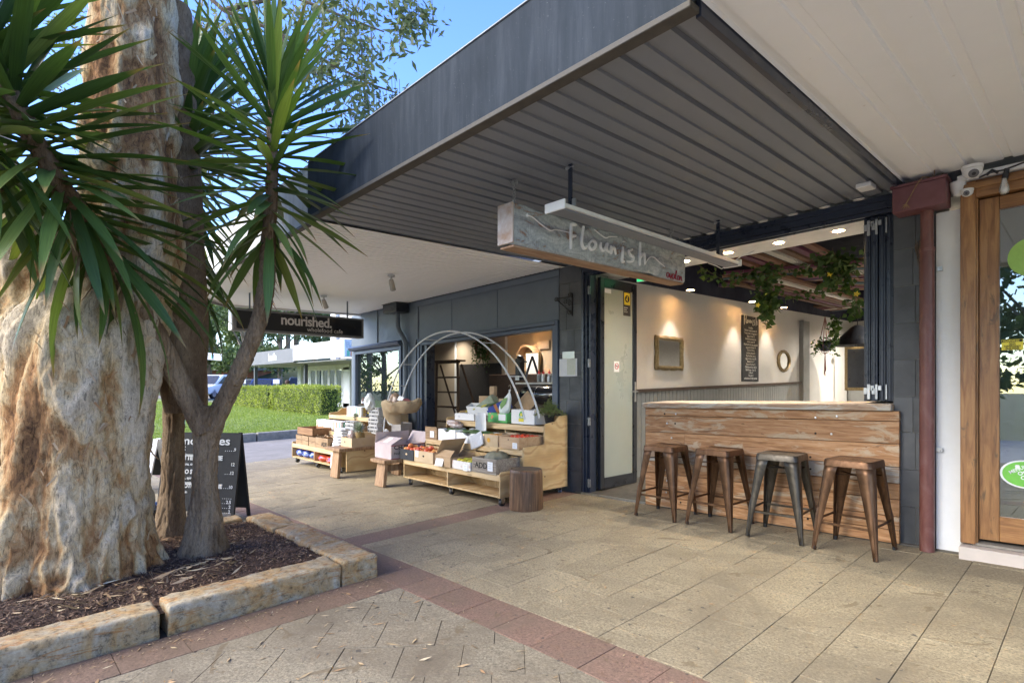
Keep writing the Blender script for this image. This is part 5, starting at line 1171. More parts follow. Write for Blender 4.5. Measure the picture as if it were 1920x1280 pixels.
for p in (W2(1421,572,6.6), W2(1556,514,6.1), W2(1606,551,6.1)):
    mb = MB()
    for q in range(5): a = q*1.256; mb.prism([(0,0),(.016,.010),(.034,0),(.016,-.010)], -.001, .001, 'xz'); mb.xf(Matrix.Translation(p) @ Matrix.Rotation(a, 4, 'Y'), len(mb.v)-8)
    tag(obj('silk_flower', mb, m_flo), 'small yellow silk flower tucked in the ivy garland', 'flower', 'silk flowers in the ivy')
# macrame hanging plant, black shade, rear cabinet
hp = thing('hanging_planter', 'trailing plant in a round pot slung in pink macrame against the far wall', 'hanging plant', W2(1547,648,9.6))
px0 = Vector(W2(1547,648,9.6)); mb = MB(); mb.lathe((0,0,0), [(0,-.10),(.07,-.085),(.105,-.02),(.095,.05),(.075,.08)], 18); obj('pot', mb, m_navy, hp, smooth=True)
m_mac = M('macrame_cord', (.22,.09,.08), (.30,.14,.12), 40, .95); mb = MB()
for q in range(4): c, s = math.cos(q*PI/2), math.sin(q*PI/2); mb.tube([(0,0,.50),(.06*c,.06*s,.2),(.11*c,.11*s,0),(.05*c,.05*s,-.11),(0,0,-.14)], .006, 5)
for q in range(6): mb.tube([(0,0,-.14),(.015*math.cos(q),.015*math.sin(q),-.42-.02*q)], .006, 5)
obj('cord', mb, m_mac, hp); V, F, A = [], [], []
for i in range(260):
    a = random.uniform(0,2*PI); u = random.random(); p = Vector((math.cos(a)*(.06+.13*u), math.sin(a)*(.06+.13*u), .10-.30*u*random.random()+random.gauss(0,.03))); s = random.uniform(.03,.06); d = Vector((math.cos(a),math.sin(a),-.6)).normalized(); q = d.cross(Vector((random.gauss(0,1),random.gauss(0,1),1))).normalized(); k = len(V)
    V += [tuple(p),tuple(p+d*s*.4+q*s*.4),tuple(p+d*s),tuple(p+d*s*.4-q*s*.4)]; F.append((k,k+1,k+2,k+3)); A.append(random.random())
bulk('leaves', V, F, m_ivy, hp, A)['kind'] = 'stuff'
sh = thing('pendant_lamp', 'wide black feathered pendant shade hanging deep in the bar', 'pendant lamp', W2(1608,640,11))
mb = MB(); mb.lathe((0,0,0), [(.05,.32),(.12,.28),(.42,-.02),(.45,-.08),(.42,-.06),(.10,.26)], 28); obj('shade', mb, m_black, sh, smooth=True); mb = MB(); mb.tube([(0,0,.3),(0,0,.9)], .008, 6); obj('cord', mb, m_black, sh)
rc = thing('wall_lamp_mirror', 'lit gold framed mirror glimpsed at the back of the bar', 'mirror', W2(1607,690,12.5))
mb = MB(); mb.box(-.25,.25,0,.04,-.5,.5); obj('frame', mb, m_gilt, rc); mb = MB(); mb.box(-.19,.19,-.004,-.001,-.43,.43); obj('glass', mb, m_black, rc); mb = MB(); mb.lathe((0,-.05,.55),[(0,-.04),(.06,0),(0,.04)],12); obj('lamp_globe', mb, m_lamp, rc)
# exit sign
ex = thing('exit_sign', 'green exit sign under the white bulkhead just past the door', 'exit sign', (-3.75, 5.76, 2.56+G(-3.7,5.7)))
mb = MB(); mb.box(-.16,.16,-.015,.015,-.07,.04); obj('body', mb, m_white, ex); mb = MB(); mb.box(-.15,.15,-.018,-.0155,-.065,.035); obj('face', mb, emit('exit_green', (.02,.35,.12), .6), ex); text('lettering', 'EXIT', .07, m_white, ex, (0,-.019,-.035), FY, 'CENTER')
# cabinet / fridge seen behind the bar, low
mb = MB(); mb.sbox(-4.28,-3.2,15.1,15.45,0,2.05); tag(obj('cupboard', mb, M('grey_cupboard', (.20,.20,.19), None, 3, .6), bev=.01), 'tall grey cupboard against the rear wall of the bar', 'cupboard')
# behind the timber door: potted palm and leaning surfboard-like picture
pm_ = thing('potted_palm', 'potted palm behind the glass of the varnished timber door', 'potted plant', (-.33, 5.36, .03+G(-.3,5.4)))
mb = MB(); mb.lathe((0,0,0), [(.09,0),(.13,.1),(.145,.22),(.135,.24)], 20); obj('pot', mb, flat('dark_pot', (.04,.045,.05), .4), pm_, smooth=True)
V, F, A = [], [], []
for fr in range(9):
    a = random.uniform(0,2*PI); pts = [Vector((math.cos(a)*.30*u*u, math.sin(a)*.12*u*u-.02, .2+.75*u-.2*u*u)) for u in np.linspace(0,1,12)]
    for i in range(3,12):
        for s in (-1,1):
            p = pts[i]; d = Vector((math.cos(a)*.6-s*math.sin(a), (math.sin(a)*.6+s*math.cos(a))*.5, .15)).normalized(); l = .16*(1-abs(i-7)/9); q = d.cross(Vector((0,0,1))).normalized()*.007; k = len(V); V += [tuple(p-q),tuple(p+q),tuple(p+d*l+Vector((0,0,-.03)))]; F.append((k,k+1,k+2)); A.append(random.random())
bulk('fronds', V, F, m_ivy, pm_, A)['kind'] = 'stuff'
lp = thing('leaning_picture', 'blue and yellow print leaning behind the door glass', 'picture', (-.50, 5.22, .1+G(-.5,5.2)))
mb = MB(); mb.box(-.02,.17,.0,.015,.1,1.02,Matrix.Rotation(R(5),4,'Y')); obj('canvas', mb, M('blue_yellow_print', (.25,.38,.42), (.35,.33,.12), 4, .5), lp)
mb = MB(); mb.box(-2.838, -2.688, 2.528, 2.543, 2.245, 2.515); obj('end_grain', mb, M('brown_end_grain', (.36,.24,.17), (.55,.52,.50), 9, .8), fs_, world=True, bev=.003)
mb = MB(); mb.box(-2.832, -2.70, 2.55, 4.72, 2.222, 2.2345); mb.v = [(x, y, z+(y-2.55)*.0075) for x, y, z in mb.v]; obj('underside_strip', mb, wood('raw_brown_strip', [(.20,.11,.06),(.30,.18,.11),(.38,.25,.16),(.50,.42,.34)], 'y', 6, .8, .3, False), fs_, world=True)
# ================================================================ PRODUCE CARTS AND GOODS
def ply(name, edge=False):
    m, n, b = base(name, .55); v = coords(n, (1.2,1.2,1.2), rnd=True)
    w = n.nodes.new('ShaderNodeTexWave'); w.wave_type = 'RINGS'; w.rings_direction = 'Y' ; w.inputs['Scale'].default_value = 1.5; w.inputs['Distortion'].default_value = 7; w.inputs['Detail'].default_value = 3; w.inputs['Detail Scale'].default_value = 1.1
    n.links.new(v, w.inputs[0]); r = ramp(n, [(0,(.47,.31,.14)),(.5,(.53,.37,.18)),(.9,(.58,.42,.22)),(1,(.45,.29,.13))]); n.links.new(w.outputs['Fac'], r.inputs[0])
    f = noise_(n, v, 16, 2, .5); k = ramp(n, [(.74,0),(.765,1)]); n.links.new(f, k.inputs[0]); out = mixc(n, k.outputs[0], r.outputs[0], (.10,.05,.02))
    f2 = noise_(n, coords(n,(1,1,30)), 4, 5, .7); rr = ramp(n, [(.3,.85),(.7,1.12)]); n.links.new(f2, rr.inputs[0]); out = mixc(n, 1, out, rr.outputs[0], 'MULTIPLY')
    n.links.new(out, b.inputs['Base Color']); bump(n, b, f2, .1, .001); return m
m_ply = ply('pine_plywood'); m_pine = wood('pine_edge', [(.42,.27,.12),(.55,.38,.19),(.62,.45,.25),(.68,.53,.33)], 'x', 6, .55, .1, True, tint=.05)
m_crate = wood('old_crate', [(.17,.10,.05),(.27,.17,.09),(.35,.235,.13),(.43,.31,.19)], 'x', 9, .8, .4, True, tint=.15)
m_crateg = wood('grey_crate', [(.13,.10,.075),(.22,.18,.14),(.31,.27,.22),(.42,.37,.31)], 'x', 9, .85, .5, True, tint=.1)
m_bench = wood('worn_bench', [(.15,.075,.035),(.27,.155,.08),(.37,.235,.13),(.46,.34,.22)], 'z', 8, .75, .5, True, tint=.1)
m_card = M('cardboard', (.42,.29,.17), (.36,.24,.135), 7, .85, tint=.10, stretch=(1,1,3), bmp=.1, bscale=90)
m_cardlt = M('pale_cardboard', (.55,.42,.27), (.50,.37,.23), 7, .85, tint=.08)
m_poly = M('white_polystyrene', (.78,.78,.78), (.72,.72,.73), 60, .7, bmp=.25, bscale=150)
m_bcard = M('black_cardboard', (.022,.024,.03), None, 9, .7)
def caster(parent, x, y, z=0, a=0):
    t = bpy.data.objects.new('caster', None)
    mb = MB(); mb.box(-.022,.022,-.03,.03,.088,.096); mb.box(-.024,-.019,-.016,.03,.035,.088); mb.box(.019,.024,-.016,.03,.035,.088); mb.xf(Matrix.Translation((x,y,z)) @ Matrix.Rotation(a,4,'Z'))
    c = obj('caster', mb, m_chrome, parent); mb = MB(); mb.lathe((0,.01,.037), [(0,-.015),(.037,-.014),(.037,.014),(0,.015)], 18, 'x'); mb.xf(Matrix.Translation((x,y,z)) @ Matrix.Rotation(a,4,'Z')); obj('wheel', mb, m_rubber, c, smooth=True)
    mb = MB(); mb.lathe((0,.01,.037), [(0,-.018),(.018,-.017),(.018,.017),(0,.018)], 12, 'x'); mb.xf(Matrix.Translation((x,y,z)) @ Matrix.Rotation(a,4,'Z')); obj('hub', mb, m_chrome, c)
def cart(lab, x0, x1, y0, y1, gl):
    t = thing('plywood_cart', lab, 'display cart', (x0, y0, G((x0+x1)/2,(y0+y1)/2)), 0, 'plywood display carts on castors'); W_ = x1-x0; D_ = y1-y0
    C_ = lambda name, mb, mat, **k: obj(name, mb, mat, t, **k)
    prof = [(0,.10),(0,.355),(.015,.375),(.325,.38),(.34,.40),(.345,.595),(.36,.612),(.665,.62),(.68,.64),(.685,.835),(.70,.855),(.86,.875),(.93,.935),(D_,.945),(D_,.10)]
    for x in (0, W_-.018): mb = MB(); mb.prism(prof, x, x+.018, 'yz'); C_('side_panel', mb, m_ply, bev=.003)
    for (ya, yb, h) in ((.02,.36,.332),(.36,.70,.572),(.70,D_-.02,.812)):
        mb = MB(); mb.box(.0185,W_-.0185,ya,yb,h-.018,h); C_('shelf', mb, m_ply); mb = MB(); mb.box(.0185,W_-.0185,ya-.018,ya-.0005,h-.055,h+.012); C_('shelf_lip', mb, m_pine, bev=.002)
    mb = MB(); mb.box(.0185,W_-.0185,.005,D_-.02,.10,.118); C_('shelf', mb, m_ply, bev=.002)
    mb = MB(); mb.box(.0185,W_-.0185,.342,.36,.1185,.50); C_('back_board', mb, m_ply)
    mb = MB(); mb.box(.0185,W_-.0185,D_-.018,D_-.001,.1,.93); C_('back_board', mb, m_ply)
    mb = MB(); mb.box(W_/2-.009,W_/2+.009,.008,.34,.1185,.313); C_('divider', mb, m_ply)
    for xx in (.12, W_*.62): mb = MB(); mb.box(xx,xx+.018,.38,.66,.333,.553); C_('divider', mb, m_pine); mb = MB(); mb.box(xx,xx+.018,.72,.9,.573,.793); C_('divider', mb, m_pine)
    for x in (.06, W_/2, W_-.06):
        for y in (.07, D_-.07): caster(t, x, y, 0, random.uniform(-.8,.8))
    return t
c1 = cart('large pine plywood produce cart on castors between the stump and the celery carton', -6.27, -4.39, 3.95, 5.03, 0)
cart('plywood stepped cart further left, holding wooden crates and purple bags', -9.85, -8.05, 3.92, 4.98, 0)
LV = lambda x, y, h: (x, y, h+G(-5.3,4.5))
def openbox(name, lab, cat, c, sz, mat, th=.006, flaps=0, grp=None, front=None, rz=0, fl=None, slats=False, rim=None):
    """box open at the top: c = centre of its base"""
    w, d, h = sz; t = thing(name, lab, cat, c, rz, grp)
    parts = [('side',(-w/2,w/2,-d/2,-d/2+th)),('side',(-w/2,w/2,d/2-th,d/2)),('side',(-w/2,-w/2+th,-d/2+th+.0005,d/2-th-.0005)),('side',(w/2-th,w/2,-d/2+th+.0005,d/2-th-.0005))]
    for k, (nm, a) in enumerate(parts):
        mb = MB()
        if slats:
            ns = 2 if h < .2 else 3; hs = h/ns
            for q in range(ns): mb = MB(); mb.box(*a, q*hs+.002, (q+1)*hs-.004); obj('slat', mb, mat, t, bev=.0015)
            continue
        mb.box(*a, 0, h); obj(nm, mb, (front if front and k == 0 else mat), t, bev=.0012)
    mb = MB(); mb.box(-w/2+th+.0005,w/2-th-.0005,-d/2+th+.0005,d/2-th-.0005,0.001,.008); obj('bottom', mb, mat, t)
    if slats:
        for sx in (-1,1): mb = MB(); mb.box(sx*(w/2-th)-.008,sx*(w/2-th)+.008,-d/2+th+.001,-d/2+th+.014,.01,h+.004); obj('corner_post', mb, mat, t)
    for (side, ang, ln) in (fl or []):
        mb = MB(); mb.box(-w/2 if side in 'fb' else -d/2, w/2 if side in 'fb' else d/2, -.002, .002, .002, ln)
        o = obj('flap', mb, mat, t)
        if side == 'f': o.location = (0,-d/2,h); o.rotation_euler = (R(ang),0,0)
        if side == 'b': o.location = (0,d/2,h); o.rotation_euler = (-R(ang),0,0)
        if side == 'l': o.location = (-w/2,0,h); o.rotation_euler = (0,-R(ang),PI/2); o.rotation_euler = Euler((R(ang)*-1,0,-PI/2))
        if side == 'r': o.location = (w/2,0,h); o.rotation_euler = Euler((R(ang)*-1,0,PI/2)) if False else Euler((R(ang),0,PI/2))
    return t
def label_(t, x, y, z, w=.07, h=.055, rx=0, rz=0, n=3):
    mb = MB(); mb.box(-w/2,w/2,-.001,0,-h/2,h/2); o = obj('price_label', mb, m_paper, t); o.location = (x,y-.002,z); o.rotation_euler = (rx,0,rz)
    for k in range(n): mb = MB(); mb.box(-w*.32,w*random.uniform(.15,.34),-.0016,-.0011,h*(.25-.22*k)-.0015,h*(.25-.22*k)+.0012); obj('writing', mb, m_ink, o)
m_apple = leafmat('apple_skin', (.45,.04,.025), (.58,.10,.04), .3, 0, False, (.60,.32,.10), .5)
def fruit(nm, lab, cat, pos, r, mat, grp, sy=1, sz=.92, n=12):
    mb = MB(); prof = [(0,-r*.82*sz/.92)]+[(r*math.cos(R(a)), r*sz*math.sin(R(a))) for a in range(-65,66,22)]+[(r*.25,r*.86*sz),(0,r*.74*sz)]
    mb.lathe(pos, prof, n, sy=sy); return tag(obj(nm, mb, mat, smooth=True), lab, cat, grp)
# level 1
b1 = openbox('carton', 'black carton with oval hand hole at the front left corner of the plywood cart', 'box', LV(-6.17,4.12,.338), (.32,.38,.135), m_bcard)
mb = MB(); mb.lathe((0,-.191,.075), [(0,0),(.022,0),(.022,.001),(0,.001)], 14, 'y', sy=.6); obj('hand_hole', mb, m_cardlt, b1)
b2 = openbox('carton', 'plain brown carton heaped with red apples on the lowest shelf of the plywood cart', 'box', LV(-5.80,4.13,.338), (.41,.38,.14), m_cardlt)
mb = MB(); mb.lathe((.0,-.191,.08), [(0,0),(.020,0),(.020,.001),(0,.001)], 14, 'y', sy=.6); obj('hand_hole', mb, m_hole, b2); label_(b2, -.14, -.191, .10, .07, .08)
k_ = 0
for i in range(9):
    for j in range(3):
        x, y = -6.27+i*.077+random.uniform(-.01,.01), 3.99+j*.075; z = LV(0,0,.338+.118+random.uniform(0,.03)+(.035 if j == 1 and random.random() < .5 else 0))[2]
        fruit('apple', 'red apple with yellow blush heaped in the cartons at the left of the cart', 'apple', (x, y, z), random.uniform(.034,.039), m_apple, 'apples in the cartons')
b3 = openbox('carton', 'small brown carton with tall raised flap beside the apples', 'box', LV(-5.37,4.10,.338), (.30,.36,.115), m_card, fl=[('f',-40,.10),('b',28,.20),('l',35,.24)])
mb = MB(); mb.box(-.15,.15,-.19,-.186,0,.115); label_(b3, -.04, -.20, .05, .12, .09, R(-18), R(12))
m_wick = M('wicker', (.30,.19,.10), (.18,.11,.055), 60, .85, bmp=.8, bscale=120)
b4 = openbox('carton', 'white printed carton of green and yellow lemons beside the grey lettered crate', 'box', LV(-5.03,4.11,.338), (.33,.36,.095), M('printed_white_card', (.66,.63,.60), (.50,.36,.30), 9, .7, lo=.55, hi=.62))
label_(b4, .08, -.181, .03, .075, .07)
m_lemon = leafmat('lemon_skin', (.28,.36,.03), (.55,.47,.05), .4, 0, False, (.66,.52,.05), .5)
for i in range(14): fruit('lemon', 'green and yellow lemon loose in the white printed carton', 'lemon', (-5.14+(i%5)*.06+random.uniform(-.012,.012), 4.0+(i//5)*.08, LV(0,0,.338+.07+random.uniform(0,.025))[2]), .028, m_lemon, 'lemons in the white carton', sy=1.3, sz=.9, n=10)
b5 = openbox('crate', 'weathered grey wooden crate lettered ADD holding a pumpkin on the lowest shelf', 'crate', LV(-4.645,4.15,.338), (.40,.42,.165), m_crateg, th=.014, slats=False)
text('lettering', '·ADD', .085, m_blackink, b5, (-.175,-.2125,.055), FY, bold=.001, sx=1.15); label_(b5, .11, -.212, .085, .085, .10)
m_pump = M('pumpkin_skin', (.13,.14,.10), (.24,.22,.15), 9, .6, bmp=.3)
mb = MB(); N2 = 40
for j in range(9):
    a = R(-90+180*j/8)
    for i in range(N2): q = 2*PI*i/N2; r = .145*math.cos(a)**.7 if abs(math.cos(a)) > 1e-6 else 0; r *= 1-.07*abs(math.cos(q*5)); mb.v.append((r*math.cos(q), r*math.sin(q), .085*math.sin(a)*(1-.25*(j == 8))))
for j in range(8):
    for i in range(N2): mb.f.append((j*N2+i, j*N2+(i+1)%N2, (j+1)*N2+(i+1)%N2, (j+1)*N2+i)); mb.m.append(0)
pk = thing('pumpkin', 'ribbed grey green pumpkin sitting in the lettered grey crate', 'pumpkin', LV(-4.70,4.18,.338+.135)); obj('flesh', mb, m_pump, pk, smooth=True); mb = MB(); mb.tube([(0,0,.05),(.01,0,.09),(.02,.01,.11)], [.018,.012,.014], 8); obj('stalk', mb, m_straw, pk)
# level 2
b6 = openbox('crate', 'narrow old timber box with label at the left end of the middle shelf', 'crate', LV(-6.14,4.50,.58), (.26,.42,.145), m_crate, th=.012); label_(b6, .03, -.211, .07, .09, .085)
for q in (-1,1): mb = MB(); mb.box(-.13,.13,-.212 if q < 0 else .2,-.20 if q < 0 else .212,.1455,.165); obj('batten', mb, m_crate, b6)
def polybox(name, lab, c, sz, veg=None, notch=True):
    w, d, h = sz; t = thing(name, lab, 'box', c); th = .018; N_ = 24
    def wall_(x0, y0, x1, y1):
        vs = []; mb = MB()
        for i in range(N_+1):
            u = i/N_; x, y = x0+(x1-x0)*u, y0+(y1-y0)*u; L = math.hypot(x1-x0,y1-y0); nx_, ny_ = -(y1-y0)/L*th, (x1-x0)/L*th
            zz = h-(.035*math.exp(-((u-.5)/.14)**4) if notch else .008*(i%3 == 1))
            vs += [(x,y,0),(x+nx_,y+ny_,0),(x+nx_,y+ny_,zz),(x,y,zz)]
        mb.add(vs, [(0,1,2,3),tuple(N_*4+k for k in (3,2,1,0))]+[(i*4+k,(i+1)*4+k,(i+1)*4+(k+1)%4,i*4+(k+1)%4) for i in range(N_) for k in range(4)]); obj('side', mb, m_poly, t, bev=.002)
    wall_(-w/2,-d/2,w/2,-d/2); wall_(w/2,-d/2+th,w/2,d/2-th); wall_(w/2,d/2,-w/2,d/2); wall_(-w/2,d/2-th,-w/2,-d/2+th)
    mb = MB(); mb.box(-w/2+th,w/2-th,-d/2+th,d/2-th,.0,.015); obj('bottom', mb, m_poly, t); return t
p1 = polybox('produce_box', 'white polystyrene box of zucchini with a notched rim, left one on the middle shelf', LV(-5.82,4.49,.58), (.37,.36,.15))
p2 = polybox('produce_box', 'white polystyrene box of zucchini on the middle shelf, right of its twin', LV(-5.40,4.49,.58), (.43,.36,.125)); label_(p2, -.02, -.181, .055, .09, .06)
m_zuc = M('zucchini_skin', (.03,.075,.02), (.06,.12,.03), 20, .4)
for i in range(12):
    x = -5.98+i*.07+(.03 if i > 4 else 0); z = LV(0,0,.58+.115+random.uniform(0,.02))[2]; y = 4.38+random.uniform(0,.06); mb = MB()
    mb.tube([(x-.07,y,z),(x-.05,y+.02,z),(x+.03,y+.07,z+.006),(x+.08,y+.1,z)], [.006,.018,.019,.010], 8); tag(obj('zucchini', mb, m_zuc, smooth=True), 'dark green zucchini lying in the white polystyrene boxes', 'zucchini', 'zucchini in the white boxes')
b7 = openbox('carton', 'brown carton printed with an orange on the middle shelf', 'box', LV(-4.93,4.47,.58), (.24,.36,.14), m_cardlt); mb = MB(); mb.lathe((-.04,-.182,.075), [(0,0),(.028,0),(.028,.001),(0,.001)], 18, 'y'); obj('orange_print', mb, flat('orange_ink', (.65,.33,.03), .6), b7); label_(b7, -.15, -.19, .09, .06, .06)
m_orange = leafmat('orange_skin', (.55,.20,.02), (.62,.27,.03), .4, 0, False)
for i in range(5): fruit('orange', 'orange showing over the rim of the brown carton on the middle shelf', 'orange', (-5.0+i*.035, 4.36+.05*(i%2), LV(0,0,.58+.115)[2]), .033, m_orange, 'oranges in the printed carton', n=10)
b8 = openbox('crate', 'smooth pine box of tomatoes on the middle shelf beside the stepped end panel', 'crate', LV(-4.60,4.50,.58), (.32,.46,.135), wood('plain_box', [(.33,.20,.10),(.42,.27,.15),(.48,.33,.19),(.52,.38,.24)], 'x', 5, .6, .1, False), th=.012); label_(b8, .10, -.231, .045, .075, .065)
mb = MB(); mb.prism([(0,0),(.012,.018),(.024,0)], -.2315, -.2305, 'xz'); mb.shift((-.02,0,.10)); obj('print', mb, m_blackink, b8)
for i in range(12): fruit('tomato', 'red tomato in the pine box on the middle shelf', 'tomato', (-4.72+(i%4)*.075+random.uniform(-.01,.01), 4.45+(i//4)*.085, LV(0,0,.58+.115)[2]), .033, flat('tomato_skin', (.55,.05,.02), .3) if i == 0 else bpy.data.materials['tomato_skin'], 'tomatoes in the pine box', n=10)
# level 3
p3 = polybox('produce_box', 'white polystyrene box with scalloped rim and green round logo on the top shelf', LV(-4.85,4.86,.825), (.40,.26,.175), notch=False)
mb = MB(); mb.lathe((-.02,-.132,.095), [(0,0),(.048,0),(.048,.001),(0,.001)], 24, 'y', sx=.9, sy=1.25); lg = obj('logo', mb, flat('logo_green', (.06,.36,.10), .6), p3)
mb = MB(); mb.box(-.065,.022,-.1345,-.1335,.03,.068); obj('logo_band', mb, flat('logo_yellow', (.72,.62,.05), .6), p3); mb = MB(); mb.lathe((-.02,-.1345,.115), [(0,0),(.02,0),(.02,.001),(0,.001)], 16, 'y'); obj('logo_dot', mb, bpy.data.materials['logo_yellow'], p3); text('lettering', 'CORN', .03, m_white, p3, (-.02,-.1352,.075), FY, 'CENTER', bold=.001)
b9 = openbox('carton', 'bright green printed carton on the top shelf left of the scalloped white box', 'box', LV(-5.28,4.82,.825), (.36,.24,.12), M('green_print_card', (.08,.38,.09), (.12,.45,.13), 7, .6, speck=((.70,.25,.10), 14, .62)))
mb = MB(); mb.box(.03,.16,-.1235,-.1225,.03,.11); obj('white_panel', mb, m_paper, b9)
p4 = polybox('produce_box', 'low white tray box of greens at the left of the top shelf', LV(-5.95,4.83,.825), (.42,.26,.09), notch=False); label_(p4, -.1, -.132, .045, .10, .05)
b10 = openbox('carton', 'white carton tilted forward full of cucumbers behind the low white tray', 'box', LV(-5.82,4.90,.92), (.40,.12,.12), m_poly); b10.rotation_euler = (R(24),0,R(6))
b11 = openbox('carton', 'dark blue carton tilted between the green carton and the leaning flaps', 'box', LV(-5.45,4.93,.93), (.34,.12,.14), flat('blue_card', (.02,.05,.28), .5)); b11.rotation_euler = (R(12),R(-22),R(4))
mb = MB(); mb.box(-.02,.03,-.0625,-.0605,.0,.14); obj('orange_stripe', mb, flat('rust_ink', (.42,.15,.04), .6), b11)
b12 = openbox('carton', 'grey green open carton leaning at the back of the top shelf', 'box', LV(-5.72,4.95,.99), (.34,.10,.12), M('greygreen_card', (.32,.36,.28), (.22,.26,.18), 8, .7)); b12.rotation_euler = (R(10),R(-28),0)
for i in range(9):
    x = -6.05+i*.055; z = LV(0,0,.93+.012*i)[2]; y = 4.80+.02*(i%3); mb = MB(); mb.tube([(x,y,z),(x+.04,y+.02,z+.02),(x+.11,y+.05,z+.035),(x+.15,y+.06,z+.03)], [.006,.016,.017,.007], 8)
    tag(obj('cucumber', mb, m_zuc if i%3 else flat('banana_yellow', (.45,.42,.05), .5), smooth=True), 'long green or yellow squash heaped on the low white tray', 'squash', 'squash heaped on the top shelf')
def sheet_(name, lab, c, w, h, rot, mat, bend=.3, cat='paper'):
    mb = MB(); n_ = 8
    for i in range(n_+1):
        for j in range(n_+1): u, v_ = i/n_-.5, j/n_-.5; mb.v.append((u*w, -bend*w*(u*u*2+v_*v_*.6*u), v_*h))
    for i in range(n_):
        for j in range(n_): a = i*(n_+1)+j; mb.f.append((a,a+1,a+n_+2,a+n_+1)); mb.m.append(0)
    o = obj(name, mb, mat, smooth=True); o.location = c; o.rotation_euler = rot; md = o.modifiers.new('thickness','SOLIDIFY'); md.thickness = .0012; return tag(o, lab, cat)
sheet_('paper_sheet', 'long curled white price sheet hanging in front of the green carton', LV(-5.42,4.60,.80), .17, .30, (R(6),R(4),R(14)), m_paper, .8)
sheet_('paper_sheet', 'tilted handwritten page taped to the right end of the zucchini box', LV(-5.16,4.28,.64), .22, .17, (R(-10),R(-22),R(6)), M('blueish_paper', (.52,.53,.56), (.44,.45,.49), 60, .7), .2)
sheet_('cardboard_flap', 'large brown cardboard flap leaning behind the scalloped white box', LV(-5.02,4.95,1.06), .24, .26, (R(-24),R(38),R(-8)), m_card, .05, 'cardboard')
m_bag = M('white_plastic_bag', (.74,.76,.74), (.64,.67,.64), 12, .35, bmp=.5, bscale=30)
mb = MB(); P5 = [(0,0,0,.03),(.02,0,.06,.085),(.05,0,.14,.095),(.085,0,.22,.07),(.11,0,.28,.03),(.12,0,.31,.012),(.13,0,.34,.022)]
for j in range(25):
    c = interp(P5, j/24)
    for i in range(24): q = 2*PI*i/24; r = c[3]*(1+.10*math.sin(q*3+j*.4)+.06*math.sin(q*7)); mb.v.append((c[0]+r*math.cos(q), c[1]+r*.35*math.sin(q), c[2]))
for j in range(24):
    for i in range(24): mb.f.append((j*24+i, j*24+(i+1)%24, (j+1)*24+(i+1)%24, (j+1)*24+i)); mb.m.append(0)
pb_ = thing('plastic_bag', 'white plastic produce bag with green print hooked to the arch above the top shelf', 'bag', LV(-5.28,4.80,.90)); obj('bag', mb, m_bag, pb_, smooth=True)
mb = MB(); mb.prism([(.0,.09),(.09,.16),(.12,.24),(.05,.23),(-.02,.15)], -.038, -.034, 'xz'); obj('green_print', mb, flat('leaf_green', (.14,.28,.06), .5), pb_)
mb = MB(); mb.tube([(.13,0,.34),(.15,0,.37),(.13,0,.40),(.105,0,.38)], .004, 5); obj('hook', mb, m_steel, pb_)
for (nm, lab, c, sz, m_) in (('carton','brown carton standing behind the top shelf under the small paper bag',(-5.75,4.96,1.02),(.28,.10,.13),m_card),('carton','shallow brown carton behind the top shelf beside the leaning grey green one',(-5.45,4.98,1.0),(.16,.06,.12),m_cardlt)):
    openbox(nm, lab, 'box', LV(*c), sz, m_)
mb = MB(); mb.box(-.05,.05,-.03,.03,0,.13); tag(obj('paper_bag', mb, m_card, loc=LV(-5.66,4.97,1.155), bev=.012, seg=2), 'small brown paper bag on top of the rear cartons', 'bag')
# clear bags of nuts on the lip
def lump(name, lab, cat, c, r, mat, sc=(1,1,1), amp=.2, grp=None, seed=0, fr=14):
    bm = bmesh.new(); bmesh.ops.create_icosphere(bm, subdivisions=4, radius=r)
    for v in bm.verts: n1 = noise.noise(v.co*fr+Vector((seed,0,0)))*amp*r+noise.noise(v.co*fr*3)*amp*.4*r; v.co += v.normal*n1; v.co = Vector((v.co.x*sc[0], v.co.y*sc[1], v.co.z*sc[2]))
    me = bpy.data.meshes.new(name); bm.to_mesh(me); bm.free(); me.materials.append(mat); me.polygons.foreach_set('use_smooth', [True]*len(me.polygons)); o = bpy.data.objects.new(name, me); COL.objects.link(o); o.location = c; return tag(o, lab, cat, grp)
m_clear = M('crinkled_clear_bag', (.50,.44,.42), (.33,.20,.16), 14, .22, spec=.8, bmp=.6, bscale=40)
lump('produce_bag', 'crinkled clear bag of onions on the top shelf lip above the zucchini', 'bag', LV(-5.98,4.56,.78), .075, m_clear, (1.9,.9,.7), .5)
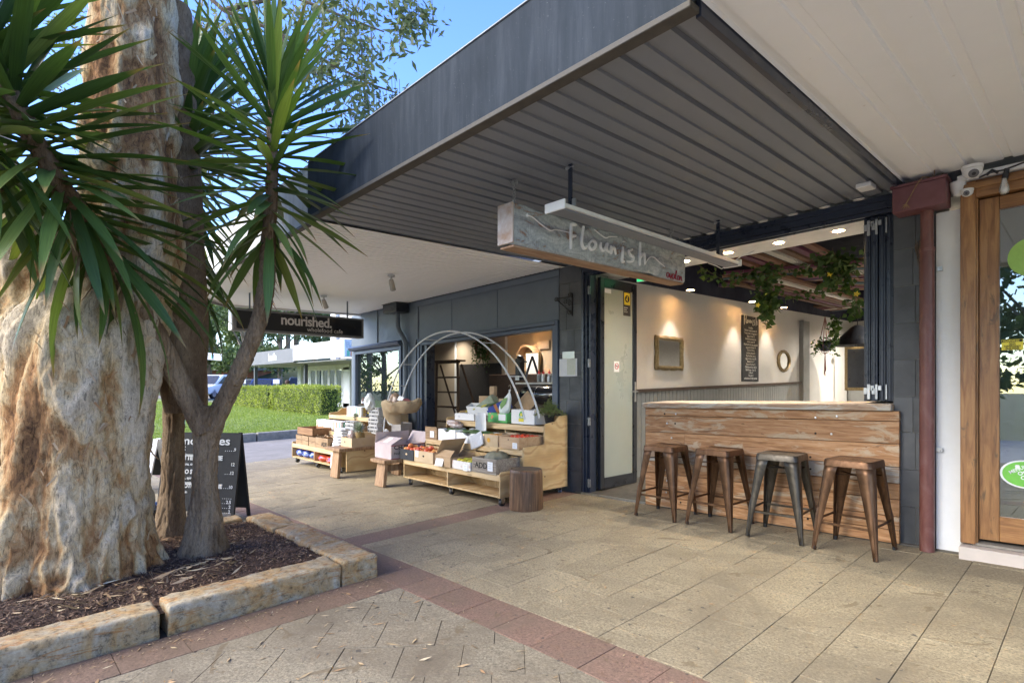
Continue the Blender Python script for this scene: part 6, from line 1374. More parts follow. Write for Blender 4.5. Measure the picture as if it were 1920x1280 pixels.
# herb pot
hpot = thing('herb_pot', 'black nursery pot of bushy thyme at the top right end of the plywood cart', 'potted plant', LV(-4.50,4.83,.83))
mb = MB(); mb.lathe((0,0,0), [(.045,0),(.062,.10),(.066,.105),(.066,.115),(.058,.112)], 20); obj('pot', mb, m_rubber, hpot, smooth=True)
V, F, A = [], [], []; mbs = MB()
for i in range(150):
    a = random.uniform(0,2*PI); o_ = random.uniform(.02,1); tip = Vector((math.cos(a)*.22*o_, math.sin(a)*.20*o_, .12+.19*(1-o_*.75)*random.uniform(.6,1.15)-.05*o_)); b0 = Vector((math.cos(a)*.04*o_,math.sin(a)*.04*o_,.10)); mid = (b0+tip)/2+Vector((0,0,.04)); mbs.tube([b0,mid,tip], .0014, 3)
    for k2 in range(15):
        u = random.uniform(.35,1.03); p = b0.lerp(mid,u*2) if u < .5 else mid.lerp(tip,(u-.5)*2); p = p+Vector((random.gauss(0,.007),)*3); d = Vector((random.gauss(0,1),random.gauss(0,1),random.gauss(.3,1))).normalized(); s = random.uniform(.010,.018); q = d.orthogonal().normalized(); k = len(V); V += [tuple(p),tuple(p+d*s*.5+q*s*.3),tuple(p+d*s),tuple(p+d*s*.5-q*s*.3)]; F.append((k,k+1,k+2,k+3)); A.append(random.random())
obj('stems', mbs, m_twig, hpot)['kind'] = 'stuff'; bulk('leaves', V, F, leafmat('thyme', (.07,.11,.03), (.15,.20,.06), .6, .25, True, (.26,.30,.10)), hpot, A)['kind'] = 'stuff'

# ---- log stump stool
m_log = wood('varnished_log', [(.045,.022,.010),(.10,.05,.024),(.17,.09,.045),(.27,.15,.07)], 'z', 6, .5, .6, True, wear=((.46,.33,.17), 5, .66))
m_logtop = M('dark_log_top', (.05,.038,.03), (.09,.07,.055), 9, .6, bmp=.3)
st_ = thing('log_stool', 'dark varnished log stump stool standing at the right corner of the plywood cart', 'stump stool', (-4.15, 4.10, G(-4.15,4.1)))
mb = MB(); n_ = 48; rows_ = [(.98,0),(1.0,.02),(.985,.15),(.97,.28),(.965,.38),(.95,.405),(.90,.415)]
for r, z in rows_:
    for i in range(n_): q = 2*PI*i/n_; rr_ = .178*r*(1+.035*NV(math.cos(q)*2,math.sin(q)*2,z*.4)+.02*NV(math.cos(q)*7,math.sin(q)*7,z)); mb.v.append((rr_*math.cos(q), rr_*math.sin(q)*1.0, z))
for j in range(len(rows_)-1):
    for i in range(n_): mb.f.append((j*n_+i, j*n_+(i+1)%n_, (j+1)*n_+(i+1)%n_, (j+1)*n_+i)); mb.m.append(0)
obj('trunk', mb, m_log, st_, smooth=True); mb = MB(); mb.lathe((0,0,.4155), [(.158,0),(0,.001)], 40); obj('top', mb, m_logtop, st_)
# ---- small worn stools / bench
def bench(lab, x0, x1, y0, y1, h, lean=.04, ply_side=False):
    t = thing('worn_bench', lab, 'bench', ((x0+x1)/2, (y0+y1)/2, G((x0+x1)/2,(y0+y1)/2))); w, d = x1-x0, y1-y0
    mb = MB(); mb.box(-w/2,w/2,-d/2,d/2,h-.045,h); obj('seat', mb, m_bench, t, bev=.005)
    for sy in (-1,1):
        mb = MB(); yy = sy*(d/2-.08); lw = min(.20, w*.6)
        vs = [(-lw/2-.01,yy-.02+sy*lean,0),(lw/2+.01,yy-.02+sy*lean,0),(lw/2+.01,yy+.03+sy*lean,0),(-lw/2-.01,yy+.03+sy*lean,0),(-lw/2,yy-.02,h-.046),(lw/2,yy-.02,h-.046),(lw/2,yy+.03,h-.046),(-lw/2,yy+.03,h-.046)]
        mb.add(vs, [(3,2,1,0),(4,5,6,7),(0,1,5,4),(1,2,6,5),(2,3,7,6),(3,0,4,7)]); obj('leg', mb, m_bench, t, bev=.004)
    if ply_side: mb = MB(); mb.box(w/2-.03,w/2-.012,-d/2+.12,d/2-.1,h-.34,h-.047); obj('rail', mb, m_ply, t)
    else: mb = MB(); mb.box(-.015,.015,-d/2+.1,d/2-.1,h-.17,h-.09); obj('rail', mb, m_bench, t)
    return t
bench('low worn timber stool under the open celery carton', -6.72, -6.36, 3.72, 4.65, .355)
bench('longer worn timber bench under the carton with the pineapple', -7.95, -7.50, 3.66, 4.95, .435, ply_side=True)
m_pinkcard = M('celery_card', (.50,.42,.42), (.44,.36,.36), 5, .75)
cb = openbox('carton', 'open celery carton with pink borders and dark inside on the low worn stool', 'box', (-6.60,4.10,.357+G(-6.6,4.1)), (.42,.52,.19), m_pinkcard, fl=[('f',-62,.18),('b',30,.16),('l',15,.15)])
text('lettering', 'CELERY', .075, m_blackink, cb, (.2115,-.22,.13), FX, bold=.002, sx=1.2)
text('lettering', 'fresh', .05, m_blackink, cb, (.2115,-.22,.06), FX)
for z in (.004,.175): mb = MB(); mb.box(.2105,.2112,-.26,.26,z,z+.009); obj('border', mb, m_redink, cb)
fo = [c for c in cb.children if c.name.startswith('flap')][0]; mb = MB(); mb.box(-.05,.05,-.004,-.0025,.04,.15); obj('price_label', mb, m_paper, fo)
cp_ = openbox('carton', 'long brown carton on the worn bench with a pineapple in it', 'box', (-7.70,4.20,.437+G(-7.7,4.2)), (.34,.66,.135), m_cardlt)
mb = MB(); mb.lathe((-.05,-.331,.07), [(.012,0),(.014,0),(.014,.001),(.012,.001)], 12, 'y'); obj('print', mb, m_blackink, cp_)
def pineapple(lab, c, s=1, tilt=0):
    t = thing('pineapple', lab, 'pineapple', c); t.rotation_euler = (R(tilt),R(tilt*.6),0)
    mb = MB(); mb.lathe((0,0,0), [(.03*s,0),(.055*s,.03*s),(.06*s,.08*s),(.045*s,.13*s),(.02*s,.145*s)], 14); obj('fruit', mb, M('pineapple_skin'+str(len(bpy.data.materials)), (.30,.19,.06), (.16,.12,.05), 60, .7, bmp=.8, bscale=90), t, smooth=True)
    V, F, A = [], [], []
    for i in range(46):
        a = i*2.4; el = R(20+60*(i/46)); L_ = s*(.10+.07*(i/46)); d = Vector((math.cos(a)*math.cos(el), math.sin(a)*math.cos(el), math.sin(el))); p = Vector((0,0,.14*s)); q = d.cross(Vector((0,0,1))).normalized()*.011*s; up_ = q.cross(d).normalized(); k = len(V)
        V += [tuple(p-q*.6),tuple(p+q*.6),tuple(p+d*L_*.5+q+up_*-.01),tuple(p+d*L_*.5-q+up_*-.01)]; F.append((k,k+1,k+2,k+3)); A.append(.2); k = len(V); e_ = p+d*L_+Vector((0,0,-.03*s)); V += [tuple(p+d*L_*.5-q+up_*-.01),tuple(p+d*L_*.5+q+up_*-.01),tuple(e_+q*.12),tuple(e_-q*.12)]; F.append((k,k+1,k+2,k+3)); A.append(random.random())
    bulk('leaf_crown', V, F, leafmat('pineapple_leaf', (.16,.20,.14), (.34,.38,.30), .5, .1, True, (.42,.45,.36)), t, A)
pineapple('pineapple with a pale spiky crown sitting in the long brown carton', (-7.68,4.10,.45+.06+G(-7.7,4.2)), 1.15, 14)
lump('netted_bag', 'pinkish netted bag of garlic beside the pineapple', 'bag', (-7.77,3.99,.60+G(-7.7,4)), .062, m_clear, (1,.8,1.25), .2, seed=3)
lump('paper_bag', 'small crumpled pale bag at the far end of the long brown carton', 'bag', (-7.62,4.48,.60+G(-7.7,4.5)), .05, m_paper, (.9,.8,1.2), .4, seed=5)
# ---- second cart goods
L2 = lambda x, y, h: (x, y, h+G(-8.95,4.45))
for i, (x, lab) in enumerate(((-9.62,'small slatted crate at the left end of the second cart'),(-9.36,'small slatted crate, second from the left end of the second cart'),(-9.08,'small slatted crate of ginger, third from the left on the second cart'))):
    openbox('crate', lab, 'crate', L2(x,4.06,.338), (.25,.22,.165), m_crate, th=.010, slats=True)
b_ = openbox('crate', 'bigger timber crate with dark lettering on the second cart beside the white stack', 'crate', L2(-8.72,4.12,.338), (.46,.34,.17), m_crate, th=.012); text('lettering', 'ADD', .10, m_blackink, b_, (.0,-.173,.04), FY, bold=.001); text('lettering', 'ADD', .10, m_blackink, b_, (.2312,-.14,.04), FX, bold=.001)
for i in range(26):
    x, y = -9.05+random.uniform(-.35,.55), 4.10+random.uniform(-.08,.10); z = L2(0,0,.338+.15+random.uniform(0,.03))[2]; mb = MB(); a = random.uniform(0,PI); mb.tube([(x,y,z),(x+.02*math.cos(a),y+.02*math.sin(a),z+.012),(x+.045*math.cos(a),y+.045*math.sin(a),z)], [.009,.013,.007], 6)
    tag(obj('ginger_root', mb, bpy.data.materials['plain_box'], smooth=True), 'knobbly ginger root heaped in the slatted crates', 'ginger', 'ginger roots in the crates')
openbox('crate', 'open brown timber tray stacked on top of the slatted crates', 'crate', L2(-9.42,4.14,.515), (.62,.34,.12), wood('brown_tray', [(.16,.075,.03),(.24,.12,.05),(.30,.16,.07),(.36,.20,.10)], 'x', 6, .7, .2, False), th=.012)
for k in range(8):
    zz = L2(0,0,.335+.045*k)[2]; mb = MB(); w = .15-.008*k; pts = []
    for j in range(5):
        for i in range(32): q = 2*PI*i/32; r = (w, w+.018, w+.022, w+.012, w-.01)[j]*(1+.07*math.sin(q*8+k)); mb.v.append((r*math.cos(q), r*.85*math.sin(q), (0,.008,.020,.034,.042)[j]))
    for j in range(4):
        for i in range(32): mb.f.append((j*32+i, j*32+(i+1)%32, (j+1)*32+(i+1)%32, (j+1)*32+i)); mb.m.append(0)
    mb.f.append(tuple(range(128,160))); mb.m.append(0)
    tag(obj('white_bag', mb, m_paper, smooth=True, loc=(-8.22+random.uniform(-.012,.012), 4.05+random.uniform(-.01,.01), zz)), 'puffy white packet, %s in the stack beside the lettered crate' % ('lowest','second','third','fourth','fifth','sixth','second from top','topmost')[k], 'packet', 'stack of puffy white packets')
m_egg = M('grey_egg_pulp', (.50,.49,.47), (.42,.41,.40), 12, .9, bmp=.3)
def eggcarton(c, lab, rz=0):
    t = thing('egg_carton', lab, 'egg carton', c, rz, 'egg cartons stacked by the window'); mb = MB(); mb.box(-.15,.15,-.055,.055,.030,.058); mb.box(-.145,.145,-.05,.05,0,.0295); obj('shell', mb, m_egg, t, bev=.006)
    for x0, x1 in ((-.13,-.075),(-.05,.06),(.085,.13)): mb = MB(); mb.box(x0,x1,-.0568,-.0555,.034,.052); obj('print', mb, m_blackink, t)
for k in range(7): eggcarton((-8.02+.03*k*.35, 4.52, .575+.060*k+G(-8.1,4.5)), 'grey egg carton, number %s from the bottom of the taller stack' % ('one','two','three','four','five','six','seven')[k], .1*(k%2)-.05)
for k in range(3): eggcarton((-8.36, 4.30, .60+.060*k+G(-8.3,4.3)), 'grey egg carton in the short stack by the pineapple, %s' % ('bottom','middle','top')[k])
for k in range(4): eggcarton((-7.83, 4.80, .88+.060*k+G(-8.1,4.5)), 'grey egg carton in the highest stack by the arch leg, %s' % ('lowest','second','third','topmost')[k], .1)
mb = MB(); mb.box(-.26,.26,-.16,.16,0,.30); 
bx = openbox('carton', 'plain carton propping up the highest egg cartons beside the arch', 'box', (-7.86,4.82,.435+G(-7.9,4.8)), (.36,.22,.44), m_cardlt)
lump('carrier_bag', 'large crumpled white carrier bag on top of the egg cartons', 'bag', (-8.06,4.45,1.08+G(-8,4.4)), .12, m_bag, (.8,.6,1.15), .35, seed=9)
lump('carrier_bag', 'white crumpled plastic bags behind the egg cartons beside the burlap sack', 'bag', (-7.72,4.66,.86+G(-8,4.4)), .13, m_bag, (.7,.6,1.2), .4, seed=12)
stripes = [(.60,.13,.03),(.66,.38,.05),(.66,.45,.10),(.70,.70,.70),(.06,.36,.28),(.12,.45,.33),(.60,.42,.10)]
m_st = [flat('stripe_%s' % n_, c, .5) for n_, c in zip(('red','orange','amber','pale','teal','green','gold'), stripes)]
def pack(c, lab, grp, col, h=.17, rz=0):
    t = thing('boxed_crackers', lab, 'cracker box', c, rz, grp); mb = MB(); mb.box(-.05,.05,-.07,.07,0,h); obj('box', mb, m_paper, t, bev=.002); mb = MB(); mb.box(-.028,.005,-.0715,-.0705,.02,h-.01); obj('stripe', mb, m_st[col], t)
    mb = MB(); mb.box(.0505,.0512,-.03,.02,.02,h-.01); obj('stripe', mb, m_st[col], t)
for i in range(9): pack(L2(-9.75+i*.107,4.42,.575), 'white cracker box with a %s stripe on the middle shelf of the second cart' % ('red','orange','amber','pale','teal','green','gold','second red','second teal')[i], 'cracker boxes on the second cart', (0,1,2,3,4,5,6,0,4)[i])
for i in range(5): pack(L2(-9.30+i*.107,4.78,.815), 'white cracker box with a %s stripe on the top shelf of the second cart' % ('red','amber','pale','teal','gold')[i], 'cracker boxes on the second cart', (0,2,3,4,6)[i])
for i in range(4):
    t = thing('jar', 'dark jar with yellow lid beside the top cracker boxes, %s from the left' % ('first','second','third','fourth')[i], 'jar', L2(-8.70+i*.06,4.76,.815), 0, 'dark jars on the second cart'); mb = MB(); mb.lathe((0,0,0), [(.022,0),(.025,.01),(.025,.055),(.018,.065)], 12); obj('body', mb, m_black, t, smooth=True); mb = MB(); mb.lathe((0,0,.066), [(.02,0),(.02,.014),(0,.014)], 12); obj('lid', mb, m_yel, t)
pineapple('small green tuft of a pineapple between the cracker rows', L2(-8.85,4.66,.70), .8, 20)
m_purple = M('purple_foil_bag', (.10,.03,.28), (.03,.16,.34), 9, .25, spec=.8, speck=((.6,.6,.75), 5, .60), bmp=.5, bscale=25); m_orbag = M('orange_foil_bag', (.60,.09,.02), (.45,.05,.03), 6, .28, spec=.8, speck=((.08,.06,.30), 4, .60), bmp=.5, bscale=25)
for i, x in enumerate((-9.68,-9.42,-9.14)): lump('foil_bag', 'shiny purple and blue foil bag on the bottom shelf of the second cart, %s' % ('left','middle','right')[i], 'bag', L2(x,4.03,.185), .085, m_purple, (1.35,1,.75), .25, 'foil bags on the bottom shelf', i*7)
for i, x in enumerate((-8.80,-8.48)): lump('foil_bag', 'shiny orange and red foil bag on the bottom shelf of the second cart, %s' % ('left','right')[i], 'bag', L2(x,4.03,.175), .09, m_orbag, (1.5,1,.62), .25, 'foil bags on the bottom shelf', i*5+2)
sheet_('price_card', 'long white price card hanging from the lip of the second cart', L2(-8.16,3.88,.20), .085, .25, (R(4),R(8),R(20)), m_paper, .1)
# bottle stand by the window
bs = thing('bottle_stand', 'small dark tray of amber bottles on a stand before the shop window', 'stand', (-8.62,4.70,.86+G(-8.6,4.7)))
mb = MB(); mb.lathe((0,0,0), [(.05,0),(.01,.02),(.01,.14),(.14,.155),(.14,.165),(0,.165)], 20); obj('tray', mb, m_darkwood, bs, smooth=True)
m_amber = flat('amber_glass', (.12,.03,.01), .15)
for i in range(4): a = i*1.6; t = thing('bottle', 'amber bottle with pale label on the dark tray, %s' % ('nearest','left','rear','right')[i], 'bottle', (-8.62+.07*math.cos(a),4.70+.07*math.sin(a),.86+.166+G(-8.6,4.7)), 0, 'amber bottles on the tray'); mb = MB(); mb.lathe((0,0,0), [(.026,0),(.026,.07),(.009,.095),(.009,.12)], 12); obj('glass', mb, m_amber, t, smooth=True); mb = MB(); mb.lathe((0,0,.02), [(.0265,0),(.0265,.035)], 12); obj('label', mb, m_paper if i%2 else m_yel, t)
# ---- arch
ar = thing('garden_arch', 'pale metal garden arch with rungs curving over the plywood cart', 'arch', (-7.55,4.5,G(-7.5,4.5)))
m_arch = M('pale_powder_coat', (.62,.64,.66), None, 10, .35)
def arc(y, a0=0, a1=180, n=60): return [(-6.0-1.58*math.cos(R(a)), y, .43+1.58*math.sin(R(a))) for a in np.linspace(a0,a1,n)]
for y in (4.42, 4.66): mb = MB(); mb.tube([(-7.58,y,G(-7.58,y))]+arc(y, 0, 162), .0115, 10); obj('hoop', mb, m_arch, ar, world=True, smooth=True)
for z in (.12,.28): mb = MB(); mb.tube([(-7.58,4.425,z),(-7.58,4.655,z)], .006, 8); obj('rung', mb, m_arch, ar, world=True)
for a in (3,12,22,33,48,72,118,142): x, z = -6.0-1.58*math.cos(R(a)), .43+1.58*math.sin(R(a)); mb = MB(); mb.tube([(x,4.425,z),(x,4.655,z)], .006, 8); obj('rung', mb, m_arch, ar, world=True)
# ---- burlap sack with bread
m_burlap = M('burlap', (.42,.32,.20), (.33,.24,.145), 4, .95, bmp=.9, bscale=260)
bk = thing('burlap_sack', 'rolled open burlap sack of bread hung on the left leg of the arch', 'sack', (-6.98,4.38,.84+G(-7,4.4)))
mb = MB(); n_ = 40; rws = [(.02,.09),(.12,.085),(.19,.10),(.23,.15),(.25,.20),(.265,.235),(.26,.27),(.235,.28),(.21,.24),(.19,.20),(.10,.17)]
for r, z in rws:
    for i in range(n_):
        q = 2*PI*i/n_; w = 1+.07*math.sin(q*3+1)+.04*math.sin(q*8)+.035*math.sin(q*15+z*30); dz = .018*math.sin(q*2+.6)*(z/.26)+.014*math.sin(q*6)*(z/.26) - (.13 if False else 0)
        sag = -.17*math.exp(-((q-3.75)/.42)**2)*(.5 if z > .2 else 1)
        mb.v.append((r*1.28*w*math.cos(q), r*.95*w*math.sin(q), z+dz+sag))
for j in range(len(rws)-1):
    for i in range(n_): mb.f.append((j*n_+i, j*n_+(i+1)%n_, (j+1)*n_+(i+1)%n_, (j+1)*n_+i)); mb.m.append(0)
o = obj('sack', mb, m_burlap, bk, smooth=True); md = o.modifiers.new('thickness','SOLIDIFY'); md.thickness = .005
lump('bread_bag', 'clear bag of brown bread rolls in the left of the burlap sack', 'bag', (-7.10,4.33,1.10+G(-7,4.4)), .11, M('bread_in_plastic', (.30,.17,.09), (.48,.36,.28), 12, .3, spec=.8, bmp=.6, bscale=30), (.9,.8,1.0), .25, seed=1)
lump('produce_bag', 'bag of pink red radishes in the right of the burlap sack', 'bag', (-6.82,4.33,1.08+G(-7,4.4)), .09, M('pink_bag', (.45,.06,.09), (.55,.22,.22), 9, .3, bmp=.4), (1.2,.8,.75), .25, seed=2)
sheet_('price_card', 'white price card on the radish bag in the burlap sack', (-6.80,4.24,1.14+G(-7,4.4)), .10, .07, (R(-30),R(14),R(10)), m_paper, .1)
mb = MB(); 
bx2 = openbox('crate', 'dusty clear storage crate standing on the ground inside the arch leg', 'crate', (-7.38,4.62,.48+G(-7.3,4.6)), (.26,.20,.28), M('dusty_plastic', (.34,.31,.29), (.26,.23,.22), 9, .4))
bench('narrow worn timber stand under the dusty crate behind the celery carton', -7.45, -7.08, 4.40, 4.96, .475)

# ================================================================ INSIDE THE WHOLEFOOD CAFE (seen through the servery)
def W4(a, b_, Y):      # bearing on a wall plane
    dx, dy = ax+ay*0, 0
    vx = ax+math.cos(R(46.8))*(a-960)/1048; vy = ay+math.sin(R(46.8))*(a-960)/1048; t = Y/vy; return (vx*t, Y, 1.3+(722-b_)/1048*t)
ld_ = thing('step_ladder', 'old dark paint-stained wooden step ladder standing inside the servery', 'ladder', (W4(840,800,6.0)[0], 6.0, G(-8,6)))
zt = W4(840,680,6.0)[2]-ld_.location.z; xl, xr = W4(819,700,6.0)[0]-ld_.location.x, W4(858,700,6.0)[0]-ld_.location.x; m_ladder = wood('ladder_wood', [(.03,.018,.012),(.06,.035,.022),(.09,.055,.035),(.16,.11,.08)], 'z', 8, .8, .3, False, wear=((.35,.30,.25), 6, .66))
for s, x in ((-1,xl),(1,xr)):
    mb = MB(); mb.tube([(x-.06*s*-1 if False else x+.05*s,0,0),(x,0,zt)], .03, 4); obj('stile', mb, m_ladder, ld_); mb = MB(); mb.tube([(x+.05*s,.75,0),(x,.08,zt-.03)], .022, 4); obj('stile', mb, m_ladder, ld_)
for k in range(7): u = k/6.5; mb = MB(); mb.box(xl+.02,xr-.02,-.05,.07,zt*(1-u)-.01,zt*(1-u)+.018); obj('tread' if k else 'top', mb, m_ladder, ld_)
mb = MB(); mb.box(xl-.05,xr+.05,-.08,.14,zt+.019,zt+.045); obj('top', mb, m_ladder, ld_)
for s in (0,1): mb = MB(); mb.tube([(xl if s else xr,.6,.35),(xr if s else xl,.35,zt*.55)], .014, 4); obj('brace', mb, m_ladder, ld_)
def wl(nm, lab, cat, a, b_, Y=6.87): return thing(nm, lab, cat, W4(a, b_, Y))
x0, _, z0 = W4(862,765,6.87); x1, _, z1 = W4(940,680,6.87); mb = MB(); mb.box(x0,x1,6.855,6.88,z0-.3,z1); tag(obj('blackboard', mb, flat('blackboard_slate', (.035,.030,.028), .8), bev=.004), 'large blank blackboard on the cream wall inside the servery', 'blackboard')
wr = wl('wreath', 'twig wreath with trailing greenery on the cream wall inside the servery', 'wreath', 905, 652, 6.8); k = W4(924,652,6.8)[0]-W4(905,652,6.8)[0]; V, F, A = [], [], []; mb = MB()
for q in range(7): mb.tube([((k*.68+.012*math.sin(q+t*3))*math.cos(t), .02*math.sin(q*2+t*2), (k*.68+.012*math.cos(q*2+t*4))*math.sin(t)) for t in np.linspace(0,2*PI,40)], .011, 5, cap=False)
obj('twigs', mb, M('wicker_twig', (.22,.11,.05), (.30,.17,.09), 30, .9), wr)
for i in range(420):
    t = random.uniform(0,2*PI); r = k*random.uniform(.1,1.0); dr = random.random()**2*.30*(abs(math.cos(t)) > .6); p = Vector((r*math.cos(t), -.03, r*math.sin(t)*.9-dr)); d = Vector((random.gauss(0,1),-.4,random.gauss(-.5,1))).normalized(); s = random.uniform(.03,.06); q = d.orthogonal().normalized(); kk = len(V); V += [tuple(p),tuple(p+d*s*.5+q*s*.3),tuple(p+d*s),tuple(p+d*s*.5-q*s*.3)]; F.append((kk,kk+1,kk+2,kk+3)); A.append(random.random())
bulk('greenery', V, F, m_ivy, wr, A)['kind'] = 'stuff'
rm = wl('round_mirror', 'round mirror in a deep plywood hoop above the coffee machine', 'mirror', 993, 672, 6.8); k = W4(1011,672,6.8)[0]-W4(993,672,6.8)[0]
mb = MB(); mb.lathe((0,.05,0), [(k*.88,0),(k*.88,-.16),(k,-.16),(k,0)], 40, 'y'); obj('hoop', mb, bpy.data.materials['plain_box'], rm, smooth=True); mb = MB(); mb.lathe((0,.03,0), [(0,0),(k*.87,0),(k*.87,.005),(0,.005)], 32, 'y'); obj('glass', mb, m_mirror, rm)
pf_ = wl('picture_frame', 'small thin framed print leaning inside the round hoop mirror', 'picture', 998, 683, 6.6); mb = MB(); mb.box(-.16,.16,0,.02,-.2,.2); obj('frame', mb, m_gilt, pf_); mb = MB(); mb.box(-.14,.14,-.003,-.0005,-.18,.18); obj('print', mb, m_paper, pf_)
mb = MB(); mb.box(W4(944,735,6.8)[0], -4.72, 6.45, 6.85, .01, W4(980,701,6.45)[2]); tag(obj('back_bench', mb, m_darkwood, bev=.01), 'dark slatted timber back bench below the round hoop mirror', 'bench counter')
# counter and roaster drum
yb = 6.2; gx_ = W4(1003,717,yb); mb = MB(); mb.box(W4(966,720,yb)[0], -4.76, yb, yb+.55, gx_[2]-.03, gx_[2]); mb2 = MB(); mb2.box(W4(966,720,yb)[0]+.02, -4.78, yb+.32, yb+.5, 0.02, gx_[2]-.031)
ct = thing('servery_counter', 'pale stone topped counter behind the black coffee machine', 'counter', (-5.1, yb, 0.02)); obj('top', mb, M('pale_stone', (.50,.50,.48), None, 20, .5), ct, world=True, bev=.004); obj('front_panel', mb2, m_darkwood, ct, world=True)
dm = thing('coffee_machine', 'glossy black barrel shaped coffee machine with script badge on the servery counter', 'coffee machine', W4(1003,741,5.95)); hl = W4(1003,722,5.95)[2]-W4(1003,760,5.95)[2]; wx = W4(1040,741,5.95)[0]-W4(966,741,5.95)[0]
mb = MB(); mb.lathe((0,.2,0), [(0,-wx/2),(hl*.42,-wx/2),(hl*.47,-wx/2+.03),(hl*.47,wx/2-.03),(hl*.42,wx/2),(0,wx/2)], 36, 'x'); obj('body', mb, M('gloss_black', (.012,.014,.02), None, 4, .18, spec=.7), dm, smooth=True)
for x in (-wx*.10, wx*.36): mb = MB(); mb.lathe((0,.2,0), [(hl*.475,x),(hl*.485,x+.004),(hl*.475,x+.012)], 36, 'x'); obj('trim_ring', mb, m_chrome, dm)
text('badge', 'S.Remio', .055, m_chrome, dm, (-wx*.42,.2-hl*.475,.03), FY)
gr = thing('coffee_grinder', 'black coffee grinder with angled arms beside the coffee machine', 'coffee grinder', W4(975,715,6.15)); hz = W4(975,667,6.15)[2]-gr.location.z
mb = MB(); mb.box(-.05,.05,-.06,.06,.02,hz*.9); mb.box(-.09,.09,-.08,.08,hz*.74,hz*.80); mb.lathe((0,0,hz*.9), [(.05,0),(.06,.03),(.03,.05)], 12); obj('body', mb, m_black, gr, bev=.006); mb = MB(); mb.box(-.045,.045,-.0625,-.0605,.02,.09); obj('steel_plate', mb, m_steel, gr)
ta = thing('folding_stand', 'dark folded letter-A shaped stand in front of the framed print', 'stand', W4(998,712,6.4)); hz = W4(998,668,6.4)[2]-ta.location.z
for s in (-1,1): mb = MB(); mb.tube([(s*.16,0,0.02),(0,0,hz)], .025, 4); obj('arm', mb, m_navy, ta)
for i, (a, lab) in enumerate(((1011,'red-topped sauce bottle furthest left on the servery counter'),(1019,'red-topped grey bottle, second along the servery counter'),(1030,'red-topped grey bottle, third along the servery counter'),(1038,'red-topped bottle half hidden by the servery frame'))):
    c = W4(a, 716, 6.3); t = thing('squeeze_bottle', lab, 'bottle', c, 0, 'red-topped bottles on the servery counter'); mb = MB(); mb.lathe((0,0,0), [(.035,0),(.035,.10),(.028,.12),(.02,.125)], 14); obj('body', mb, flat('bluegrey_plastic', (.22,.26,.30), .5) if i == 0 else m_steel, t, smooth=True); mb = MB(); mb.lathe((0,0,.1255), [(.022,0),(.02,.03),(.006,.045),(.004,.07)], 10); obj('cap', mb, m_red, t, smooth=True)
mb = MB(); c = W4(1020,646,6.87); mb.box(c[0]-.12,c[0]+.12,6.86,6.885,c[2]-.07,c[2]+.07)
for k in range(5): mb.box(c[0]-.10,c[0]+.10,6.853,6.859,c[2]-.055+k*.025,c[2]-.045+k*.025)
tag(obj('wall_vent', mb, m_cw), 'small louvred vent high on the cream wall inside the servery', 'vent')['kind'] = 'stuff'
del_ = bpy.data.objects.get('wall_vent'); del del_['kind']
downlight(-5.0, 6.2, 2.355, 'lit downlight in the servery ceiling at the right of the opening', 18, 130, 1.0); downlight(-6.6, 6.4, 2.355, 'lit downlight in the servery ceiling above the ladder', 24, 130, 1.0); downlight(-8.8, 6.6, 2.355, 'lit downlight behind the shop window', 20, 130, 1.0)
# ================================================================ SIGN AND FITTINGS UNDER THE CREAM AWNING
ns = thing('shop_sign', 'black lightbox sign reading nourished wholefood cafe hung under the cream awning', 'sign', (-8.2, 3.43, 2.04))
X0 = -8.2; mb = MB(); mb.box(X0-.16, X0, 2.455, 4.425, 2.055, 2.365); obj('case', mb, M('grey_sign_case', (.16,.16,.16), None, 5, .5), ns, world=True, bev=.004)
mb = MB(); mb.box(X0+.0005, X0+.003, 2.50, 4.385, 2.085, 2.335); obj('face', mb, M('sign_black', (.006,.006,.009), None, 5, .35), ns, world=True)
mb = MB(); mb.box(X0-.15, X0-.01, 2.440, 2.4545, 2.06, 2.36); obj('end_panel', mb, m_white, ns, world=True)
text('lettering', 'nourished.', .205, M('sign_letters', (.60,.56,.53), None, 4, .5), ns, (X0+.0036, 3.10, 2.185), FX, bold=.0045, sx=.97, world=True, space=.93)
text('lettering', 'wholefood cafe', .092, bpy.data.materials['sign_letters'], ns, (X0+.0036, 3.49, 2.105), FX, sx=1.0, world=True)
for y in (2.7, 4.18): mb = MB(); mb.tube([(X0-.08,y,2.364),(X0-.08,y,2.69+G(X0,y))], .012, 8); obj('rod', mb, m_grey_blue, ns, world=True)
def spotl(a, b_, lab, dx):
    x = (a); t = thing('spotlight', lab, 'spotlight', (a, b_, 2.675+G(a,b_)), 0, 'swivel spotlights on the cream soffit')
    mb = MB(); mb.lathe((0,0,0), [(.045,0),(.045,-.018),(.012,-.022),(.012,-.07)], 14); obj('base', mb, m_steel, t, smooth=True); mb = MB(); mb.lathe((0,0,0), [(0,.02),(.028,.015),(.032,-.02),(.036,-.12),(.030,-.122),(.026,-.10),(0,-.10)], 14); mb.xf(Matrix.Translation((0,0,-.075)) @ Matrix.Rotation(dx,4,'X') @ Matrix.Rotation(.4,4,'Y')); obj('head', mb, M('spot_grey', (.40,.38,.35), None, 9, .4), t, smooth=True)
for i, (a, b_, dx) in enumerate(((-7.55,2.07,.5),(-7.87,3.6,.6),(-5.99,3.6,.5),(-5.72,2.07,.6))): spotl(a, b_, 'small swivel spotlight on the cream soffit, %s' % ('nearest the awning corner behind the yucca','above the black lightbox sign','out in the open right of the yucca','beside the hanging yucca leaves at the dark awning')[i], dx)
nd = thing('downpipe', 'grey blue downpipe with black rainwater head beside the shop window', 'downpipe', (-8.0, 5.05, G(-8,5.05))); g0 = G(-8,5.05)
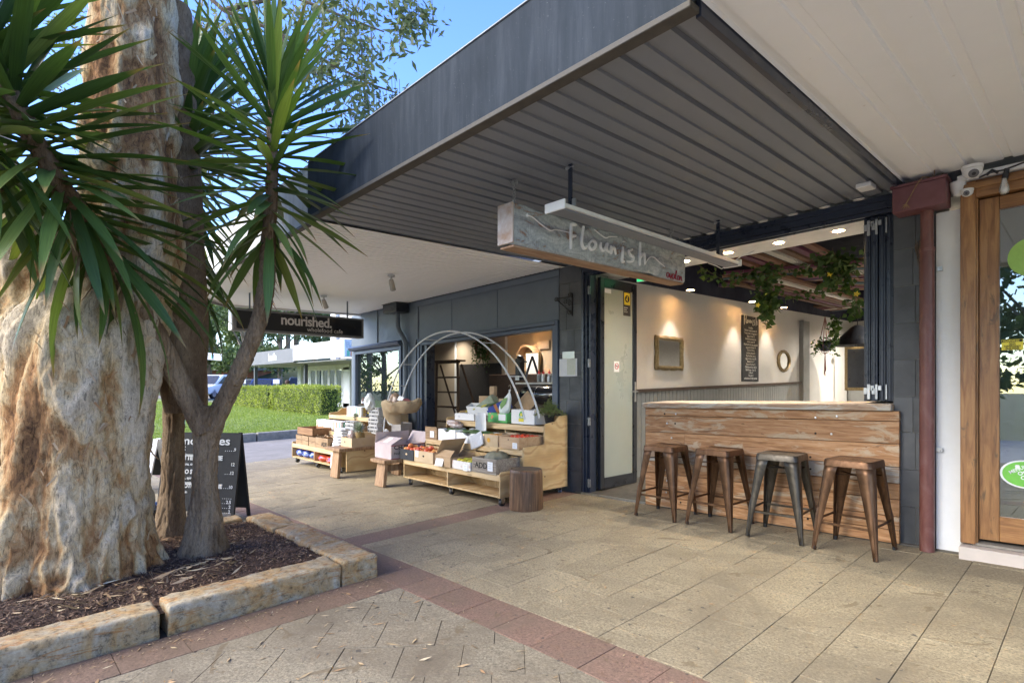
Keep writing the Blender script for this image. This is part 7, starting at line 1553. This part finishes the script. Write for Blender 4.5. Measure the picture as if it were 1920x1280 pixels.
mb = MB(); mb.box(-8.32,-7.90,4.84,5.08,2.53+g0,2.675+g0); hd = obj('rainwater_head', mb, m_black, nd, world=True, bev=.004); mb = MB(); mb.box(-8.34,-7.88,4.82,5.085,2.676+g0,2.69+g0); o = obj('rim', mb, m_black, hd); o.location = -wloc(hd)
mb = MB(); mb.tube([(-8.12,5.0,2.53+g0),(-8.12,5.0,2.32+g0),(-8.09,5.01,2.24+g0),(-7.97,5.03,2.10+g0),(-7.94,5.04,2.02+g0),(-7.94,5.045,0+g0)], .043, 16); obj('pipe', mb, GB, nd, world=True, smooth=True)
# ================================================================ A-BOARD, BIN BAG AND OTHER THINGS BEHIND THE YUCCAS
ab = thing('a_board', 'black chalkboard sandwich sign of smoothies standing behind the yucca trunks', 'sandwich board', (-6.41, 1.63, G(-6.41,1.63)), math.atan2(.55,.68))
w = .43; m_cb = flat('chalkboard_black', (.018,.019,.021), .75)
lean = Matrix.Rotation(R(-9),4,'X')
def face_(sgn):
    mb = MB(); mb.box(-w+.001,w-.001,-.008,.008,.10,.90); mb.box(-w,-w+.03,-.012,.012,.0,.905); mb.box(w-.03,w,-.012,.012,.0,.905); return mb
mb = face_(1); mb.xf(Matrix.Translation((0,-.13,0)) @ lean); pan = obj('panel', mb, m_cb, ab); mb = face_(1); mb.xf(Matrix.Translation((0,.15,0)) @ Matrix.Rotation(R(9),4,'X')); obj('panel', mb, m_cb, ab)
def chalk(s, size, u, h, bold=0, sx=1, al='LEFT'):
    p = Matrix.Translation((0,-.13,0)) @ lean @ Vector((u,-.0125,h)); o = text('lettering', s, size, m_chalk, ab, p, (PI/2+R(-9),0,0), al, bold=bold, sx=sx)
chalk('Smoothies', .12, 0, .775, .002, 1.25, 'CENTER')
for i, (a, b_, s, bo) in enumerate((('CLASSIC', '. . . . .9', .062, .003),('mixed berries, banana', '', .036, .001),('NUT BUTTER SMOOTHIE', '', .062, .003),('nut butter, banana, cacao, protein', '12', .036, .001),('almond milk', '', .036, .001),('AVOCADO SMOOTHIE', '. . .12', .060, .003),('avocado, spinach, spirulina', '', .036, .001),('almond coconut water', '', .036, .001),('VEGAN PROTEIN SMOOTHIE', '. . .10', .056, .003),('nuts, seeds, protein', '', .036, .001),('-OR- ADD', '. . . . .', .050, .003),('oats', '. . . . . . 2.5', .036, .001),('honey', '. . . . . . 2', .036, .001),('chia', '. . . . . . 2', .036, .001))):
    h = .705-.047*i+(.008 if s > .05 else 0); chalk(a, s, -.39, h, bo, .92 if s > .05 else 1.0)
    if b_: chalk(b_, .045, .39, h, .001, 1, 'RIGHT')
m_binbag = M('black_plastic_bag', (.012,.012,.014), (.03,.03,.034), 18, .25, spec=.9, bmp=.9, bscale=22)
bb = thing('rubbish_bin', 'bin lined with a glossy black rubbish bag behind the paperbark trunk', 'bin', (-5.78, .92, G(-5.78,.92)))
mb = MB(); mb.lathe((0,0,0), [(.16,0),(.19,.26)], 20); obj('bucket', mb, m_white, bb, smooth=True)
mb = MB(); n_ = 48
for j, (r, z) in enumerate(((.20,.05),(.215,.15),(.22,.25),(.232,.30),(.215,.325),(.185,.31),(.16,.2))):
    for i in range(n_): q = 2*PI*i/n_; k = 1+.03*math.sin(q*9+j)+.03*math.sin(q*17+j*2); mb.v.append((r*k*math.cos(q), r*k*math.sin(q), z+.01*math.sin(q*7)))
for j in range(6):
    for i in range(n_): mb.f.append((j*n_+i, j*n_+(i+1)%n_, (j+1)*n_+(i+1)%n_, (j+1)*n_+i)); mb.m.append(0)
obj('bin_liner', mb, m_binbag, bb, smooth=True)
ws = thing('a_board', 'pale timber sandwich board leg showing beside the paperbark trunk', 'sandwich board', (-9.0, 1.45, G(-9,1.45)), R(50))
for s in (-1,1):
    for u in (-.3,.3): mb = MB(); mb.box(u-.03,u+.03,-.015,.015,0,.75); mb.xf(Matrix.Translation((0,-.28*s,0)) @ Matrix.Rotation(R(20*-s),4,'X')); obj('leg', mb, m_white, ws)
    mb = MB(); mb.box(-.268,.268,-.01,.01,.2,.72); mb.xf(Matrix.Translation((0,-.28*s,0)) @ Matrix.Rotation(R(20*-s),4,'X')); obj('panel', mb, m_cb, ws)
# ================================================================ BACKGROUND: SHOPS, HEDGE, CARS, TREES
rowb = thing('shop_row', 'distant row of shops with dark fascia and white bookshop sign beyond the hedge', 'building', (-24, 12, .2))
U = lambda name, mb, mat, parent=rowb, **k: obj(name, mb, mat, parent, world=True, **k)
m_gfas = M('grey_fascia', (.13,.13,.14), (.16,.16,.17), 2, .6)
mb = MB(); mb.box(-31.7,-25.45,10.2,10.35,2.35,3.0); U('fascia', mb, m_gfas); mb = MB(); mb.box(-25.44,-20.6,10.18,10.35,2.42,3.10); U('fascia', mb, m_white); mb = MB(); mb.box(-20.59,-20.45,10.19,13,2.42,3.10); U('fascia', mb, M('pale_blue_white', (.66,.70,.76), None, 3, .5))
for i, c in enumerate((5, 0, 4, 2, 1)): mb = MB(); mb.box(-20.449,-20.44,10.3+i*.16,10.42+i*.16,2.45,2.68); U('stripe', mb, m_st[c])
mb = MB(); mb.box(-31.7,-20.6,10.36,13.4,2.30,2.36); U('soffit', mb, M('grey_soffit', (.30,.29,.28), None, 3, .7))
text('lettering', 'basile', .50, m_white, rowb, (-28.55,10.19,2.52), FY, bold=.012, sx=.95, world=True); text('lettering', 'Beachside Bookshop', .36, M('pale_sign_blue', (.42,.50,.62), None, 4, .6), rowb, (-24.35,10.17,2.62), FY, sx=1.0, world=True)
text('lettering', 'Bea', .33, bpy.data.materials['pale_sign_blue'], rowb, (-20.43,10.25,2.78), FX, world=True)
mb = MB(); mb.box(-25.9,-20.5,12.4,20,2.37,6.2)
for k in range(15): mb.box(-25.3,-20.5,12.36,12.398,3.12+k*.16,3.26+k*.16)
o = U('upper_wall', mb, M('pale_weatherboard', (.42,.41,.39), (.36,.35,.33), 2, .8)); o['kind'] = 'stuff'
mb = MB(); mb.box(-25.9,-25.35,12.2,12.39,2.37,6.2); U('pier', mb, m_white)
mb = MB(); mb.box(-29.9,-29.5,12.2,12.7,.2,2.30); U('column', mb, M('pale_green_grey', (.50,.52,.48), None, 3, .7)); mb = MB(); mb.box(-29.45,-28.8,12.4,12.7,.2,2.3); U('wall', mb, m_white)
mb = MB(); mb.box(-25.0,-24.4,12.4,12.7,.2,2.3); U('wall', mb, m_white); mb = MB(); mb.box(-24.39,-20.5,12.6,12.8,.2,2.3); U('wall', mb, M('pale_wall2', (.55,.53,.48), None, 3, .7)); mb = MB(); mb.box(-34,-29.92,19,19.2,.2,2.3); U('wall', mb, m_tile)
m_dg = glass('dark_shop_glass', (.10,.13,.12), alpha=.75)
for k in range(6):
    x = -28.75+k*.74; mb = MB(); 
    for a in ((x,x+.08,.25,2.15),(x+.63,x+.71,.25,2.15)): mb.box(a[0],a[1],12.40,12.46,a[2],a[3])
    mb.box(x+.08,x+.63,12.40,12.46,2.05,2.15); mb.box(x+.08,x+.63,12.40,12.46,.25,.45); dd = U('door', mb, m_white); mb = MB(); mb.box(x+.081,x+.629,12.42,12.43,.451,2.049); o = obj('pane', mb, m_dg, dd); o.location = -wloc(dd)
mb = MB(); mb.box(-28.79,-24.3,12.38,12.5,2.16,2.30); U('door_head', mb, m_white); mb = MB(); mb.box(-28.9,-24.2,13.6,13.7,.2,2.3); U('interior_wall', mb, M('dim_interior', (.10,.09,.08), None, 2, .8))
mb = MB(); mb.box(-31.55,-31.4,10.5,10.65,-.05,2.30); mb.xf(Matrix()); U('post', mb, m_tile); mb = MB(); mb.box(-26.0,-25.85,10.9,11.05,.0,2.30); U('post', mb, m_tile)
# hedge
m_hedge = leafmat('hedge_leaf', (.12,.15,.02), (.30,.34,.06), .55, .3, True, (.50,.50,.15)); m_hcore = flat('hedge_core', (.03,.05,.012), .9)
def hedge(x0, x1, y0, y1, h, lab):
    t = thing('hedge', lab, 'hedge', ((x0+x1)/2, (y0+y1)/2, .17), 0, 'clipped hedge blocks'); N = int((x1-x0)*2600); V = []; A = []
    mb = MB(); mb.box(x0+.10,x1-.10,y0+.10,y1-.10,.15,.17+h-.10); obj('branches', mb, m_hcore, t, world=True)
    S1 = (x1-x0)*h; S2 = (y1-y0)*h; S3 = (x1-x0)*(y1-y0); w = np.array([S1,S2,S2,S3,S1]); side = rng.choice(5, N, p=w/w.sum()); P = np.zeros((N,3)); u = rng.random(N); v = rng.random(N)
    P[:,0] = np.where(side == 1, x1, np.where(side == 2, x0, x0+u*(x1-x0))); P[:,1] = np.where(side == 0, y0, np.where(side == 4, y1, y0+(y1-y0)*np.where(side == 3, v, u))); P[:,2] = np.where(side == 3, .17+h, .17+v*h)
    P += rng.normal(0,.035,(N,3)); bum = np.array([NV(p[0]*2.2,p[1]*2.2,p[2]*2.2) for p in P]); P[:,1] -= bum*.07; P[:,2] += bum*.05*(side == 3)
    d = rng.normal(0,1,(N,3)); d /= np.linalg.norm(d,axis=1)[:,None]; e = rng.normal(0,1,(N,3)); q = np.cross(d,e); q /= np.linalg.norm(q,axis=1)[:,None]; s = rng.uniform(.035,.065,(N,1))
    V = np.stack([P, P+d*s*.5+q*s*.35, P+d*s, P+d*s*.5-q*s*.35],1).reshape(-1,3); A = np.clip(rng.random(N)*.7+bum*.5+.15,0,1)
    o = bulk('leaves', V, np.arange(4*N).reshape(-1,4), m_hedge, t, A); o.location = -t.location; o['kind'] = 'stuff'
hedge(-30.9,-25.45,9.0,9.85,1.04,'clipped pale green hedge block on the left, beyond the lawn'); hedge(-25.0,-20.0,9.0,9.85,1.07,'clipped pale green hedge block on the right, in front of the bookshop doors')
# street sign
ss_ = thing('street_sign', 'white street name blade on a pale post across the driveway lawn', 'street sign', (-18.67, 4.23, T(-18.67,4.23)-.02))
pz = -ss_.location.z; mb = MB(); mb.tube([(0,0,0),(-.05,.04,2.35)], .04, 10); obj('post', mb, M('pale_aqua_post', (.45,.60,.60), None, 5, .5), ss_, smooth=True)
mb = MB(); mb.box(0,1.15,-.02,.02,-.10,.10,Matrix.Translation((-.03,.0,2.18)) @ Matrix.Rotation(R(46),4,'Z') @ Matrix.Rotation(R(5),4,'Y')); bld = obj('blade', mb, m_white, ss_)
for k, x in enumerate((.12,.45,.85)): mb = MB(); mb.box(x,x+.06,-.024,-.0205,-.06,.06,Matrix.Translation((-.03,.0,2.18)) @ Matrix.Rotation(R(46),4,'Z') @ Matrix.Rotation(R(5),4,'Y')); obj('letter_mark', mb, flat('aqua_ink', (.1,.5,.5), .5), bld)
# cars
def car(lab, loc, rz, paint, suv=False, parked='cars in the car park'):
    t = thing('parked_car', lab, 'car', loc, rz, parked); L, W_ = 4.6, .90; hB = .95 if suv else .85; hR = 1.68 if suv else 1.42
    prof = [(-2.28,.35),(-2.3,.6),(-2.2,hB),(-1.0,hB+.05),(1.2,hB+.02),(2.1,hB-.12),(2.28,.62),(2.25,.32)]
    mb = MB(); mb.prism(prof, -W_, W_, 'xz'); obj('body', mb, paint, t, bev=.09, seg=3, smooth=True)
    gh = [(-2.1 if suv else -1.7,hB+.02),(-1.85 if suv else -1.15,hR-.05),(-1.4 if suv else -.8,hR),(.1,hR),(.35,hR-.05),(1.15,hB+.02)]
    mb = MB(); mb.prism(gh, -W_+.12, W_-.12, 'xz'); g_ = obj('cabin', mb, paint, t, bev=.06, seg=2, smooth=True)
    for s in (-1,1):
        y = s*(W_-.115); a = [(gh[0][0]+.22,hB+.10),(gh[1][0]+.12,hR-.13),(-.45,hR-.13),(-.45,hB+.10)]; b_ = [(-.38,hB+.10),(-.38,hR-.13),(.18,hR-.13),(.85,hB+.10)]
        for q in (a, b_): mb = MB(); mb.prism(q, min(y,y+s*.01), max(y,y+s*.01), 'xz'); obj('side_window', mb, m_black, t)
    nrm = lambda x0, z0, x1, z1: MB().add([(x0,-W_+.2,z0),(x0,W_-.2,z0),(x1,W_-.28,z1),(x1,-W_+.28,z1)], [(0,1,2,3)])
    mb = nrm(1.12,hB+.07,.42,hR-.08); mb.shift((.03,0,.03)); obj('windscreen', mb, m_black, t); mb = nrm(gh[0][0]+.02,hB+.1,gh[1][0]+.0,hR-.1); mb.shift((-.03,0,.02)); obj('rear_window', mb, m_black, t)
    for x in (-1.4,1.42):
        for s in (-1,1):
            mb = MB(); mb.lathe((x,s*(W_-.10),.33), [(.0,-.10),(.31,-.10),(.33,-.06),(.33,.06),(.31,.10),(0,.10)], 20, 'y'); wh = obj('wheel', mb, m_rubber, t, smooth=True); mb = MB(); mb.lathe((x,s*(W_+.002),.33), [(0,0),(.2,0),(.2,.004),(0,.004)], 16, 'y'); obj('rim', mb, m_steel, wh)
    for s in (-1,1): mb = MB(); mb.box(2.18,2.295,s*.62-.16,s*.62+.16,.62,.76); obj('headlight', mb, m_chrome, t); mb = MB(); mb.box(-2.31,-2.2,s*.70-.12,s*.70+.12,.62,.85); obj('tail_light', mb, m_red, t)
    if suv:
        for s in (-1,1): mb = MB(); mb.tube([(-1.6,s*.65,hR+.05),(.0,s*.65,hR+.05)], .025, 6); obj('roof_rail', mb, m_black, t)
    return t
m_cw_ = flat('white_car_paint', (.82,.81,.78), .5, spec=.3); m_cb_ = flat('blue_car_paint', (.015,.03,.16), .15, spec=.9); m_cs_ = flat('silver_car_paint', (.40,.41,.43), .25, .5)
for (a, d, lab, p, suv, rz) in ((404,40,'white four wheel drive wagon with roof rails parked across the lawn',m_cw_,True,-50),(352,36,'white hatchback half hidden by the paperbark with its red tail light showing',m_cw_,False,160),(497,40,'dark blue sedan parked behind the hedge',m_cb_,False,-35),(478,44,'silver hatchback nose to nose with the blue sedan behind the hedge',m_cs_,False,-60),(440,46,'pale sedan between the white wagon and the hedge',m_cs_,False,-30),(560,52,'silver wagon parked far behind the bookshop',m_cs_,True,-30)):
    x, y, z = W3(a, 730, d); car(lab, (x, y, .36), R(rz), p, suv)
for a in (455, 518):
    x, y, z = W3(a, 715, 39); t = thing('parking_sign', 'small white parking sign %s of the blue sedan' % ('left' if a < 500 else 'right'), 'sign', (x, y, .36), R(47), 'parking signs in the car park'); mb = MB(); mb.box(-.22,.22,-.01,.01,1.05,1.35); obj('plate', mb, m_white, t); mb = MB(); mb.box(-.02,.02,.011,.03,0,1.3); obj('post', mb, m_steel, t)
# distant white gabled shelter
x, y, z = W3(385, 690, 62); sb = thing('brick_building', 'low brick building with white posts far behind the white wagon', 'building', (x, y, .5), R(35)); mb = MB(); mb.box(-6,6,0,5,0,2.4); obj('wall', mb, M('far_brick', (.22,.09,.05), None, 1, .9), sb); mb = MB(); mb.box(-6.4,6.4,-.6,5.4,2.41,2.7); obj('roof', mb, m_gfas, sb)
for u in (-3.2,-1.0): mb = MB(); mb.box(u,u+.5,-.9,-.61,0,5.2); obj('post', mb, m_white, sb)
mb = MB(); mb.box(-3.2,-.5,-.89,-.62,5.21,5.6); obj('beam', mb, m_white, sb)
# person seated behind the hedge, only the head shows
def person(c, rz):
    t = thing('person', 'person with short dark hair seated behind the right hedge block, only the head showing', 'person', c, rz)
    vs = [(0,0,.46,.15),(0,0,.62,.14),(0,0,.80,.15),(0,0,.96,.14),(0,0,1.05,.06),(0,.01,1.12,.055),(0,.015,1.20,.085),(0,.02,1.27,.088),(0,.02,1.33,.05)]
    E_ = [(i,i+1) for i in range(8)]; V_ = list(vs)
    def chain(root, pts):
        p = root
        for q in pts: V_.append(q); E_.append((p, len(V_)-1)); p = len(V_)-1
    for s in (-1,1):
        chain(3, [(s*.17,0,.96,.06),(s*.22,.04,.72,.045),(s*.17,.27,.66,.034),(s*.12,.33,.66,.03)]); chain(0, [(s*.10,.05,.46,.085),(s*.11,.44,.48,.062),(s*.11,.46,.10,.042),(s*.11,.56,.04,.035)])
    me = bpy.data.meshes.new('body'); me.from_pydata([v[:3] for v in V_], E_, []); o = bpy.data.objects.new('body', me); COL.objects.link(o); o.parent = t
    sk_ = o.modifiers.new('skin','SKIN'); 
    for i, v in enumerate(V_): me.skin_vertices[0].data[i].radius = (v[3],v[3]*.85)
    me.skin_vertices[0].data[0].use_root = True; sm = o.modifiers.new('smooth','SUBSURF'); sm.levels = 1; sm.render_levels = 1; me.materials.append(flat('skin_and_shirt', (.45,.28,.20), .6))
    mb = MB(); mb.lathe((0,-.005,1.265), [(.098,-.06),(.104,0),(.09,.06),(.05,.095),(0,.105)], 16); obj('hair', mb, flat('dark_brown_hair', (.06,.03,.018), .8), t, smooth=True)
    mb = MB(); mb.box(-.2,.2,-.2,.2,.40,.44)
    return t
x, y, z = W3(539, 724, 24.6); person((x, y, .17), R(47))
mb = MB(); mb.box(-.22,.22,-.22,.22,.36,.40); st2 = thing('cafe_chair', 'cafe chair under the person seated behind the hedge', 'chair', (x, y, .17), R(47)); obj('seat', mb, m_darkwood, st2)
for sx in (-1,1):
    for sy in (-1,1): mb = MB(); mb.box(sx*.2-.015,sx*.2+.015,sy*.2-.015,sy*.2+.015,0,.359); obj('leg', mb, m_darkwood, st2)
# trees
m_tl = [leafmat('far_leaf_olive', (.06,.08,.035), (.115,.135,.06), .7, .2, True, (.21,.23,.12)), leafmat('far_leaf_green', (.045,.075,.03), (.085,.125,.05), .7, .2, True, (.17,.21,.09))]
m_trk = M('far_trunk', (.16,.13,.10), (.25,.21,.17), 3, .9)
def tree(c, h, cr, lab, mt=0, n=2600, grp='trees beyond the car park', leaf=.28, low=.25):
    t = thing('gum_tree', lab, 'tree', c, 0, grp); mb = MB(); bx_ = random.uniform(-.5,.5); mb.tube([(0,0,-.3),(bx_*.4,0,h*.3),(bx_,.1,h*.62),(bx_*1.3,.2,h*.85)], [h*.028,h*.022,h*.014,.03], 8)
    cl_ = []
    for k in range(16):
        a = random.uniform(0,2*PI); r = cr*random.uniform(.15,.85); z = h*random.uniform(low+.1,.93); cc = Vector((math.cos(a)*r, math.sin(a)*r, z)); cl_.append((cc, random.uniform(.22,.42)*cr, random.uniform(-.18,.18))); mb.tube([(bx_*.7,0,z*.62),tuple(cc*.6+Vector((0,0,z*.33))),tuple(cc)], [h*.009,h*.006,.02], 5)
    obj('trunk', mb, m_trk, t, smooth=True); N = n; ci = rng.integers(0,len(cl_),N); C0 = np.array([list(cl_[i][0]) for i in ci]); Rr = np.array([cl_[i][1] for i in ci]); Sh = np.array([cl_[i][2] for i in ci])
    d = rng.normal(0,1,(N,3)); d /= np.linalg.norm(d,axis=1)[:,None]; P = C0+d*(Rr*rng.random(N)**.45)[:,None]*np.array([1,1,.7]); e = rng.normal(0,1,(N,3)); e /= np.linalg.norm(e,axis=1)[:,None]; q = np.cross(e, rng.normal(0,1,(N,3))); q /= np.linalg.norm(q,axis=1)[:,None]; s = rng.uniform(.5,1.2,(N,1))*leaf
    V = np.stack([P, P+e*s*.5+q*s*.33, P+e*s, P+e*s*.5-q*s*.33],1).reshape(-1,3); A = np.clip(rng.random(N)*.6+Sh+.2+d[:,2]*.15,0,1); bulk('crown', V, np.arange(4*N).reshape(-1,4), m_tl[mt], t, A)['kind'] = 'stuff'
desc = ['olive','dark green','broad olive','tall green','spreading olive','dense green']
for k, (a, d, h, cr) in enumerate(((250,70,15,6),(330,55,10,4.5),(350,75,16,6),(392,58,11.5,5),(430,72,15,6),(458,50,9.5,4.2),(490,68,14,6),(525,58,11,5),(555,72,15,6),(590,62,12,5),(630,75,15,6),(120,65,12,5),(-60,60,12,6),(300,88,17,6),(400,95,18,7),(470,90,17,7),(540,95,18,7),(200,90,15,7))):
    x, y, z = W3(a, 722, d); tree((x, y, bank(x,y)-.2), h, cr, '%s gum tree of the bushland beyond the car park, %s' % (desc[k%6], ('hidden left','behind the yucca fork','far left rear','above the white wagon','rear centre left','above the pale sedan','rear centre','above the blue sedan','rear centre right','behind the dark fascia','rear right','left of the paperbark','far left','highest left rear','highest rear','highest centre rear','highest right rear','far left rear')[k]), k%2, 7000 if d < 80 else 5000, leaf=.34 if d < 80 else .55, low=.08 if d < 60 else .2)
for k, (x, y, h) in enumerate(((3,-17,9),(8,-16,10),(14,-19,10),(-5,-19,9),(-13,-18,10),(-20,-20,11),(-28,-18,10),(-36,-20,11),(-24,-26,12),(-9,-25,12),(-2,-24,9),(0,-30,11),(-6,-32,11),(-44,-14,11),(-50,-19,12),(-57,-12,11),(-62,-22,13),(-42,-27,12),(-52,-32,13),(-15,-30,12),(6,-28,11),(12,-30,11))):
    tree((x, y, -.4), h, 3.6, 'street tree across the road seen only in reflections, %s' % ('centre','right','far right','left','fifth','sixth','seventh','eighth','rear left','rear centre','opposite the door','behind that','rear third','west one','west two','west three','west four','west five','west six','rear four','rear five','rear six')[k], k%2, 2600, 'street trees across the road', .38, .0)
